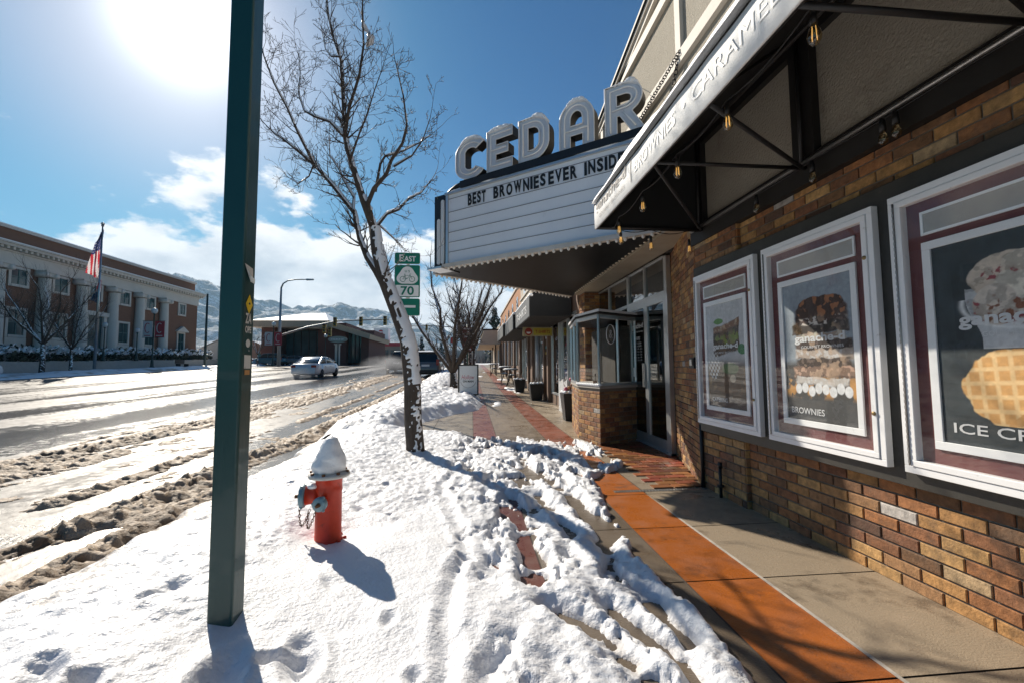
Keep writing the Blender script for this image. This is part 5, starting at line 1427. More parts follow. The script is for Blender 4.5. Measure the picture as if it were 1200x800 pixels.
# rounded triangle emblem with a bicycle
q = B(); tri = []
for k in range(60):
    a = 2*PI*k/60+PI/2; rr_2 = .205*(1+.14*math.cos(3*(a-PI/2)))-.0; tri.append((-1.322+rr_2*math.cos(a)*1.0, 3.045+rr_2*math.sin(a)*.88))
q.prism(tri, SYf-.005, SYf-.002, 'xz'); q.build('emblem', M['sign_white'], BS)
q = B()
for cx in (-1.415, -1.225): q.tube([(cx+.055*math.cos(a), SYf-.007, 2.985+.055*math.sin(a)) for a in np.linspace(0,2*PI,21)[:-1]], .005, 4, closed=True)
for a, c_ in (((-1.415,2.985),(-1.37,3.06)),((-1.37,3.06),(-1.265,3.06)),((-1.37,3.06),(-1.335,2.985)),((-1.335,2.985),(-1.265,3.06)),((-1.415,2.985),(-1.335,2.985)),((-1.225,2.985),(-1.275,3.09)),((-1.37,3.06),(-1.375,3.085)),((-1.275,3.09),(-1.245,3.095)),((-1.39,3.087),(-1.36,3.087))):
    q.tube([(a[0],SYf-.007,a[1]),(c_[0],SYf-.007,c_[1])], .004, 4)
q.build('bicycle_symbol', M['sign_green'], BS)
st('U S', -1.322, 3.125, .10, .05, M['sign_green'], SYf-.007)
q = B(); q.box(-1.47, SYf-.006, 2.39, -1.15, SYf-.0045, 2.44); q.add([(-1.52,SYf-.006,2.415),(-1.45,SYf-.006,2.36),(-1.45,SYf-.006,2.47)], [(0,1,2)]); q.build('arrow', M['sign_white'], BS)

# ================================================================== more kerb trees up the street
def small_tree(name, label, x, y, h, tr, seed, group, nst=5, spread=.5, twigL=.8, dens=.5, depth=1, snowp=.5, fork=.25):
    rg = random.Random(seed); z0 = g(y); tz = h*fork
    trunk = [(x, y, z0-.1), (x+.02, y, z0+tz*.5), (x-.02, y, z0+tz)]
    limbs = []
    for k in range(nst):
        a = 2*PI*k/nst+rg.uniform(-.4,.4); s = spread*rg.uniform(.5,1.1); pts = []
        for i in range(6):
            f_ = i/5; pts.append((x-.02+math.cos(a)*s*h*.5*f_**.9+rg.gauss(0,.02)*h*f_, y+math.sin(a)*s*h*.5*f_+rg.gauss(0,.02)*h*f_, z0+tz+(h-tz)*f_*rg.uniform(.93,1.0)))
        limbs.append((pts, tr*.55, tr*.1))
    return limb_tree(name, label, z0, trunk, [tr*1.15, tr, tr*.85], limbs, seed, group, twigL=twigL, dens=dens, depth=depth, snowp=snowp)
GT = 'bare street trees along the kerb'
small_tree('street_tree', 'dark bare tree with many upright stems behind the sandwich board', -.70, 17.0, 5.0, .15, 12, GT, 8, 1.0, .9, .55, 1, .35, .14)
small_tree('street_tree', 'bare tree behind the brown direction sign', -.30, 24, 5.0, .16, 13, GT, 6, .6, 1.0, .7, 1, .4, .3)
small_tree('street_tree', 'snowy bare tree between the direction sign and the cream canopy', -.1, 36, 6.0, .15, 14, GT, 7, .8, 1.4, .8, 1, .8, .25)
small_tree('street_tree', 'farthest snowy bare tree at the end of the pavement', .3, 52, 7.0, .18, 15, GT, 7, .8, 1.6, .6, 1, .8, .25)
# ================================================================== shops up the street on the right
def window_wall(par, x, y0, y1, z0, z1, nm='shop_window', n=2, sill=.45, framem=None, gl=None):
    """glazed bay in a facade facing -X: frame, panes"""
    framem = framem or M['alu']; q = B(); t = .05
    q.box(x-.03, y0, z0, x+.05, y1, z0+t); q.box(x-.03, y0, z1-t, x+.05, y1, z1)
    for k in range(n+1):
        yy = y0+(y1-y0-t)*k/n; q.box(x-.03, yy, z0+t, x+.05, yy+t, z1-t)
    f = q.build(nm, framem, par); q = B(); q.box(x+.005, y0+t, z0+t, x+.012, y1-t, z1-t); q.build('pane', gl or M['glass_dark'], f); return f
brownpost = mat('brown_post', (.16,.10,.07), .7, 0, c2=(.22,.14,.09), bump=.001); creamw = mat('cream_stucco', (.50,.44,.36), .85, 0, c2=(.42,.36,.29), scale=2, bump=.003, dirt=(.3,.22,.15), dth=.6, dscale=1)
orangeb = mat('orange_brick', (.42,.20,.09), .85, 0, c2=(.32,.14,.07), scale=12, bump=.003)
SH = thing('shop_building', 'cream fronted shop row with black awnings, beyond the theatre entrance', 'building', (2.3, 8.7, g(9)))
b = B(); b.box(2.30, 8.7, 2.9, 9, 19.9, 4.95); b.build('upper_wall', creamw, SH)
b = B(); b.box(2.22, 8.7, 4.9, 9, 19.9, 5.02); b.box(2.25, 8.7, 4.2, 2.3, 19.9, 4.28); b.build('cornice', M['cream_trim'], SH)
for y in (10.3, 12.3, 14.3, 16.3, 18.3):
    b = B(); b.prism([(y-.35,4.32),(y+.35,4.32),(y+.35,4.65)]+[(y+.35*math.cos(a), 4.65+.14*math.sin(a)) for a in np.linspace(.2, PI-.2, 7)]+[(y-.35,4.65)], 2.285, 2.31, 'yz'); b.build('window', M['glass_dark'], SH)
for y in (8.72, 12.45, 13.15, 15.7, 16.9, 19.7):
    b = B(); b.box(2.22, y, g(y)-.02, 2.42, y+.2, 2.95); b.build('post', brownpost, SH)
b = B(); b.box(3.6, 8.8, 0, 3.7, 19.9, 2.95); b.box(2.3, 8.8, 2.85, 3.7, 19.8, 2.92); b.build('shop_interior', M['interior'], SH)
window_wall(SH, 2.34, 8.95, 10.3, .32, 2.4, n=2); window_wall(SH, 2.34, 11.3, 12.4, .4, 2.5, n=1); window_wall(SH, 2.34, 13.4, 15.6, .5, 2.5, n=2); window_wall(SH, 2.34, 17.1, 19.6, .6, 2.6, n=3)
b = B(); b.box(2.33, 8.92, .05, 2.42, 10.3, .32); b.box(2.33, 11.3, .1, 2.42, 12.4, .4); b.box(2.33, 13.35, .1, 2.42, 15.7, .5); b.box(2.33, 17.1, .2, 2.42, 19.7, .6); b.box(2.32,8.9,2.4,2.42,19.8,2.9)
b.build('stall_riser', brownpost, SH)
b = B(); b.box(2.36, 10.35, .1, 2.41, 10.42, 2.4); b.box(2.36, 11.2, .1, 2.41, 11.28, 2.4); b.box(2.36,10.42,.1,2.41,11.2,.3); b.box(2.36,10.42,2.3,2.41,11.2,2.4); dr = b.build('door', M['alu'], SH)
b = B(); b.box(2.38,10.42,.3,2.39,11.2,2.3); b.build('door_glass', M['glass_dark'], dr)
b = B(); b.box(2.30,15.95,.3,2.36,16.85,2.5); b.build('side_door', brownpost, SH)
# things in the first shop window
dm = vmat('display_goods', .6); b = B(); rg = random.Random(8)
for k in range(26):
    y = rg.uniform(9.05, 10.2); z = rg.uniform(.5, 2.2); c = rg.choice([(.5,.1,.12),(.1,.3,.5),(.6,.6,.6),(.1,.4,.4),(.5,.35,.1),(.25,.1,.35)]); s_ = rg.uniform(.05,.14)
    b.box(2.5, y, z, 2.56, y+s_*.8, z+s_*1.4, c)
b.build('window_display', dm, SH, color=True)
# framed round emblem hanging in window of next bay
b = B(); b.tube([(2.3, 14.5+.2*math.cos(a), 1.6+.32*math.sin(a)) for a in np.linspace(0,2*PI,17)[:-1]], .02, 5, closed=True); b.build('window_emblem', M['white_paint'], SH)
# open sign lights
b = B(); b.box(2.28, 13.0, 2.02, 2.30, 13.12, 2.12); b.box(2.28,13.0,1.55,2.30,13.3,1.62, colr=(.7,.45,.05)); b.box(2.28,13.0,1.72,2.30,13.12,1.8,colr=(.05,.4,.4))
b.build('small_sign', vmat('small_sign_paint', .5), SH, color=True)
# wide grey downpipe
b = B(); b.tube([(2.16,13.9,g(14)),(2.16,13.9,2.3)], .07, 12); single(b, 'downpipe', mat('pipe_grey', (.5,.5,.5), .5, .2), 'pale grey round pipe standing before the shop front behind the larger planter', 'pipe')
AWG = 'black shop awnings along the row'
def shop_awning(y0, y1, xf, label, words, zt=3.25):
    z0 = 2.24+g(y0)*.5; t = thing('shop_awning', label, 'awning', (2.25, y0, z0), AWG)
    q = B(); q.prism([(2.28, z0+.02), (2.28, zt+.25), (xf+.0, z0+.50), (xf, z0), (xf+.02, z0), (xf+.02, z0+.02)], y0, y1, 'xz'); q.build('canopy', M['fabric_black'], t)
    q = B(); q.box(xf-.012, y0+.03, z0+.02, xf-.002, y1-.03, z0+.46); v = q.build('valance', mat('valance_grey', (.10,.11,.12), .7) if 'valance_grey' not in bpy.data.materials else bpy.data.materials['valance_grey'], t)
    if words: text('lettering', words, (y1-y0)*.7, .2, (xf-.014, y1-.4, z0+.14), (0,-1,0), (0,0,1), M['sign_white'], v, .001, bold=.02)
    q = B()
    for k in range(34):
        yy = y0+(y1-y0)*(k+.5)/34; hgt = .03+.03*random.Random(k).random(); q.ball((xf+.04, yy, z0+.50), .06, 6, (1.1,1.2,hgt*12*.06/.05))
    q.build('snow', M['snow'], t)
    return t
shop_awning(9.62, 12.7, 1.32, 'black awning with a dark lettered front, first one beyond the marquee', 'GIFTS  &  GOODS' if False else 'T-SHIRTS')
shop_awning(13.3, 16.4, 1.30, 'black awning with a snowy edge, second one beyond the marquee', None)
shop_awning(17.0, 20.6, 1.26, 'black awning farthest up the street, third one beyond the marquee', None)
# hanging yellow sign
HS = thing('hanging_sign', 'small yellow hanging sign with a red round emblem under the first black awning', 'hanging sign', (1.9, 12, 2.0))
b = B(); b.box(1.44, 11.98, 2.02, 2.28, 12.02, 2.27); b.build('board', mat('sign_tan', (.42,.36,.2), .6), HS)
b = B(); b.box(1.74, 11.968, 2.05, 2.26, 11.979, 2.24); b.build('panel', mat('sign_yellow', (.50,.42,.05), .6), HS)
b = B(); b.prism([(1.60+.105*math.cos(a), 2.145+.105*math.sin(a)) for a in np.linspace(0,2*PI,25)[:-1]], 11.965, 11.98, 'xz'); b.build('emblem', mat('sign_red', (.33,.04,.02), .6), HS)
b = B(); b.prism([(1.60+.06*math.cos(a), 2.135+.05*math.sin(a)) for a in np.linspace(PI,2*PI,13)], 11.955, 11.966, 'xz'); b.build('emblem_mark', M['sign_white'], HS)
text('lettering', 'T-SHIRTS', .42, .09, (1.79, 11.966, 2.10), (1,0,0), (0,0,1), bpy.data.materials['sign_red'], HS, .001, bold=.02)
for x in (1.5, 2.2):
    b = B(); b.tube([(x,12,2.27),(x,12,2.55)], .006, 5); b.build('hanger', M['black_metal'], HS)
# wooden bowl-like feature beside the window: white rack
WR = thing('display_rack', 'low white slatted rack standing against the first shop window behind the planter', 'rack', (2.05, 10.2, g(10)))
for i in range(7):
    b = B(); y = 9.5+i*.14; b.box(2.12, y, g(y), 2.15, y+.07, g(y)+.78-.03*(i % 3)); b.build('slat', M['white_paint'], WR)
b = B(); b.box(2.15,9.5,.35,2.17,10.45,.4); b.box(2.15,9.5,.7,2.17,10.45,.75); b.build('rail', M['white_paint'], WR)
# planters
def planter(x, y, w, h, label, seed, flowers=False):
    z = g(y); t = thing('planter', label, 'planter', (x, y, z), 'black tapered planters outside the shops'); k = .72
    q = B(); a, c = w/2*k, w/2
    vs = [(x-a,y-a,z),(x+a,y-a,z),(x+a,y+a,z),(x-a,y+a,z),(x-c,y-c,z+h),(x+c,y-c,z+h),(x+c,y+c,z+h),(x-c,y+c,z+h)]
    ci = c-.03; vs += [(x-ci,y-ci,z+h),(x+ci,y-ci,z+h),(x+ci,y+ci,z+h),(x-ci,y+ci,z+h),(x-ci,y-ci,z+h-.05),(x+ci,y-ci,z+h-.05),(x+ci,y+ci,z+h-.05),(x-ci,y+ci,z+h-.05)]
    q.add(vs, [(3,2,1,0),(0,1,5,4),(1,2,6,5),(2,3,7,6),(3,0,4,7),(4,5,9,8),(5,6,10,9),(6,7,11,10),(7,4,8,11),(8,9,13,12),(9,10,14,13),(10,11,15,14),(11,8,12,15),(12,13,14,15)])
    q.build('pot', M['black_metal'], t)
    rg = random.Random(seed); q = B()
    for i in range(24):
        q.ball((x+rg.uniform(-c*.85,c*.85), y+rg.uniform(-c*.85,c*.85), z+h+rg.uniform(-.01,.03)), rg.uniform(.035,.07), 7, (1,1,.7))
    q.build('snow', M['snow'], t)
    q = B()
    for i in range(40):
        a_ = rg.uniform(0,2*PI); p0 = Vector((x+rg.uniform(-c*.5,c*.5), y+rg.uniform(-c*.5,c*.5), z+h)); q.tube([p0, p0+Vector((math.cos(a_)*.09, math.sin(a_)*.09, rg.uniform(.06,.22)))], [.006,.003], 4)
    q.build('plant', mat('dry_plant', (.16,.11,.08), .8) if 'dry_plant' not in bpy.data.materials else bpy.data.materials['dry_plant'], t)
    if flowers:
        q = B()
        for i in range(9): q.ball((x+rg.uniform(-.14,.1), y+rg.uniform(-.1,.15), z+h+rg.uniform(.08,.3)), rg.uniform(.03,.055), 7, (1,1,.9), colr=rg.choice([(.5,.16,.05),(.45,.07,.12),(.55,.25,.1)]))
        q.build('flower', vmat('petals', .6), t, color=True)
planter(2.02, 8.75, .36, .55, 'black planter with orange and pink dried flowers, nearest one beside the ticket booth', 1, True)
planter(1.98, 13.2, .44, .50, 'black planter with snow and a dry bush, standing before the grey pipe', 2)
planter(1.80, 16.2, .42, .48, 'smaller black planter farthest up the pavement of the three', 3)
# little pot on the booth sill
PT = thing('flower_pot', 'tiny brown pot with a stalk on the snowy sill of the ticket booth', 'flower pot', (1.80, 6.17, .885))
b = B(); b.lathe([(.022,.0),(.032,.06),(.034,.062),(.028,.062),(.024,.05)], (1.79, 6.15, .887), 14); b.build('pot', mat('terracotta', (.2,.12,.08), .8), PT)
b = B(); b.tube([(1.79,6.15,.93),(1.795,6.15,1.03)], .004, 5); b.ball((1.795,6.15,1.04), .012, 6, (1,1,1.6)); b.build('stalk', M['twig'], PT)
# outdoor tables with snow
def cafe_table(x, y, label, r=.34, big=False):
    z = g(y); t = thing('cafe_table', label, 'table', (x, y, z), 'snow covered cafe tables outside the shops')
    q = B(); q.lathe([(r,0),(r,.025)], (x,y,z+.72), 20); q.build('table_top', M['black_metal'], t)
    for k in range(4):
        a = k*PI/2+.6; q = B(); q.tube([(x+.05*math.cos(a), y+.05*math.sin(a), z+.7), (x+.1*math.cos(a), y+.1*math.sin(a), z+.3), (x+r*.8*math.cos(a), y+r*.8*math.sin(a), z)], .014, 6); q.build('leg', M['black_metal'], t)
    q = B(); q.lathe([(r-.01,0),(r-.01,.03),(r-.06,.06),(.0,.075)], (x,y,z+.746), 18); q.build('snow', M['snow'], t)
def cafe_chair(x, y, rz, label):
    z = g(y); t = thing('cafe_chair', label, 'chair', (x, y, z), 'black metal chairs at the cafe tables'); c, s = math.cos(rz), math.sin(rz)
    def W(a, b_, h): return (x+a*c-b_*s, y+a*s+b_*c, z+h)
    q = B(); q.bar(W(-.2,0,.45), W(.2,0,.45), .4, .025); q.build('seat', M['black_metal'], t)
    q = B(); q.tube([W(.2,-.2,.45), W(.23,-.19,.85), W(.23,.19,.85), W(.2,.2,.45)], .012, 6)
    for k in range(4): q.tube([W(.2,-.12+k*.08,.45), W(.23,-.12+k*.08,.84)], .007, 5)
    q.build('backrest', M['black_metal'], t)
    for a in (-.18,.18):
        for b_ in (-.18,.18): q = B(); q.tube([W(a,b_,.44), W(a*1.15,b_*1.15,0)], .011, 6); q.build('leg', M['black_metal'], t)
    q = B(); q.ball(W(0,0,.475), .17, 10, (1,1,.25)); q.build('snow', M['snow'], t)
cafe_table(1.75, 19.3, 'snow topped round cafe table nearest the planters'); cafe_table(1.75, 22.6, 'snow topped cafe table in the middle of the outdoor seating'); cafe_table(1.45, 28.5, 'snow topped cafe table farthest up the pavement')
cafe_chair(1.9, 20.2, PI/2, 'black metal chair between the nearest and middle cafe tables'); cafe_chair(1.7, 21.7, -PI/2, 'black metal chair just before the middle cafe table'); cafe_chair(1.5, 29.3, PI/2, 'black metal chair behind the farthest cafe table')
# second building: orange brick with chimney, cream canopy
OB = thing('brick_shop', 'orange brick shop building with arched windows beyond the black awnings', 'building', (2.3, 20, g(20)))
b = B(); b.box(2.32, 20.0, 3.0, 9, 34, 5.15); b.build('upper_wall', orangeb, OB)
b = B(); b.box(2.26, 20.0, 5.12, 9, 34, 5.22); b.box(2.28,20,3.5,2.33,34,3.6); b.build('cornice', M['cream_trim'], OB)
for y in (21.5, 24, 26.5, 29, 31.5):
    b = B(); b.prism([(y-.4,3.8),(y+.4,3.8),(y+.4,4.5)]+[(y+.4*math.cos(a), 4.5+.2*math.sin(a)) for a in np.linspace(.2, PI-.2, 7)]+[(y-.4,4.5)], 2.305, 2.33, 'yz'); b.build('window', M['glass_dark'], OB)
for y in (20.1, 22.8, 25.6, 28.4, 31.2, 33.7):
    b = B(); b.box(2.24, y, g(y)-.05, 2.45, y+.28, 3.1); b.build('post', brownpost, OB)
for a, c in ((20.4,22.8),(23.1,25.6),(25.9,28.4),(28.7,31.2)): window_wall(OB, 2.38, a, c, g(a)+.5, 3.0, n=2)
b = B(); b.box(2.36,20.3,g(20)-.05,2.44,33.7,g(34)+.45); b.box(3.6,20,0,3.7,34,3.1); b.build('stall_riser', brownpost, OB)
b = B(); b.box(3.4, 30, 5.2, 4.1, 30.8, 6.3); b.box(3.34,29.94,6.3,4.16,30.86,6.42); b.build('chimney', orangeb, OB)
b = B(); b.box(2.25,33.9,g(34)-.1,8,48,4.6); single(b, 'cream_building', creamw, 'plain cream building behind the cream canopy at the end of the shop row', 'building')
CC = thing('cream_canopy', 'boxy cream canopy reaching over the pavement at the far end of the shop row', 'canopy', (1.7, 34, 3.2))
b = B(); b.prism([(2.26,4.15),(.95,4.05),(.95,3.9),(.62,3.0),(.62,2.95),(.7,2.95),(2.26,2.95)], 33.6, 44, 'xz'); b.build('canopy', mat('canopy_cream', (.62,.54,.42), .8, 0, c2=(.55,.48,.38)), CC)
b = B(); b.box(.9,33.58,4.05,2.3,44,4.16); b.build('trim', M['fabric_black'], CC)
for y in (33.8, 38.5, 43): b = B(); b.tube([(1.9,y,g(y)),(1.9,y,3.0)], .045, 8); b.build('pole', M['black_metal'], CC)
b = B(); b.box(2.2,34.5,1.1,2.24,35.8,3.4); b.build('shop_window', M['glass_dark'], CC)

# sandwich board
AB = thing('sandwich_board', 'black framed white sandwich board sign on the pavement in front of the bare trees', 'sandwich board', (-.10, 14, g(14)))
z0 = g(14)+.10; xa_, xb_ = -.43, .23
b = B(); t_ = .045; yy = 14.0
for x0, x1, za, zb_ in ((xa_,xa_+t_,z0,z0+1.0),(xb_-t_,xb_,z0,z0+1.0),(xa_+t_,xb_-t_,z0,z0+t_),(xa_+t_,xb_-t_,z0+1.0-t_,z0+1.0)): b.box(x0, yy, za, x1, yy+.04, zb_)
b.build('frame', M['black_metal'], AB)
b = B(); b.box(xa_+t_, yy+.012, z0+t_, xb_-t_, yy+.028, z0+1-t_); b.build('panel', M['sign_white'], AB)
text('script_lettering', 'Hollow', .42, .14, (-.32, yy+.011, z0+.52), (1,0,0), (0,0,1), mat('pink_lettering', (.5,.07,.11), .5), AB, .001, italic=.35)
text('lettering', 'ON MAIN', .34, .07, (-.27, yy+.011, z0+.42), (1,0,0), (0,0,1), M['black_letter'], AB, .001, bold=.03)
b = B(); b.tube([(-.10+.25*math.cos(a), yy+.009, z0+.50+.25*math.sin(a)) for a in np.linspace(PI*1.08, PI*1.92, 15)], .006, 5); b.build('arc_line', mat('arc_grey', (.25,.25,.27), .5), AB)
for x in (-.33, .13):
    b = B(); b.tube([(x, yy+.02, z0), (x-.02, yy-.08, g(14)+.02)], .018, 6); b.build('foot', M['black_metal'], AB)
    b = B(); b.tube([(x, yy+.04, z0+.9), (x, yy+.45, g(14)+.02)], .014, 6); b.build('rear_leg', M['black_metal'], AB)
b = B(); b.tube([(-.36,yy-.08,g(14)+.05),(.2,yy-.08,g(14)+.05)], .012, 6); b.tube([(.2+.05*math.cos(a)+.03,yy-.08,g(14)+.02+.05*math.sin(a)) for a in np.linspace(0,2*PI,13)[:-1]], .01, 5, closed=True); b.build('stand_bar', M['black_metal'], AB)

# brown direction signs on a post
DS = thing('direction_sign', 'brown direction signs with white arrows on a green post behind the sandwich board', 'road sign', (-.18, 20, g(20)))
b = B(); b.tube([(-.18,20.03,g(20)-.1),(-.18,20.03,3.15)], .035, 8); b.build('post', mat('post_green', (.05,.12,.09), .5), DS)
for z0_, z1_, w in ((2.72,3.02,'PARK'),(2.34,2.66,'CITY'),(1.92,2.28,'VISIT')):
    q = B(); q.box(-.40, 19.98, z0_, .04, 20.0, z1_); pl_ = q.build('sign_plate', M['sign_brown'], DS)
    text('lettering', 'CENTER' if w == 'CITY' else w, .30, .07, (-.34, 19.978, z1_-.12), (1,0,0), (0,0,1), M['sign_white'], pl_, .001, bold=.02)
    q = B(); q.box(-.2, 19.972, z0_+.07, -.06, 19.978, z0_+.10); q.add([(-.06,19.975,z0_+.03),(.0,19.975,z0_+.085),(-.06,19.975,z0_+.14)], [(0,1,2)]); q.build('arrow', M['sign_white'], pl_)
b = B(); b.box(-1.0, 20.98, 2.35, -.72, 21.0, 2.62); b.tube([(-.86,21.03,g(21)),(-.86,21.03,2.65)], .03, 6)
single(b, 'red_sign', mat('sign_red2', (.35,.04,.04), .5), 'small red sign half hidden among the stems of the many stemmed tree', 'road sign')
# ================================================================== post office style building across the street
PB = mat('red_brick_far', (.20,.10,.062), .85, 0, c2=(.15,.075,.048), scale=1.5, bump=.01, bscale=9, stretch=(1,1,3))
STN = mat('pale_stone', (.60,.56,.50), .8, 0, c2=(.5,.46,.41), scale=1.2, bump=.005, bscale=12)
WG = glassmat('window_teal', (.05,.12,.13), 1.4)
wgd = mat('window_dark', (.02,.05,.055), .12, 0, c2=(.05,.13,.14), scale=.8)
BX = -40.0; YE = 66.8; YS_ = 16.0; ZB0 = 3.2
PO = thing('brick_building', 'long two storey red brick building with pale stone columns and cornice across the street', 'building', (BX, 50, ZB0))
b = B(); b.box(BX-22, YS_, .8, BX, YE, 12.0); b.box(BX-22, YS_, 12.0, BX-.25, YE-.3, 13.55); b.build('wall', PB, PO)
b = B()
b.box(BX-22, YS_, 13.55, BX-.1, YE-.15, 13.8)
b.box(BX-22, YS_, 10.38, BX+.12, YE+.06, 11.45)
b.box(BX-22, YS_, 11.45, BX+.25, YE+.2, 11.6)
b.box(BX-22, YS_, 11.82, BX+.75, YE+.55, 12.05); b.box(BX-22, YS_, 12.05, BX+.9, YE+.7, 12.2)
b.build('entablature', STN, PO)
b = B(); y = YS_
while y < YE+.3: b.box(BX+.2, y, 11.6, BX+.62, y+.22, 11.82); y += .5
b.build('dentil_course', STN, PO)['kind'] = 'stuff'
b = B(); b.box(BX-22, YS_, 13.8, BX-.1, YE-.15, 13.88); b.box(BX-.3, YS_, 12.2, BX+.85, YE+.65, 12.27); b.build('roof_snow', M['snow'], PO)
# columns
cys = [19.9, 23.9, 27.9, 31.8, 35.8, 39.7, 43.7, 47.6, 51.5, 55.4, 59.5]
for y in cys:
    q = B(); q.lathe([(.62,3.1),(.62,3.35),(.56,3.45),(.52,3.6),(.50,6),(.44,9.6),(.46,9.7)], (BX+.35, y, 0), 20); c_ = q.build('column', STN, PO)
    q = B(); q.box(BX-.1, y-.62, 10.2, BX+1.0, y+.62, 10.38)
    for s in (-.5,.5): q.lathe([(.24,-.1),(.24,1.0)], (BX, y+s, 9.98), 14, 'x')
    q.box(BX-.1, y-.5, 9.85, BX+.9, y+.5, 10.2); q.build('capital', STN, c_)
def far_window(y, z0, z1, w, ped=False, deep=True):
    q = B(); s = .22
    q.box(BX-.02, y-w/2-s, z0-s, BX+.1, y-w/2, z1+s); q.box(BX-.02, y+w/2, z0-s, BX+.1, y+w/2+s, z1+s); q.box(BX-.02, y-w/2, z1, BX+.1, y+w/2, z1+s); q.box(BX-.02, y-w/2, z0-s, BX+.14, y+w/2, z0)
    if ped: q.prism([(y-w/2-.5, z1+s), (y+w/2+.5, z1+s), (y+w/2+.5, z1+s+.12), (y, z1+s+.75), (y-w/2-.5, z1+s+.12)], BX-.02, BX+.4, 'yz')
    f = q.build('window', STN, PO)
    q = B(); q.box(BX-.3, y-w/2, z0, BX+.02, y+w/2, z1); q.build('pane', wgd, f)
    q = B(); q.box(BX+.02, y-.035, z0, BX+.06, y+.035, z1); q.box(BX+.02, y-w/2, (z0+z1)/2-.03, BX+.06, y+w/2, (z0+z1)/2+.03); q.build('glazing_bar', mat('bar_teal', (.06,.15,.15), .5) if 'bar_teal' not in bpy.data.materials else bpy.data.materials['bar_teal'], f)
wc = [(a+c_)/2 for a, c_ in zip(cys, cys[1:])]
for y in wc:
    far_window(y, 8.75, 10.1, 1.35)
    if abs(y-49.55) < .1:
        q = B(); q.box(BX, y-1.35, 3.2, BX+.3, y-.95, 7.2); q.box(BX, y+.95, 3.2, BX+.3, y+1.35, 7.2); q.box(BX, y-1.5, 6.9, BX+.4, y+1.5, 7.35); q.build('door_surround', STN, PO)
        q = B(); q.box(BX+.02, y-.95, 3.1, BX+.08, y+.95, 6.9); q.build('door', wgd, PO)
    else: far_window(y, 4.3, 6.5, 1.35)
far_window(63.4, 8.75, 10.1, 1.2); far_window(63.4, 3.9, 6.1, 1.2, True)
# panels under lower windows
q = B()
for y in wc:
    if abs(y-49.55) > .1: q.box(BX-.01, y-.9, 3.2, BX+.12, y+.9, 4.06)
q.box(BX-22, YS_, .8, BX+.2, YE+.1, 3.25); q.build('plinth', STN, PO)
# terrace: low retaining wall, lawn with snow, hedge
b = B()
for a, c in zip(range(14, 70, 4), range(18, 74, 4)): b.box(-37.6, a, g(a)-.3, -37.3, c, 1.2+.0375*(c-14)*.7)
RW = single(b, 'retaining_wall', M['concrete'], 'low grey retaining wall in front of the hedge of the long brick building', 'wall')
b = B()
for a, c in zip(range(14, 72, 4), range(18, 76, 4)): b.box(-62, a, 0, -37.6, c, 1.15+.0375*(c-14)*.7)
struct(b.build('lawn', gm_))
def shrub(name, label, x, y, z, rx, ry, rz, seed, group, snow=.5, leafm=None, nl=260, ls=.12):
    rg = random.Random(seed); t = thing(name, label, 'hedge', (x, y, z), group); q = B(); s = B()
    for i in range(nl):
        u = rg.uniform(-1,1); a = rg.uniform(0,2*PI); rr3 = rg.uniform(.5,1.05); k = math.sqrt(1-u*u)
        p = Vector((x+rx*k*math.cos(a)*rr3, y+ry*k*math.sin(a)*rr3, z+rz*.9+rz*u*rr3)); n_ = Vector((rg.gauss(0,1),rg.gauss(0,1),rg.gauss(0,1))).normalized(); v = n_.orthogonal().normalized()*ls*rg.uniform(.6,1.3); w = n_.cross(v)
        tgt = s if (u > .1 and rg.random() < snow) else q
        tgt.add([p-v-w*.6, p+v-w*.6, p+v+w*.6, p-v+w*.6], [(0,1,2,3)])
    q.build('foliage', leafm or M['hedge'], t, recalc=False)
    if s.v: s.build('snow', M['snow'], t, recalc=False)
M['hedge'] = mat('hedge_leaf', (.03,.045,.025), .8, 0, c2=(.06,.05,.03))
for i, y in enumerate(np.arange(34, 66.5, 1.9)):
    shrub('hedge_shrub', 'snow dusted clipped shrub in the row before the long brick building', -38.6+.2*(i % 2), y, 1.2+.0375*(y-14)*.7-.1, 1.0, 1.15, .85, 100+i, 'snowy shrubs along the retaining wall', .75, nl=240, ls=.15)
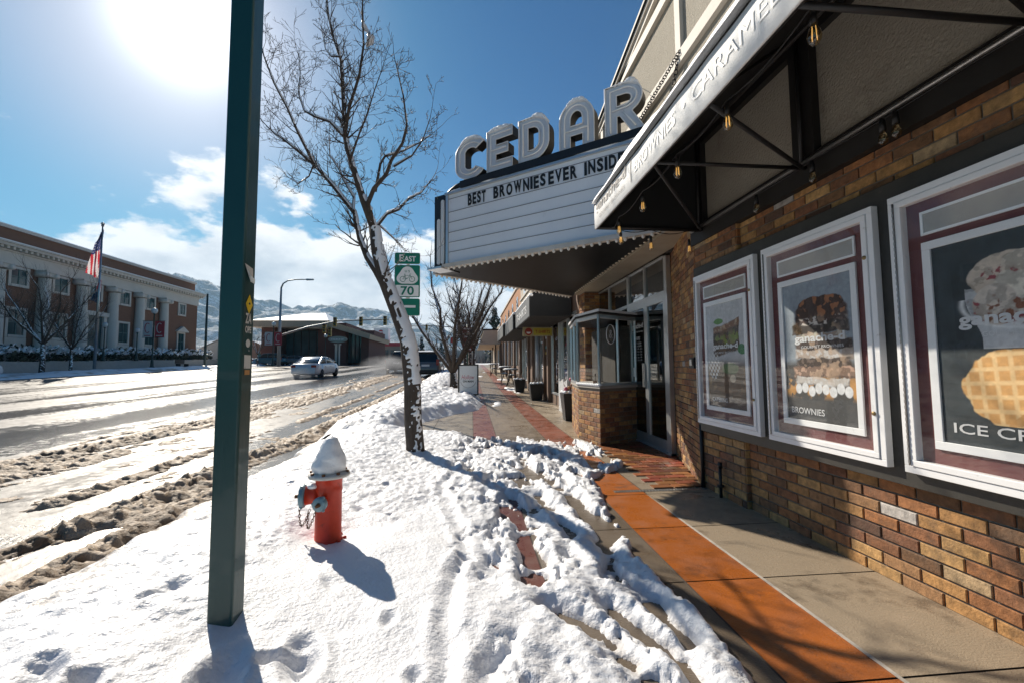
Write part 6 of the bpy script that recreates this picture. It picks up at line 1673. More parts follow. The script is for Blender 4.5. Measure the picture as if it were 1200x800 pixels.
# flag pole and flag
FP = thing('flagpole', 'tall silver flagpole with a ball finial in front of the long brick building', 'flagpole', (-36, 45, 1.6))
b = B(); b.tube([(-36,45,1.3),(-36,45,8),(-36,45,15.2)], [.13,.11,.06], 12); b.build('pole', M['steel'], FP)
b = B(); b.ball((-36,45,15.45), .16, 12); b.tube([(-36,45,15.2),(-36,45,15.3)], .12, 10); b.build('finial', M['steel'], FP)
def flag(name, label, ztop, zbot, w, stripes):
    nu, nv = 44, 60; S, T = np.meshgrid(np.linspace(0,1,nu), np.linspace(0,1,nv))
    # limp flag hanging from the hoist: folds
    fold = np.sin(S*9+T*2.2)*.16*(.3+T)+.05*np.sin(S*23)
    X = -36+.12+w*(.2+.8*S)*(.35+.45*T)*np.where(T < .2, .4+3*T, 1)*(-1)*.62+.0*fold
    Y = 45+fold*1.3-S*.1; Z = ztop-(ztop-zbot)*T*(1-.10*S)-.7*S*(1-T)
    C = np.zeros(S.shape+(3,))
    if stripes:
        st_ = (np.floor(S*13).astype(int) % 2 == 0)
        C[:] = np.where(((np.floor((S*.8+T*.35)*13)).astype(int) % 2 == 0)[..., None], (.6,.04,.06), (.8,.78,.78)); can = (T < .42)&(S > -.1)
        can = (T < .40+.1*S); C[can] = (.03,.045,.17)
        star = can & ((np.floor(S*14)+np.floor(T*26)) % 2 == 0) & (np.abs((S*14) % 1-.5) < .25) & (np.abs((T*26) % 1-.5) < .25); C[star] = (.6,.6,.62)
    else:
        C[:] = (.04,.09,.16); C[T < .35] = (.45,.08,.1); C[(T > .35)&(T < .5)] = (.5,.45,.45)
    fm_ = vmat('flag_cloth', .8, var=.08); f_nt = fm_.node_tree; pb = f_nt.nodes['Principled BSDF']
    tl_ = N(f_nt, 'ShaderNodeBsdfTranslucent'); at2 = N(f_nt, 'ShaderNodeAttribute', attribute_name='Col'); lk(f_nt, at2.outputs['Color'], tl_.inputs['Color'])
    mxs = N(f_nt, 'ShaderNodeMixShader'); mxs.inputs[0].default_value = .5; lk(f_nt, pb.outputs[0], mxs.inputs[1]); lk(f_nt, tl_.outputs[0], mxs.inputs[2]); lk(f_nt, mxs.outputs[0], f_nt.nodes['Material Output'].inputs['Surface'])
    o = grid_obj(name, X, Y, Z, fm_, None, colors=C); tag(o, label, 'flag'); return o
flag('flag', 'limp striped flag with a blue starred corner hanging near the top of the silver pole', 14.9, 10.0, 2.2, True)
flag('small_flag', 'small blue and red flag hanging under the striped flag on the silver pole', 9.9, 7.6, 1.0, False)
# street lamps with globe and banners
M['lamp_green'] = mat('lamp_green', (.01,.035,.03), .5); M['globe'] = mat('globe', (.62,.63,.62), .3)
M['banner_red'] = mat('banner_red', (.42,.03,.04), .6); M['banner_white'] = mat('banner_white', (.6,.55,.52), .6)
def lamp(x, y, h, label, banners=True, s=1.0, zb=None, twin=False):
    z = g(y) if zb is None else zb; t = thing('street_lamp', label, 'street lamp', (x, y, z), 'globe street lamps along the far side')
    q = B(); q.lathe([(.26*s,0),(.26*s,.15),(.16*s,.35),(.12*s,.9),(.075*s,1.0),(.06*s,h-.35),(.10*s,h-.3),(.12*s,h-.2)], (x,y,z), 14); q.build('post', M['lamp_green'], t)
    q = B(); q.ball((x,y,z+h+.05), .30*s, 14, (1,1,1.05)); q.build('globe', M['globe'], t)
    if banners:
        z1, z0_ = z+h-1.0, z+h-2.7
        for sx_, m_, w in ((1, M['banner_red'], 'B'), (-1, M['banner_white'], 'C')):
            q = B(); xa2, xb2 = x+sx_*.12, x+sx_*1.05; q.box(xa2, y-.02, z0_, xb2, y+.02, z1-.05); bn = q.build('banner', m_, t)
            q = B(); q.tube([(x,y,z1),(x+sx_*1.1,y,z1)], .025, 6); q.tube([(x,y,z0_-.03),(x+sx_*1.1,y,z0_-.03)], .025, 6); q.build('banner_arm', M['lamp_green'], t)
            q = B(); cx = x+sx_*.58
            q.tube([(cx+.26*math.cos(a), y-.03, (z0_+z1)/2+.1+.5*math.sin(a)) for a in np.linspace(.9, 5.4, 14)], .04, 5)
            q.box(cx-.3, y-.03, z0_+.12, cx+.3, y-.021, z0_+.2); q.build('banner_mark', M['banner_white'] if sx_ > 0 else M['banner_red'], bn)
    return t
lamp(-33, 48.1, 6.0, 'globe street lamp with banners by the right end of the long brick building')
lamp(-37.0, 51.5, 3.3, 'short globe lamp beside the entrance walk of the long brick building', False, .8, 2.2)
lamp(-37.0, 47.2, 3.6, 'short globe lamp left of the entrance walk, by the flagpole', False, .8, 2.1)
lamp(-25.6, 58.5, 5.4, 'globe street lamp with banners beside the signal mast', True, .9)
lamp(-22.8, 70, 4.4, 'globe lamp standing in front of the middle of the brick hall', False, .9)
b = B(); b.tube([(-33,57,g(57)-.1),(-33,57,10.6)], [.15,.11], 10); single(b, 'utility_pole', M['lamp_green'], 'plain dark pole between the long brick building and the foreground post', 'pole')
b = B(); b.tube([(-31.3,63,g(63)-.1),(-31.3,63,9.9)], [.16,.12], 10); single(b, 'utility_pole', M['lamp_green'], 'plain dark pole in front of the left half of the brick hall', 'pole')
small_tree('street_tree', 'small spreading bare tree before the low wall of the long brick building', -33.2, 36.8, 7.6, .16, 31, 'bare trees across the street', 6, 1.1, 1.9, .45, 1, .6, .30)
small_tree('street_tree', 'small bare tree near the door of the long brick building', -36.4, 43.0, 6.5, .12, 33, 'bare trees across the street', 6, .8, 1.5, .45, 1, .3, .3)
small_tree('street_tree', 'little bare tree before the left end of the brick hall', -31, 66, 5.0, .10, 34, 'bare trees across the street', 5, .8, 1.3, .45, 1, .3, .3)
# bicycle rack / bench silhouette by the lamp
BN = thing('bench', 'dark metal bench on the snowy pavement between the lamp and the plain pole', 'bench', (-33.6, 54, g(54)))
q = B(); q.box(-34.0,53.2,g(54)+.42,-33.5,54.8,g(54)+.47); q.build('seat', M['black_metal'], BN)
q = B(); q.box(-34.05,53.2,g(54)+.5,-34.0,54.8,g(54)+.95); q.build('backrest', M['black_metal'], BN)
for y in (53.3,54.7): q = B(); q.box(-34.0,y,g(54),-33.5,y+.06,g(54)+.42); q.build('leg', M['black_metal'], BN)

# ================================================================== brick hall with white hipped roof
BH = thing('brick_hall', 'low brown brick hall with a wide snow covered roof, beyond the white car', 'building', (-28, 78, 2.2))
hb = mat('hall_brick', (.13,.05,.038), .85, 0, c2=(.09,.04,.03), scale=2, bump=.01, bscale=6)
b = B(); b.box(-35.2,76,1.8,-33.0,92,8.3); b.box(-26.5,77.5,1.8,-21.8,92,9.1); b.box(-19.2,77.5,1.8,-17.9,92,7.0); b.box(-33,82,1.8,-18,92,8.2); b.build('wall', hb, BH)
b = B(); b.box(-33,80.5,2.2,-26.5,80.7,8.0); b.build('glass_front', wgd, BH)
b = B(); b.box(-21.8,79,2.2,-19.2,79.2,7.8); b.build('glass_entrance', wgd, BH)
b = B()
for x in np.arange(-33, -26.6, 1.3): b.box(x-.08,80.35,2.2,x+.08,80.5,8.0)
for x in (-21.3,-20.6,-19.9): b.box(x-.07,78.8,2.2,x+.07,79.0,7.9)
b.build('mullion', M['black_metal'], BH)
b = B(); b.box(-36.6,75,8.15,-24.2,93,9.25); b.box(-27.0,75.2,7.9,-24.2,77.5,8.15)
b.prism([(-24.2,8.3),(-24.2,9.3),(-17.2,6.95),(-17.4,6.15)], 75.4, 93, 'xz'); b.build('fascia', mat('beige_fascia', (.42,.34,.25), .7), BH)
b = B(); vs = [(-36.7,74.9,9.25),(-24.0,74.9,9.25),(-17.1,75.3,6.98),(-17.1,93,6.98),(-24.0,93.2,9.25),(-36.7,93.2,9.25),(-30.5,84,11.6),(-27.5,84,11.6)]
b.add(vs, [(0,1,7,6),(1,2,3,4),(1,4,7),(4,5,6,7),(5,0,6),(0,5,4,3,2,1)]); b.build('roof', M['snow'], BH)
# monument sign and oval street-name sign
MS = thing('monument_sign', 'pale stone pylon before the dark glass of the brick hall', 'pylon', (-21.5, 72, g(72)))
b = B(); b.box(-21.9,71.8,g(72)-.1,-21.2,72.2,5.0); b.build('pylon', STN, MS)
b = B(); b.box(-22.05,71.7,5.0,-21.05,72.3,5.15); b.build('cap', STN, MS)
OV = thing('name_sign', 'pale green oval name sign mounted on a post before the brick hall', 'sign', (-20.8, 69.5, g(70)))
b = B(); b.prism([(-20.8+1.45*math.cos(a), 5.7+.5*math.sin(a)) for a in np.linspace(0,2*PI,29)[:-1]], 69.4, 69.6, 'xz'); b.build('board', mat('sage_sign', (.28,.33,.28), .6), OV)
text('lettering', 'MUSEUM OF ART', 2.0, .26, (-21.8,69.39,5.58), (1,0,0), (0,0,1), M['sign_white'], OV, .003, bold=.02)
b = B(); b.tube([(-20.8,69.7,g(70)),(-20.8,69.7,5.4)], .09, 8); b.build('post', M['lamp_green'], OV)

# ================================================================== traffic signals and curved light
TS = thing('signal_mast', 'grey traffic signal mast with a long arm and yellow signal heads over the road', 'traffic light', (-25.4, 60, g(60)))
gs = mat('galv_grey', (.33,.36,.38), .5, .5); yel = mat('signal_yellow', (.42,.26,.04), .5)
b = B(); b.tube([(-25.5,60,g(60)-.1),(-25.45,60,12.0)], [.24,.12], 12); b.tube([(-25.45,60,12.0),(-25.2,60,12.6),(-24.6,60,13.0),(-23.6,60,13.15),(-21.4,60,13.2)], [.12,.10,.09,.08,.06], 8); b.build('pole', gs, TS)
b = B(); b.prism([(-22.2,13.05),(-21.3,13.1),(-21.25,13.25),(-22.2,13.27)], 59.85, 60.15, 'xz'); b.build('luminaire', gs, TS)
b = B(); b.tube([(-25.4,60,5.6),(-22,60,6.7),(-18,60,7.55),(-14,60,7.75),(-11.2,60,7.8)], [.15,.13,.11,.085,.06], 8); b.build('mast_arm', gs, TS)
def head(x, y, z, par, side=False):
    q = B(); q.box(x-.22,y-.12,z-.62,x+.22,y+.12,z+.62); h = q.build('signal_head', yel, par)
    for k, c in enumerate(('lens_red','lens_amber','lens_green')):
        m_ = bpy.data.materials.get(c) or mat(c, ((.12,.01,.01),(.16,.09,.01),(.01,.07,.04))[k], .3)
        q = B(); q.lathe([(.14,0),(.14,.02)], (x, y-.12, z+.38-.38*k), 12, '-y'); q.build('lens', m_, h)
        q = B(); q.lathe([(.16,0),(.16,.2)], (x, y-.12, z+.38-.38*k), 12, '-y', a0=0, a1=PI); q.build('visor', M['black_metal'], h)
for x, z in ((-18.3,7.4),(-14.9,7.5),(-11.7,7.6)): head(x, 59.8, z, TS)
head(-19.8, 60.2, 6.6, TS); head(-19.1, 60.3, 6.1, TS)
b = B(); b.box(-25.8,59.7,4.6,-25.2,59.9,5.9); b.build('control_box', mat('sign_grey', (.35,.33,.33), .6), TS)
T2 = thing('signal_mast', 'distant traffic signal arm with a yellow head reaching over the road behind the tree', 'traffic light', (-2, 95, g(95)))
b = B(); b.tube([(-1.5,95,g(95)-.1),(-1.5,95,10.6)], [.2,.14], 8); b.tube([(-1.5,95,9.8),(-8,95,10.3),(-14,95,10.4)], [.12,.1,.06], 8); b.build('pole', gs, T2)
head(-9.7, 94.8, 9.9, T2); head(-13.5, 94.8, 10.0, T2)
# red low shop and white tower far away
RS = thing('roadside_shop', 'low far shop building with a red band along its roof, beside the white tower', 'building', (-30, 141, 2.8))
b = B(); b.box(-35.5,141,2.5,-20,152,8.2); b.build('wall', mat('tan_wall', (.32,.24,.18), .8), RS)
b = B(); b.box(-35.8,140.8,8.2,-19.8,152.3,9.4); b.build('roof_band', M['banner_red'], RS)
for k in range(5): b = B(); b.box(-34.5+k*2.9,140.9,4.0,-32.3+k*2.9,141.05,7.0); b.build('window', wgd, RS)
TW = thing('white_tower', 'blank white tower with a round red emblem beyond the red roofed shop', 'tower', (-29.5, 146, 2.8))
b = B(); b.box(-31.8,144,2.8,-27.2,148,14.3); b.build('wall', M['sign_white'], TW)
b = B(); b.prism([(-29.5+.75*math.cos(a),12.9+.75*math.sin(a)) for a in np.linspace(0,2*PI,21)[:-1]], 143.85, 144.05, 'xz'); b.build('emblem', M['banner_red'], TW)
b = B(); b.box(-30.6,143.8,12.75,-28.4,143.9,13.05); b.build('emblem_band', M['sign_white'], TW)
# distant houses and bits beyond the crossing, left of the hall and up the road
rg = random.Random(77); hm = [mat('house_wall_a', (.42,.36,.3), .8), mat('house_wall_b', (.28,.16,.11), .8), mat('house_wall_c', (.5,.48,.44), .8)]
HL = ['pale distant house with a snowy gable','brown distant house with a snowy gable','white distant house with a snowy gable']
PL = ['left of the brick hall','just left of the brick hall roof','right of the plain dark pole','right of the white tower','behind the parked estate car','near the end of the road','behind the tree stems','low on the slope behind the crossing','behind the far signal arm']
for i, (x, y, s) in enumerate(((-62,112,4.5),(-50,104,4),(-72,130,5),(-21,168,5),(-14,190,5),(-8,215,6),(4,180,5),(14,190,5),(-3,260,6))):
    z = g(y); t = thing('house', HL[i % 3]+' '+PL[i], 'house', (x, y, z), 'distant houses')
    q = B(); q.box(x-s, y, z-.3, x+s, y+s*1.6, z+s*.8); q.prism([(x-s,z+s*.8),(x+s,z+s*.8),(x,z+s*1.25)], y, y+s*1.6, 'xz'); q.build('wall', hm[i % 3], t)
    q = B(); q.add([(x-s*1.08,y-.3,z+s*.78),(x,y-.3,z+s*1.32),(x,y+s*1.7,z+s*1.32),(x-s*1.08,y+s*1.7,z+s*.78)], [(0,1,2,3)]); q.add([(x+s*1.08,y-.3,z+s*.78),(x,y-.3,z+s*1.32),(x,y+s*1.7,z+s*1.32),(x+s*1.08,y+s*1.7,z+s*.78)], [(0,1,2,3)]); q.build('roof', M['snow'], t)
    for k in (-.5,.4): q = B(); q.box(x+k*s-.5, y-.06, z+s*.3, x+k*s+.5, y+.02, z+s*.6); q.build('window', wgd, t)
# far trees
ev = mat('evergreen', (.025,.045,.03), .85, 0, c2=(.05,.07,.05))
def conifer(x, y, h, label, seed):
    rg = random.Random(seed); z = g(y); t = thing('conifer', label, 'tree', (x, y, z), 'distant conifers'); q = B(); q.tube([(x,y,z),(x,y,z+h)], [.25,.05], 6); q.build('trunk', M['bark'], t)
    q = B(); s = B()
    for i in range(700):
        f_ = rg.random()**.8; r3 = h*.22*(1-f_)*(.7+.5*math.sin(f_*23+seed))+.2; a = rg.uniform(0,2*PI); rr4 = r3*rg.uniform(.4,1.1)
        p = Vector((x+rr4*math.cos(a), y+rr4*math.sin(a), z+h*(.12+.86*f_)-rr4*.25)); n_ = Vector((rg.gauss(0,1),rg.gauss(0,1),rg.gauss(0,1))).normalized(); v = n_.orthogonal().normalized()*h*.022; w = n_.cross(v)
        (s if rg.random() < .22 else q).add([p-v-w, p+v-w, p+v+w, p-v+w], [(0,1,2,3)])
    q.build('crown', ev, t, recalc=False); s.build('snow', M['snow'], t, recalc=False)
conifer(3.4, 62, 8.2, 'dark snow flecked evergreen above the far end of the shop row', 3)
conifer(-17, 150, 9, 'dark evergreen at the far end of the road left of the estate car', 5)
conifer(-12, 175, 9, 'dark evergreen at the far end of the road behind the estate car', 6)
# wooded skyline strip near the crossing: bare thicket masses
bt = mat('thicket', (.12,.085,.07), .9, 0, c2=(.2,.17,.15))
q = B(); rg = random.Random(9)
for i in range(5200):
    x = rg.uniform(-110, 30); y = rg.uniform(160, 330)
    if -20 < x < -2 and rg.random() < .8: continue
    z = g(y); h = rg.uniform(2.5, 8)*(.6+.8*_n1(x*.08, y*.03)); a = rg.uniform(-.25,.25)
    p = Vector((x,y,z)); q.tube([p, p+Vector((a*h,0,h))], [.14,.03], 3, cap=False)
o = q.build('thicket', bt, None, recalc=False); stuff(o, 'far brown mass of bare trees below the mountains', 'woods')

# ================================================================== mountains
nx, ny = 420, 150
A_, Dn = np.meshgrid(np.linspace(R(-75), R(45), nx), np.linspace(0, 1, ny))
D = 2100+Dn*3300
X = D*np.sin(A_); Y = D*np.cos(A_)
az = np.degrees(A_)+.0
prof = np.interp(az, [-75,-60,-45,-36,-31,-26,-20,-15,-10,-6,-3,0,3,8,15,25,45], [.19,.185,.19,.195,.195,.178,.165,.155,.145,.122,.10,.07,.056,.05,.05,.05,.05])
n1_ = fbm(X/520, Y/520, 3, 6, .52)
rid = 1-np.abs(fbm(X/620+5, Y/620, 13, 6, .55)*2-1)*1.6
shape = ss(0, .8, Dn)*(1-.25*ss(.85, 1, Dn))
Z = 4+(D*prof*.82)*shape*(.62+.30*rid+.30*n1_)
Z += 22*(fbm(X/90, Y/90, 23, 4)-.5)*shape
mm, nt, p = newmat('mountain')
ge = N(nt, 'ShaderNodeNewGeometry'); na = N(nt, 'ShaderNodeTexNoise', i_Scale=.012, i_Detail=10, i_Roughness=.72); lk(nt, ge.outputs['Position'], na.inputs['Vector'])
nb = N(nt, 'ShaderNodeTexNoise', i_Scale=.05, i_Detail=8, i_Roughness=.8); lk(nt, ge.outputs['Position'], nb.inputs['Vector'])
a_ = N(nt, 'ShaderNodeMath', operation='ADD'); lk(nt, na.outputs['Fac'], a_.inputs[0]); lk(nt, nb.outputs['Fac'], a_.inputs[1])
r_ = N(nt, 'ShaderNodeMapRange'); r_.inputs['From Min'].default_value = .95; r_.inputs['From Max'].default_value = 1.2; lk(nt, a_.outputs['Value'], r_.inputs['Value'])
c_ = N(nt, 'ShaderNodeMix', data_type='RGBA'); c_.inputs[6].default_value = (.045,.055,.065,1); c_.inputs[7].default_value = (.75,.78,.82,1); lk(nt, r_.outputs['Result'], c_.inputs[0]); lk(nt, c_.outputs[2], p.inputs['Base Color']); p.inputs['Roughness'].default_value = .9
o = grid_obj('mountains', X, Y, Z, mm); struct(o)
# ================================================================== vehicles
CG = {}
def carmats():
    if CG: return
    CG['glass'] = mat('car_glass', (.02,.028,.03), .06); CG['tail'] = mat('tail_lamp', (.30,.012,.01), .25); CG['trim'] = mat('car_trim', (.02,.02,.02), .5)
    CG['chrome'] = mat('hub_alloy', (.45,.45,.46), .3, .8)
def loft(b, secs, mi=None, smooth=True):
    """secs: list of closed rings (equal count)"""
    n = len(secs[0]); vs = [p for s in secs for p in s]; fs = []
    for i in range(len(secs)-1):
        for k in range(n): fs.append((i*n+k, i*n+(k+1) % n, (i+1)*n+(k+1) % n, (i+1)*n+k))
    fs.append(tuple(range(n-1,-1,-1))); fs.append(tuple((len(secs)-1)*n+k for k in range(n)))
    b.add(vs, fs, smooth)
def vehicle(name, label, cat, x, y, rz, paint, kind='sedan', group=None, dirt=True):
    """built at the origin heading +Y, then placed. rear at y=-L/2"""
    carmats(); t = thing(name, label, cat, (0,0,0), group)
    if kind == 'sedan':   L, W, H, belt, r = 4.6, 1.78, 1.44, .92, .32; roofp = [(-1.85,.98),(-1.35,1.22),(-.75,1.41),(-.1,1.44),(.5,1.38),(1.05,1.12),(1.35,.98)]; deck = [(-2.3,.62),(-2.27,.95),(-1.95,1.0),(-1.3,.98),(1.3,.96),(1.75,.88),(2.15,.74),(2.3,.55)]
    elif kind == 'suv':   L, W, H, belt, r = 4.7, 1.9, 1.78, 1.05, .37; roofp = [(-2.22,1.08),(-2.12,1.5),(-1.95,1.70),(-1.2,1.77),(0,1.78),(.7,1.70),(1.25,1.25),(1.4,1.08)]; deck = [(-2.35,.6),(-2.33,1.0),(-2.22,1.08),(0,1.07),(1.4,1.05),(1.9,.98),(2.25,.85),(2.35,.6)]
    else:                 L, W, H, belt, r = 5.5, 1.98, 1.88, 1.15, .40; roofp = [(-.35,1.18),(-.3,1.62),(-.1,1.82),(.5,1.88),(1.0,1.82),(1.55,1.35),(1.65,1.18)]; deck = [(-2.75,.7),(-2.73,1.16),(-.3,1.16),(1.6,1.14),(2.2,1.10),(2.6,.98),(2.75,.7)]
    ys_ = sorted(set([p[0] for p in deck]+list(np.linspace(-L/2, L/2, 24))))
    secs = []
    for yy in ys_:
        top = np.interp(yy, [p[0] for p in deck], [p[1] for p in deck]); e = abs(yy)/(L/2); hw = W/2*(1-.10*max(0, (e-.72)/.28)**2*1.4); bot = .24+.12*max(0, (e-.85)/.15)
        secs.append([(-hw*.94,yy,bot),(-hw,yy,bot+.15),(-hw,yy,(bot+top)/2),(-hw*.97,yy,top-.08),(-hw*.90,yy,top),(hw*.90,yy,top),(hw*.97,yy,top-.08),(hw,yy,(bot+top)/2),(hw,yy,bot+.15),(hw*.94,yy,bot)])
    b = B(); loft(b, secs); body = b.build('body', paint, t)
    # greenhouse
    b = B(); secs = []
    yr = [p[0] for p in roofp]; zr = [p[1] for p in roofp]
    for yy in np.linspace(yr[0], yr[-1], 20):
        zt = np.interp(yy, yr, zr); zb_ = belt-.02; f_ = (zt-zb_)/(H-zb_); ht = W/2*.86*(1-.16*max(0, f_)); hb_ = W/2*.90
        secs.append([(-hb_,yy,zb_),(-ht-.0,yy,max(zb_+.01,zt-.05)),(-ht*.9,yy,max(zb_+.015,zt)),(ht*.9,yy,max(zb_+.015,zt)),(ht,yy,max(zb_+.01,zt-.05)),(hb_,yy,zb_)])
    loft(b, secs); b.build('cabin', CG['glass'], t)
    # roof skin and pillars
    b = B(); secs = []
    flat = [i for i, z in enumerate(zr) if z > H-.24]; ya, yb = yr[flat[0]], yr[flat[-1]]
    for yy in np.linspace(ya, yb, 8):
        zt = np.interp(yy, yr, zr)+.008; ht = W/2*.86*.845; secs.append([(-ht,yy,zt-.07),(-ht*.92,yy,zt),(ht*.92,yy,zt),(ht,yy,zt-.07),(ht*.9,yy,zt-.03),(-ht*.9,yy,zt-.03)])
    loft(b, secs)
    def pil(y0, z0, y1, z1, w=.07):
        for s in (-1,1): b.bar((s*W/2*.905,y0,z0), (s*W/2*.735,y1,z1), w, .03, up=(s,0,.3))
    if kind == 'sedan': pil(-1.75,.96,-.78,1.39,.12); pil(-.35,.96,-.2,1.42,.05); pil(1.3,.96,.55,1.36,.06)
    elif kind == 'suv': pil(-2.2,1.05,-2.0,1.66,.12); pil(-1.3,1.05,-1.25,1.74,.07); pil(-.2,1.05,-.1,1.75,.06); pil(1.35,1.05,.72,1.68,.07)
    else: pil(-.35,1.15,-.2,1.74,.12); pil(.6,1.15,.6,1.84,.07); pil(1.6,1.15,1.02,1.78,.07)
    b.build('roof', paint, t)
    yb_ = -L/2
    for s in (-1,1):
        b = B(); 
        if kind == 'sedan': b.box(s*.50, yb_-.008, .74, s*.80, yb_+.15, .90)
        elif kind == 'suv': b.box(s*.70, yb_-.008, .85, s*.88, yb_+.12, 1.25)
        else: b.box(s*.85, yb_-.008, .80, s*.97, yb_+.1, 1.10)
        b.build('tail_light', CG['tail'], t, bevel=.02)
        b = B(); b.box(s*.55, L/2-.16, .60, s*.80, L/2-.03, .74); b.build('headlight', M['glass'], t)
        b = B(); b.ball((s*(W/2+.08), .95 if kind == 'sedan' else 1.05, belt+.10), .10, 10, (.9,.6,.7)); b.build('mirror', CG['trim'], t)
        for k, yy in enumerate((-L/2+.92, L/2-.86)):
            b = B(); b.lathe([(r*.55,-.11),(r*.93,-.11),(r,-.07),(r,.07),(r*.93,.11),(r*.55,.11)], (s*(W/2-.10), yy, r), 24, 'x'); w_ = b.build('wheel', M['rubber'], t)
            b = B(); b.lathe([(.04,0),(r*.58,.0),(r*.60,.02)], (s*(W/2-.10)+(.09 if s > 0 else -.09), yy, r), 16, 'x' if s > 0 else '-x')
            b.build('rim', CG['chrome'], w_)
            b = B(); b.lathe([(r*1.14,0),(r*1.16,.03)], (s*(W/2-.055), yy, r*1.03), 24, 'x' if s > 0 else '-x', a0=0, a1=PI*2); b.build('wheel_arch', CG['trim'], t)
    b = B(); b.box(-W/2*.86, yb_-.04, .34, W/2*.86, yb_+.1, .56); b.build('bumper', CG['trim'] if kind != 'sedan' else paint, t, bevel=.03)
    b = B(); b.box(-.26, yb_-.02, .62 if kind == 'sedan' else .78, .26, yb_+.02, .74 if kind == 'sedan' else .91); b.build('number_plate', M['sign_white'], t)
    if kind == 'sedan':
        b = B(); b.bar((-.75,-1.83,1.0),(-.0,-1.83,1.0),.01,.01); b.build('boot_line', CG['trim'], t)
    for yy in (.25, -.75):
        for s in (-1,1):
            b = B(); b.box(s*(W/2-.002), yy-.09, belt-.16, s*(W/2+.02), yy+.06, belt-.13); b.build('door_handle', CG['trim'], t)
    t.location = (x, y, g(y)-.15); t.rotation_euler = (math.atan((g(y+1)-g(y-1))/2), 0, rz)
    return t
wp = mat('white_car_paint', (.66,.66,.66), .3, 0, c2=(.58,.57,.55), scale=3, coat=.6, dirt=(.25,.22,.18), dth=.58, dscale=2, damt=.5)
vehicle('car', 'white sedan driving away on the wet road with spray behind its wheels', 'car', -10.95, 31.9, -.03, wp, 'sedan')
gp_ = mat('grey_car_paint', (.10,.12,.13), .3, 0, c2=(.16,.16,.15), scale=2, coat=.5, dirt=(.2,.17,.14), dth=.55, dscale=2, damt=.6)
sv = vehicle('car', 'dark grey estate car with a snowy roof parked at the kerb behind the nearest tree', 'car', -3.02, 31.3, 0, gp_, 'suv')
nu, nv = 22, 40
S, T = np.meshgrid(np.linspace(-1,1,nu), np.linspace(-1,1,nv)); o = grid_obj('roof_snow', S*.66, T*1.35-.7, 1.76+.05*np.clip(1-np.maximum(np.abs(S)**4, np.abs(T)**6), 0, 1)+.012*fbm(S*3, T*5, 3, 3)-.03*(np.abs(T) > .97), M['snow'], None)
o.parent = sv
dk = mat('dark_car_paint', (.025,.028,.03), .3, 0, c2=(.08,.075,.07), coat=.5)
vehicle('pickup_truck', 'dark pickup truck driving away up the road in a cloud of spray', 'pickup truck', -6.3, 40, 0, dk, 'truck')
# parked cars in front of the brick hall and far left
for x, y, rz, p_, k_, l_ in ((-34.6,68,PI/2,wp,'sedan','white sedan parked before the left end of the brick hall'),(-30.6,69,PI/2-.2,mat('teal_paint', (.05,.16,.2), .35, coat=.4),'suv','teal parked car beside the signal mast'),(-27.4,70,PI/2,gp_,'sedan','grey sedan parked before the glass front of the brick hall'),(-24.2,71,PI/2,dk,'sedan','black sedan parked left of the driving white sedan'),(-33.3,31.0,.0,wp,'suv','white parked car cut off by the left edge of the photo'),(-37.5,72,PI/2,dk,'suv','dark car parked behind the plain dark pole')):
    c = vehicle('parked_car', l_, 'car', x, y, rz, p_, k_, 'cars parked across the street'); c.location.z = g(y)+(.0 if y > 60 else -.1)
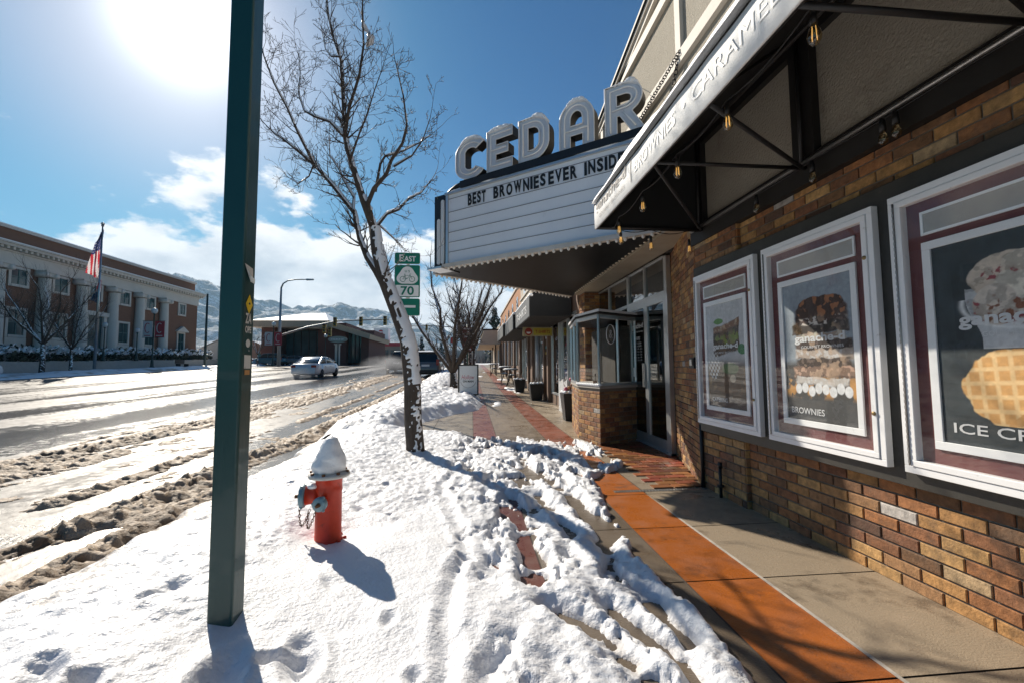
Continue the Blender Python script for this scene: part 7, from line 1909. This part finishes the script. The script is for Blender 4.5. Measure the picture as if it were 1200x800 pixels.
# spray thrown up by the moving vehicles
def mist(name, label, c, s, dens, seed):
    q = B(); q.ball((0,0,0), 1, 20, s); m, nt, p = newmat(name+str(seed)); nt.nodes.remove(p); out = nt.nodes['Material Output']
    v = N(nt, 'ShaderNodeVolumePrincipled'); v.inputs['Color'].default_value = (.95,.95,.95,1)
    tcn = N(nt, 'ShaderNodeTexCoord'); mpn = N(nt, 'ShaderNodeMapping'); mpn.inputs['Scale'].default_value = (1/s[0],1/s[1],1/s[2]); lk(nt, tcn.outputs['Object'], mpn.inputs['Vector'])
    ln = N(nt, 'ShaderNodeVectorMath', operation='LENGTH'); lk(nt, mpn.outputs['Vector'], ln.inputs[0])
    fa = N(nt, 'ShaderNodeMapRange', interpolation_type='SMOOTHSTEP'); fa.inputs['From Min'].default_value = 1.0; fa.inputs['From Max'].default_value = .1; lk(nt, ln.outputs['Value'], fa.inputs['Value'])
    nz = N(nt, 'ShaderNodeTexNoise', i_Scale=1.2, i_Detail=3); lk(nt, tcn.outputs['Object'], nz.inputs['Vector'])
    nr = N(nt, 'ShaderNodeMapRange'); nr.inputs['From Min'].default_value = .35; nr.inputs['From Max'].default_value = .7; lk(nt, nz.outputs['Fac'], nr.inputs['Value'])
    mu_ = N(nt, 'ShaderNodeMath', operation='MULTIPLY'); lk(nt, fa.outputs['Result'], mu_.inputs[0]); lk(nt, nr.outputs['Result'], mu_.inputs[1])
    m3 = N(nt, 'ShaderNodeMath', operation='MULTIPLY'); m3.inputs[1].default_value = dens; lk(nt, mu_.outputs['Value'], m3.inputs[0]); lk(nt, m3.outputs['Value'], v.inputs['Density'])
    lk(nt, v.outputs['Volume'], out.inputs['Volume']); o = q.build('spray', m, None); o.location = c; stuff(o, label, 'spray')
mist('spray', 'pale spray hanging behind the dark pickup truck', (-6.8, 35.8, g(36)+.45), (2.4,3.2,1.1), 1.0, 1)
mist('spray', 'thin spray behind the wheels of the white sedan', (-11.2, 29.4, g(29)+.1), (1.6,2.2,.6), .8, 2)
scene.cycles.volume_step_rate = 2.0; scene.cycles.volume_max_steps = 64
# air
hz = B(); hz.box(-4200,-60,-3,3300,5600,1100); m, nt, p = newmat('haze_air'); nt.nodes.remove(p)
v = N(nt, 'ShaderNodeVolumePrincipled'); v.inputs['Color'].default_value = (.5,.76,1,1); v.inputs['Density'].default_value = .00011; v.inputs['Anisotropy'].default_value = .1
lk(nt, v.outputs['Volume'], nt.nodes['Material Output'].inputs['Volume']); o = hz.build('haze', m, None); stuff(o)
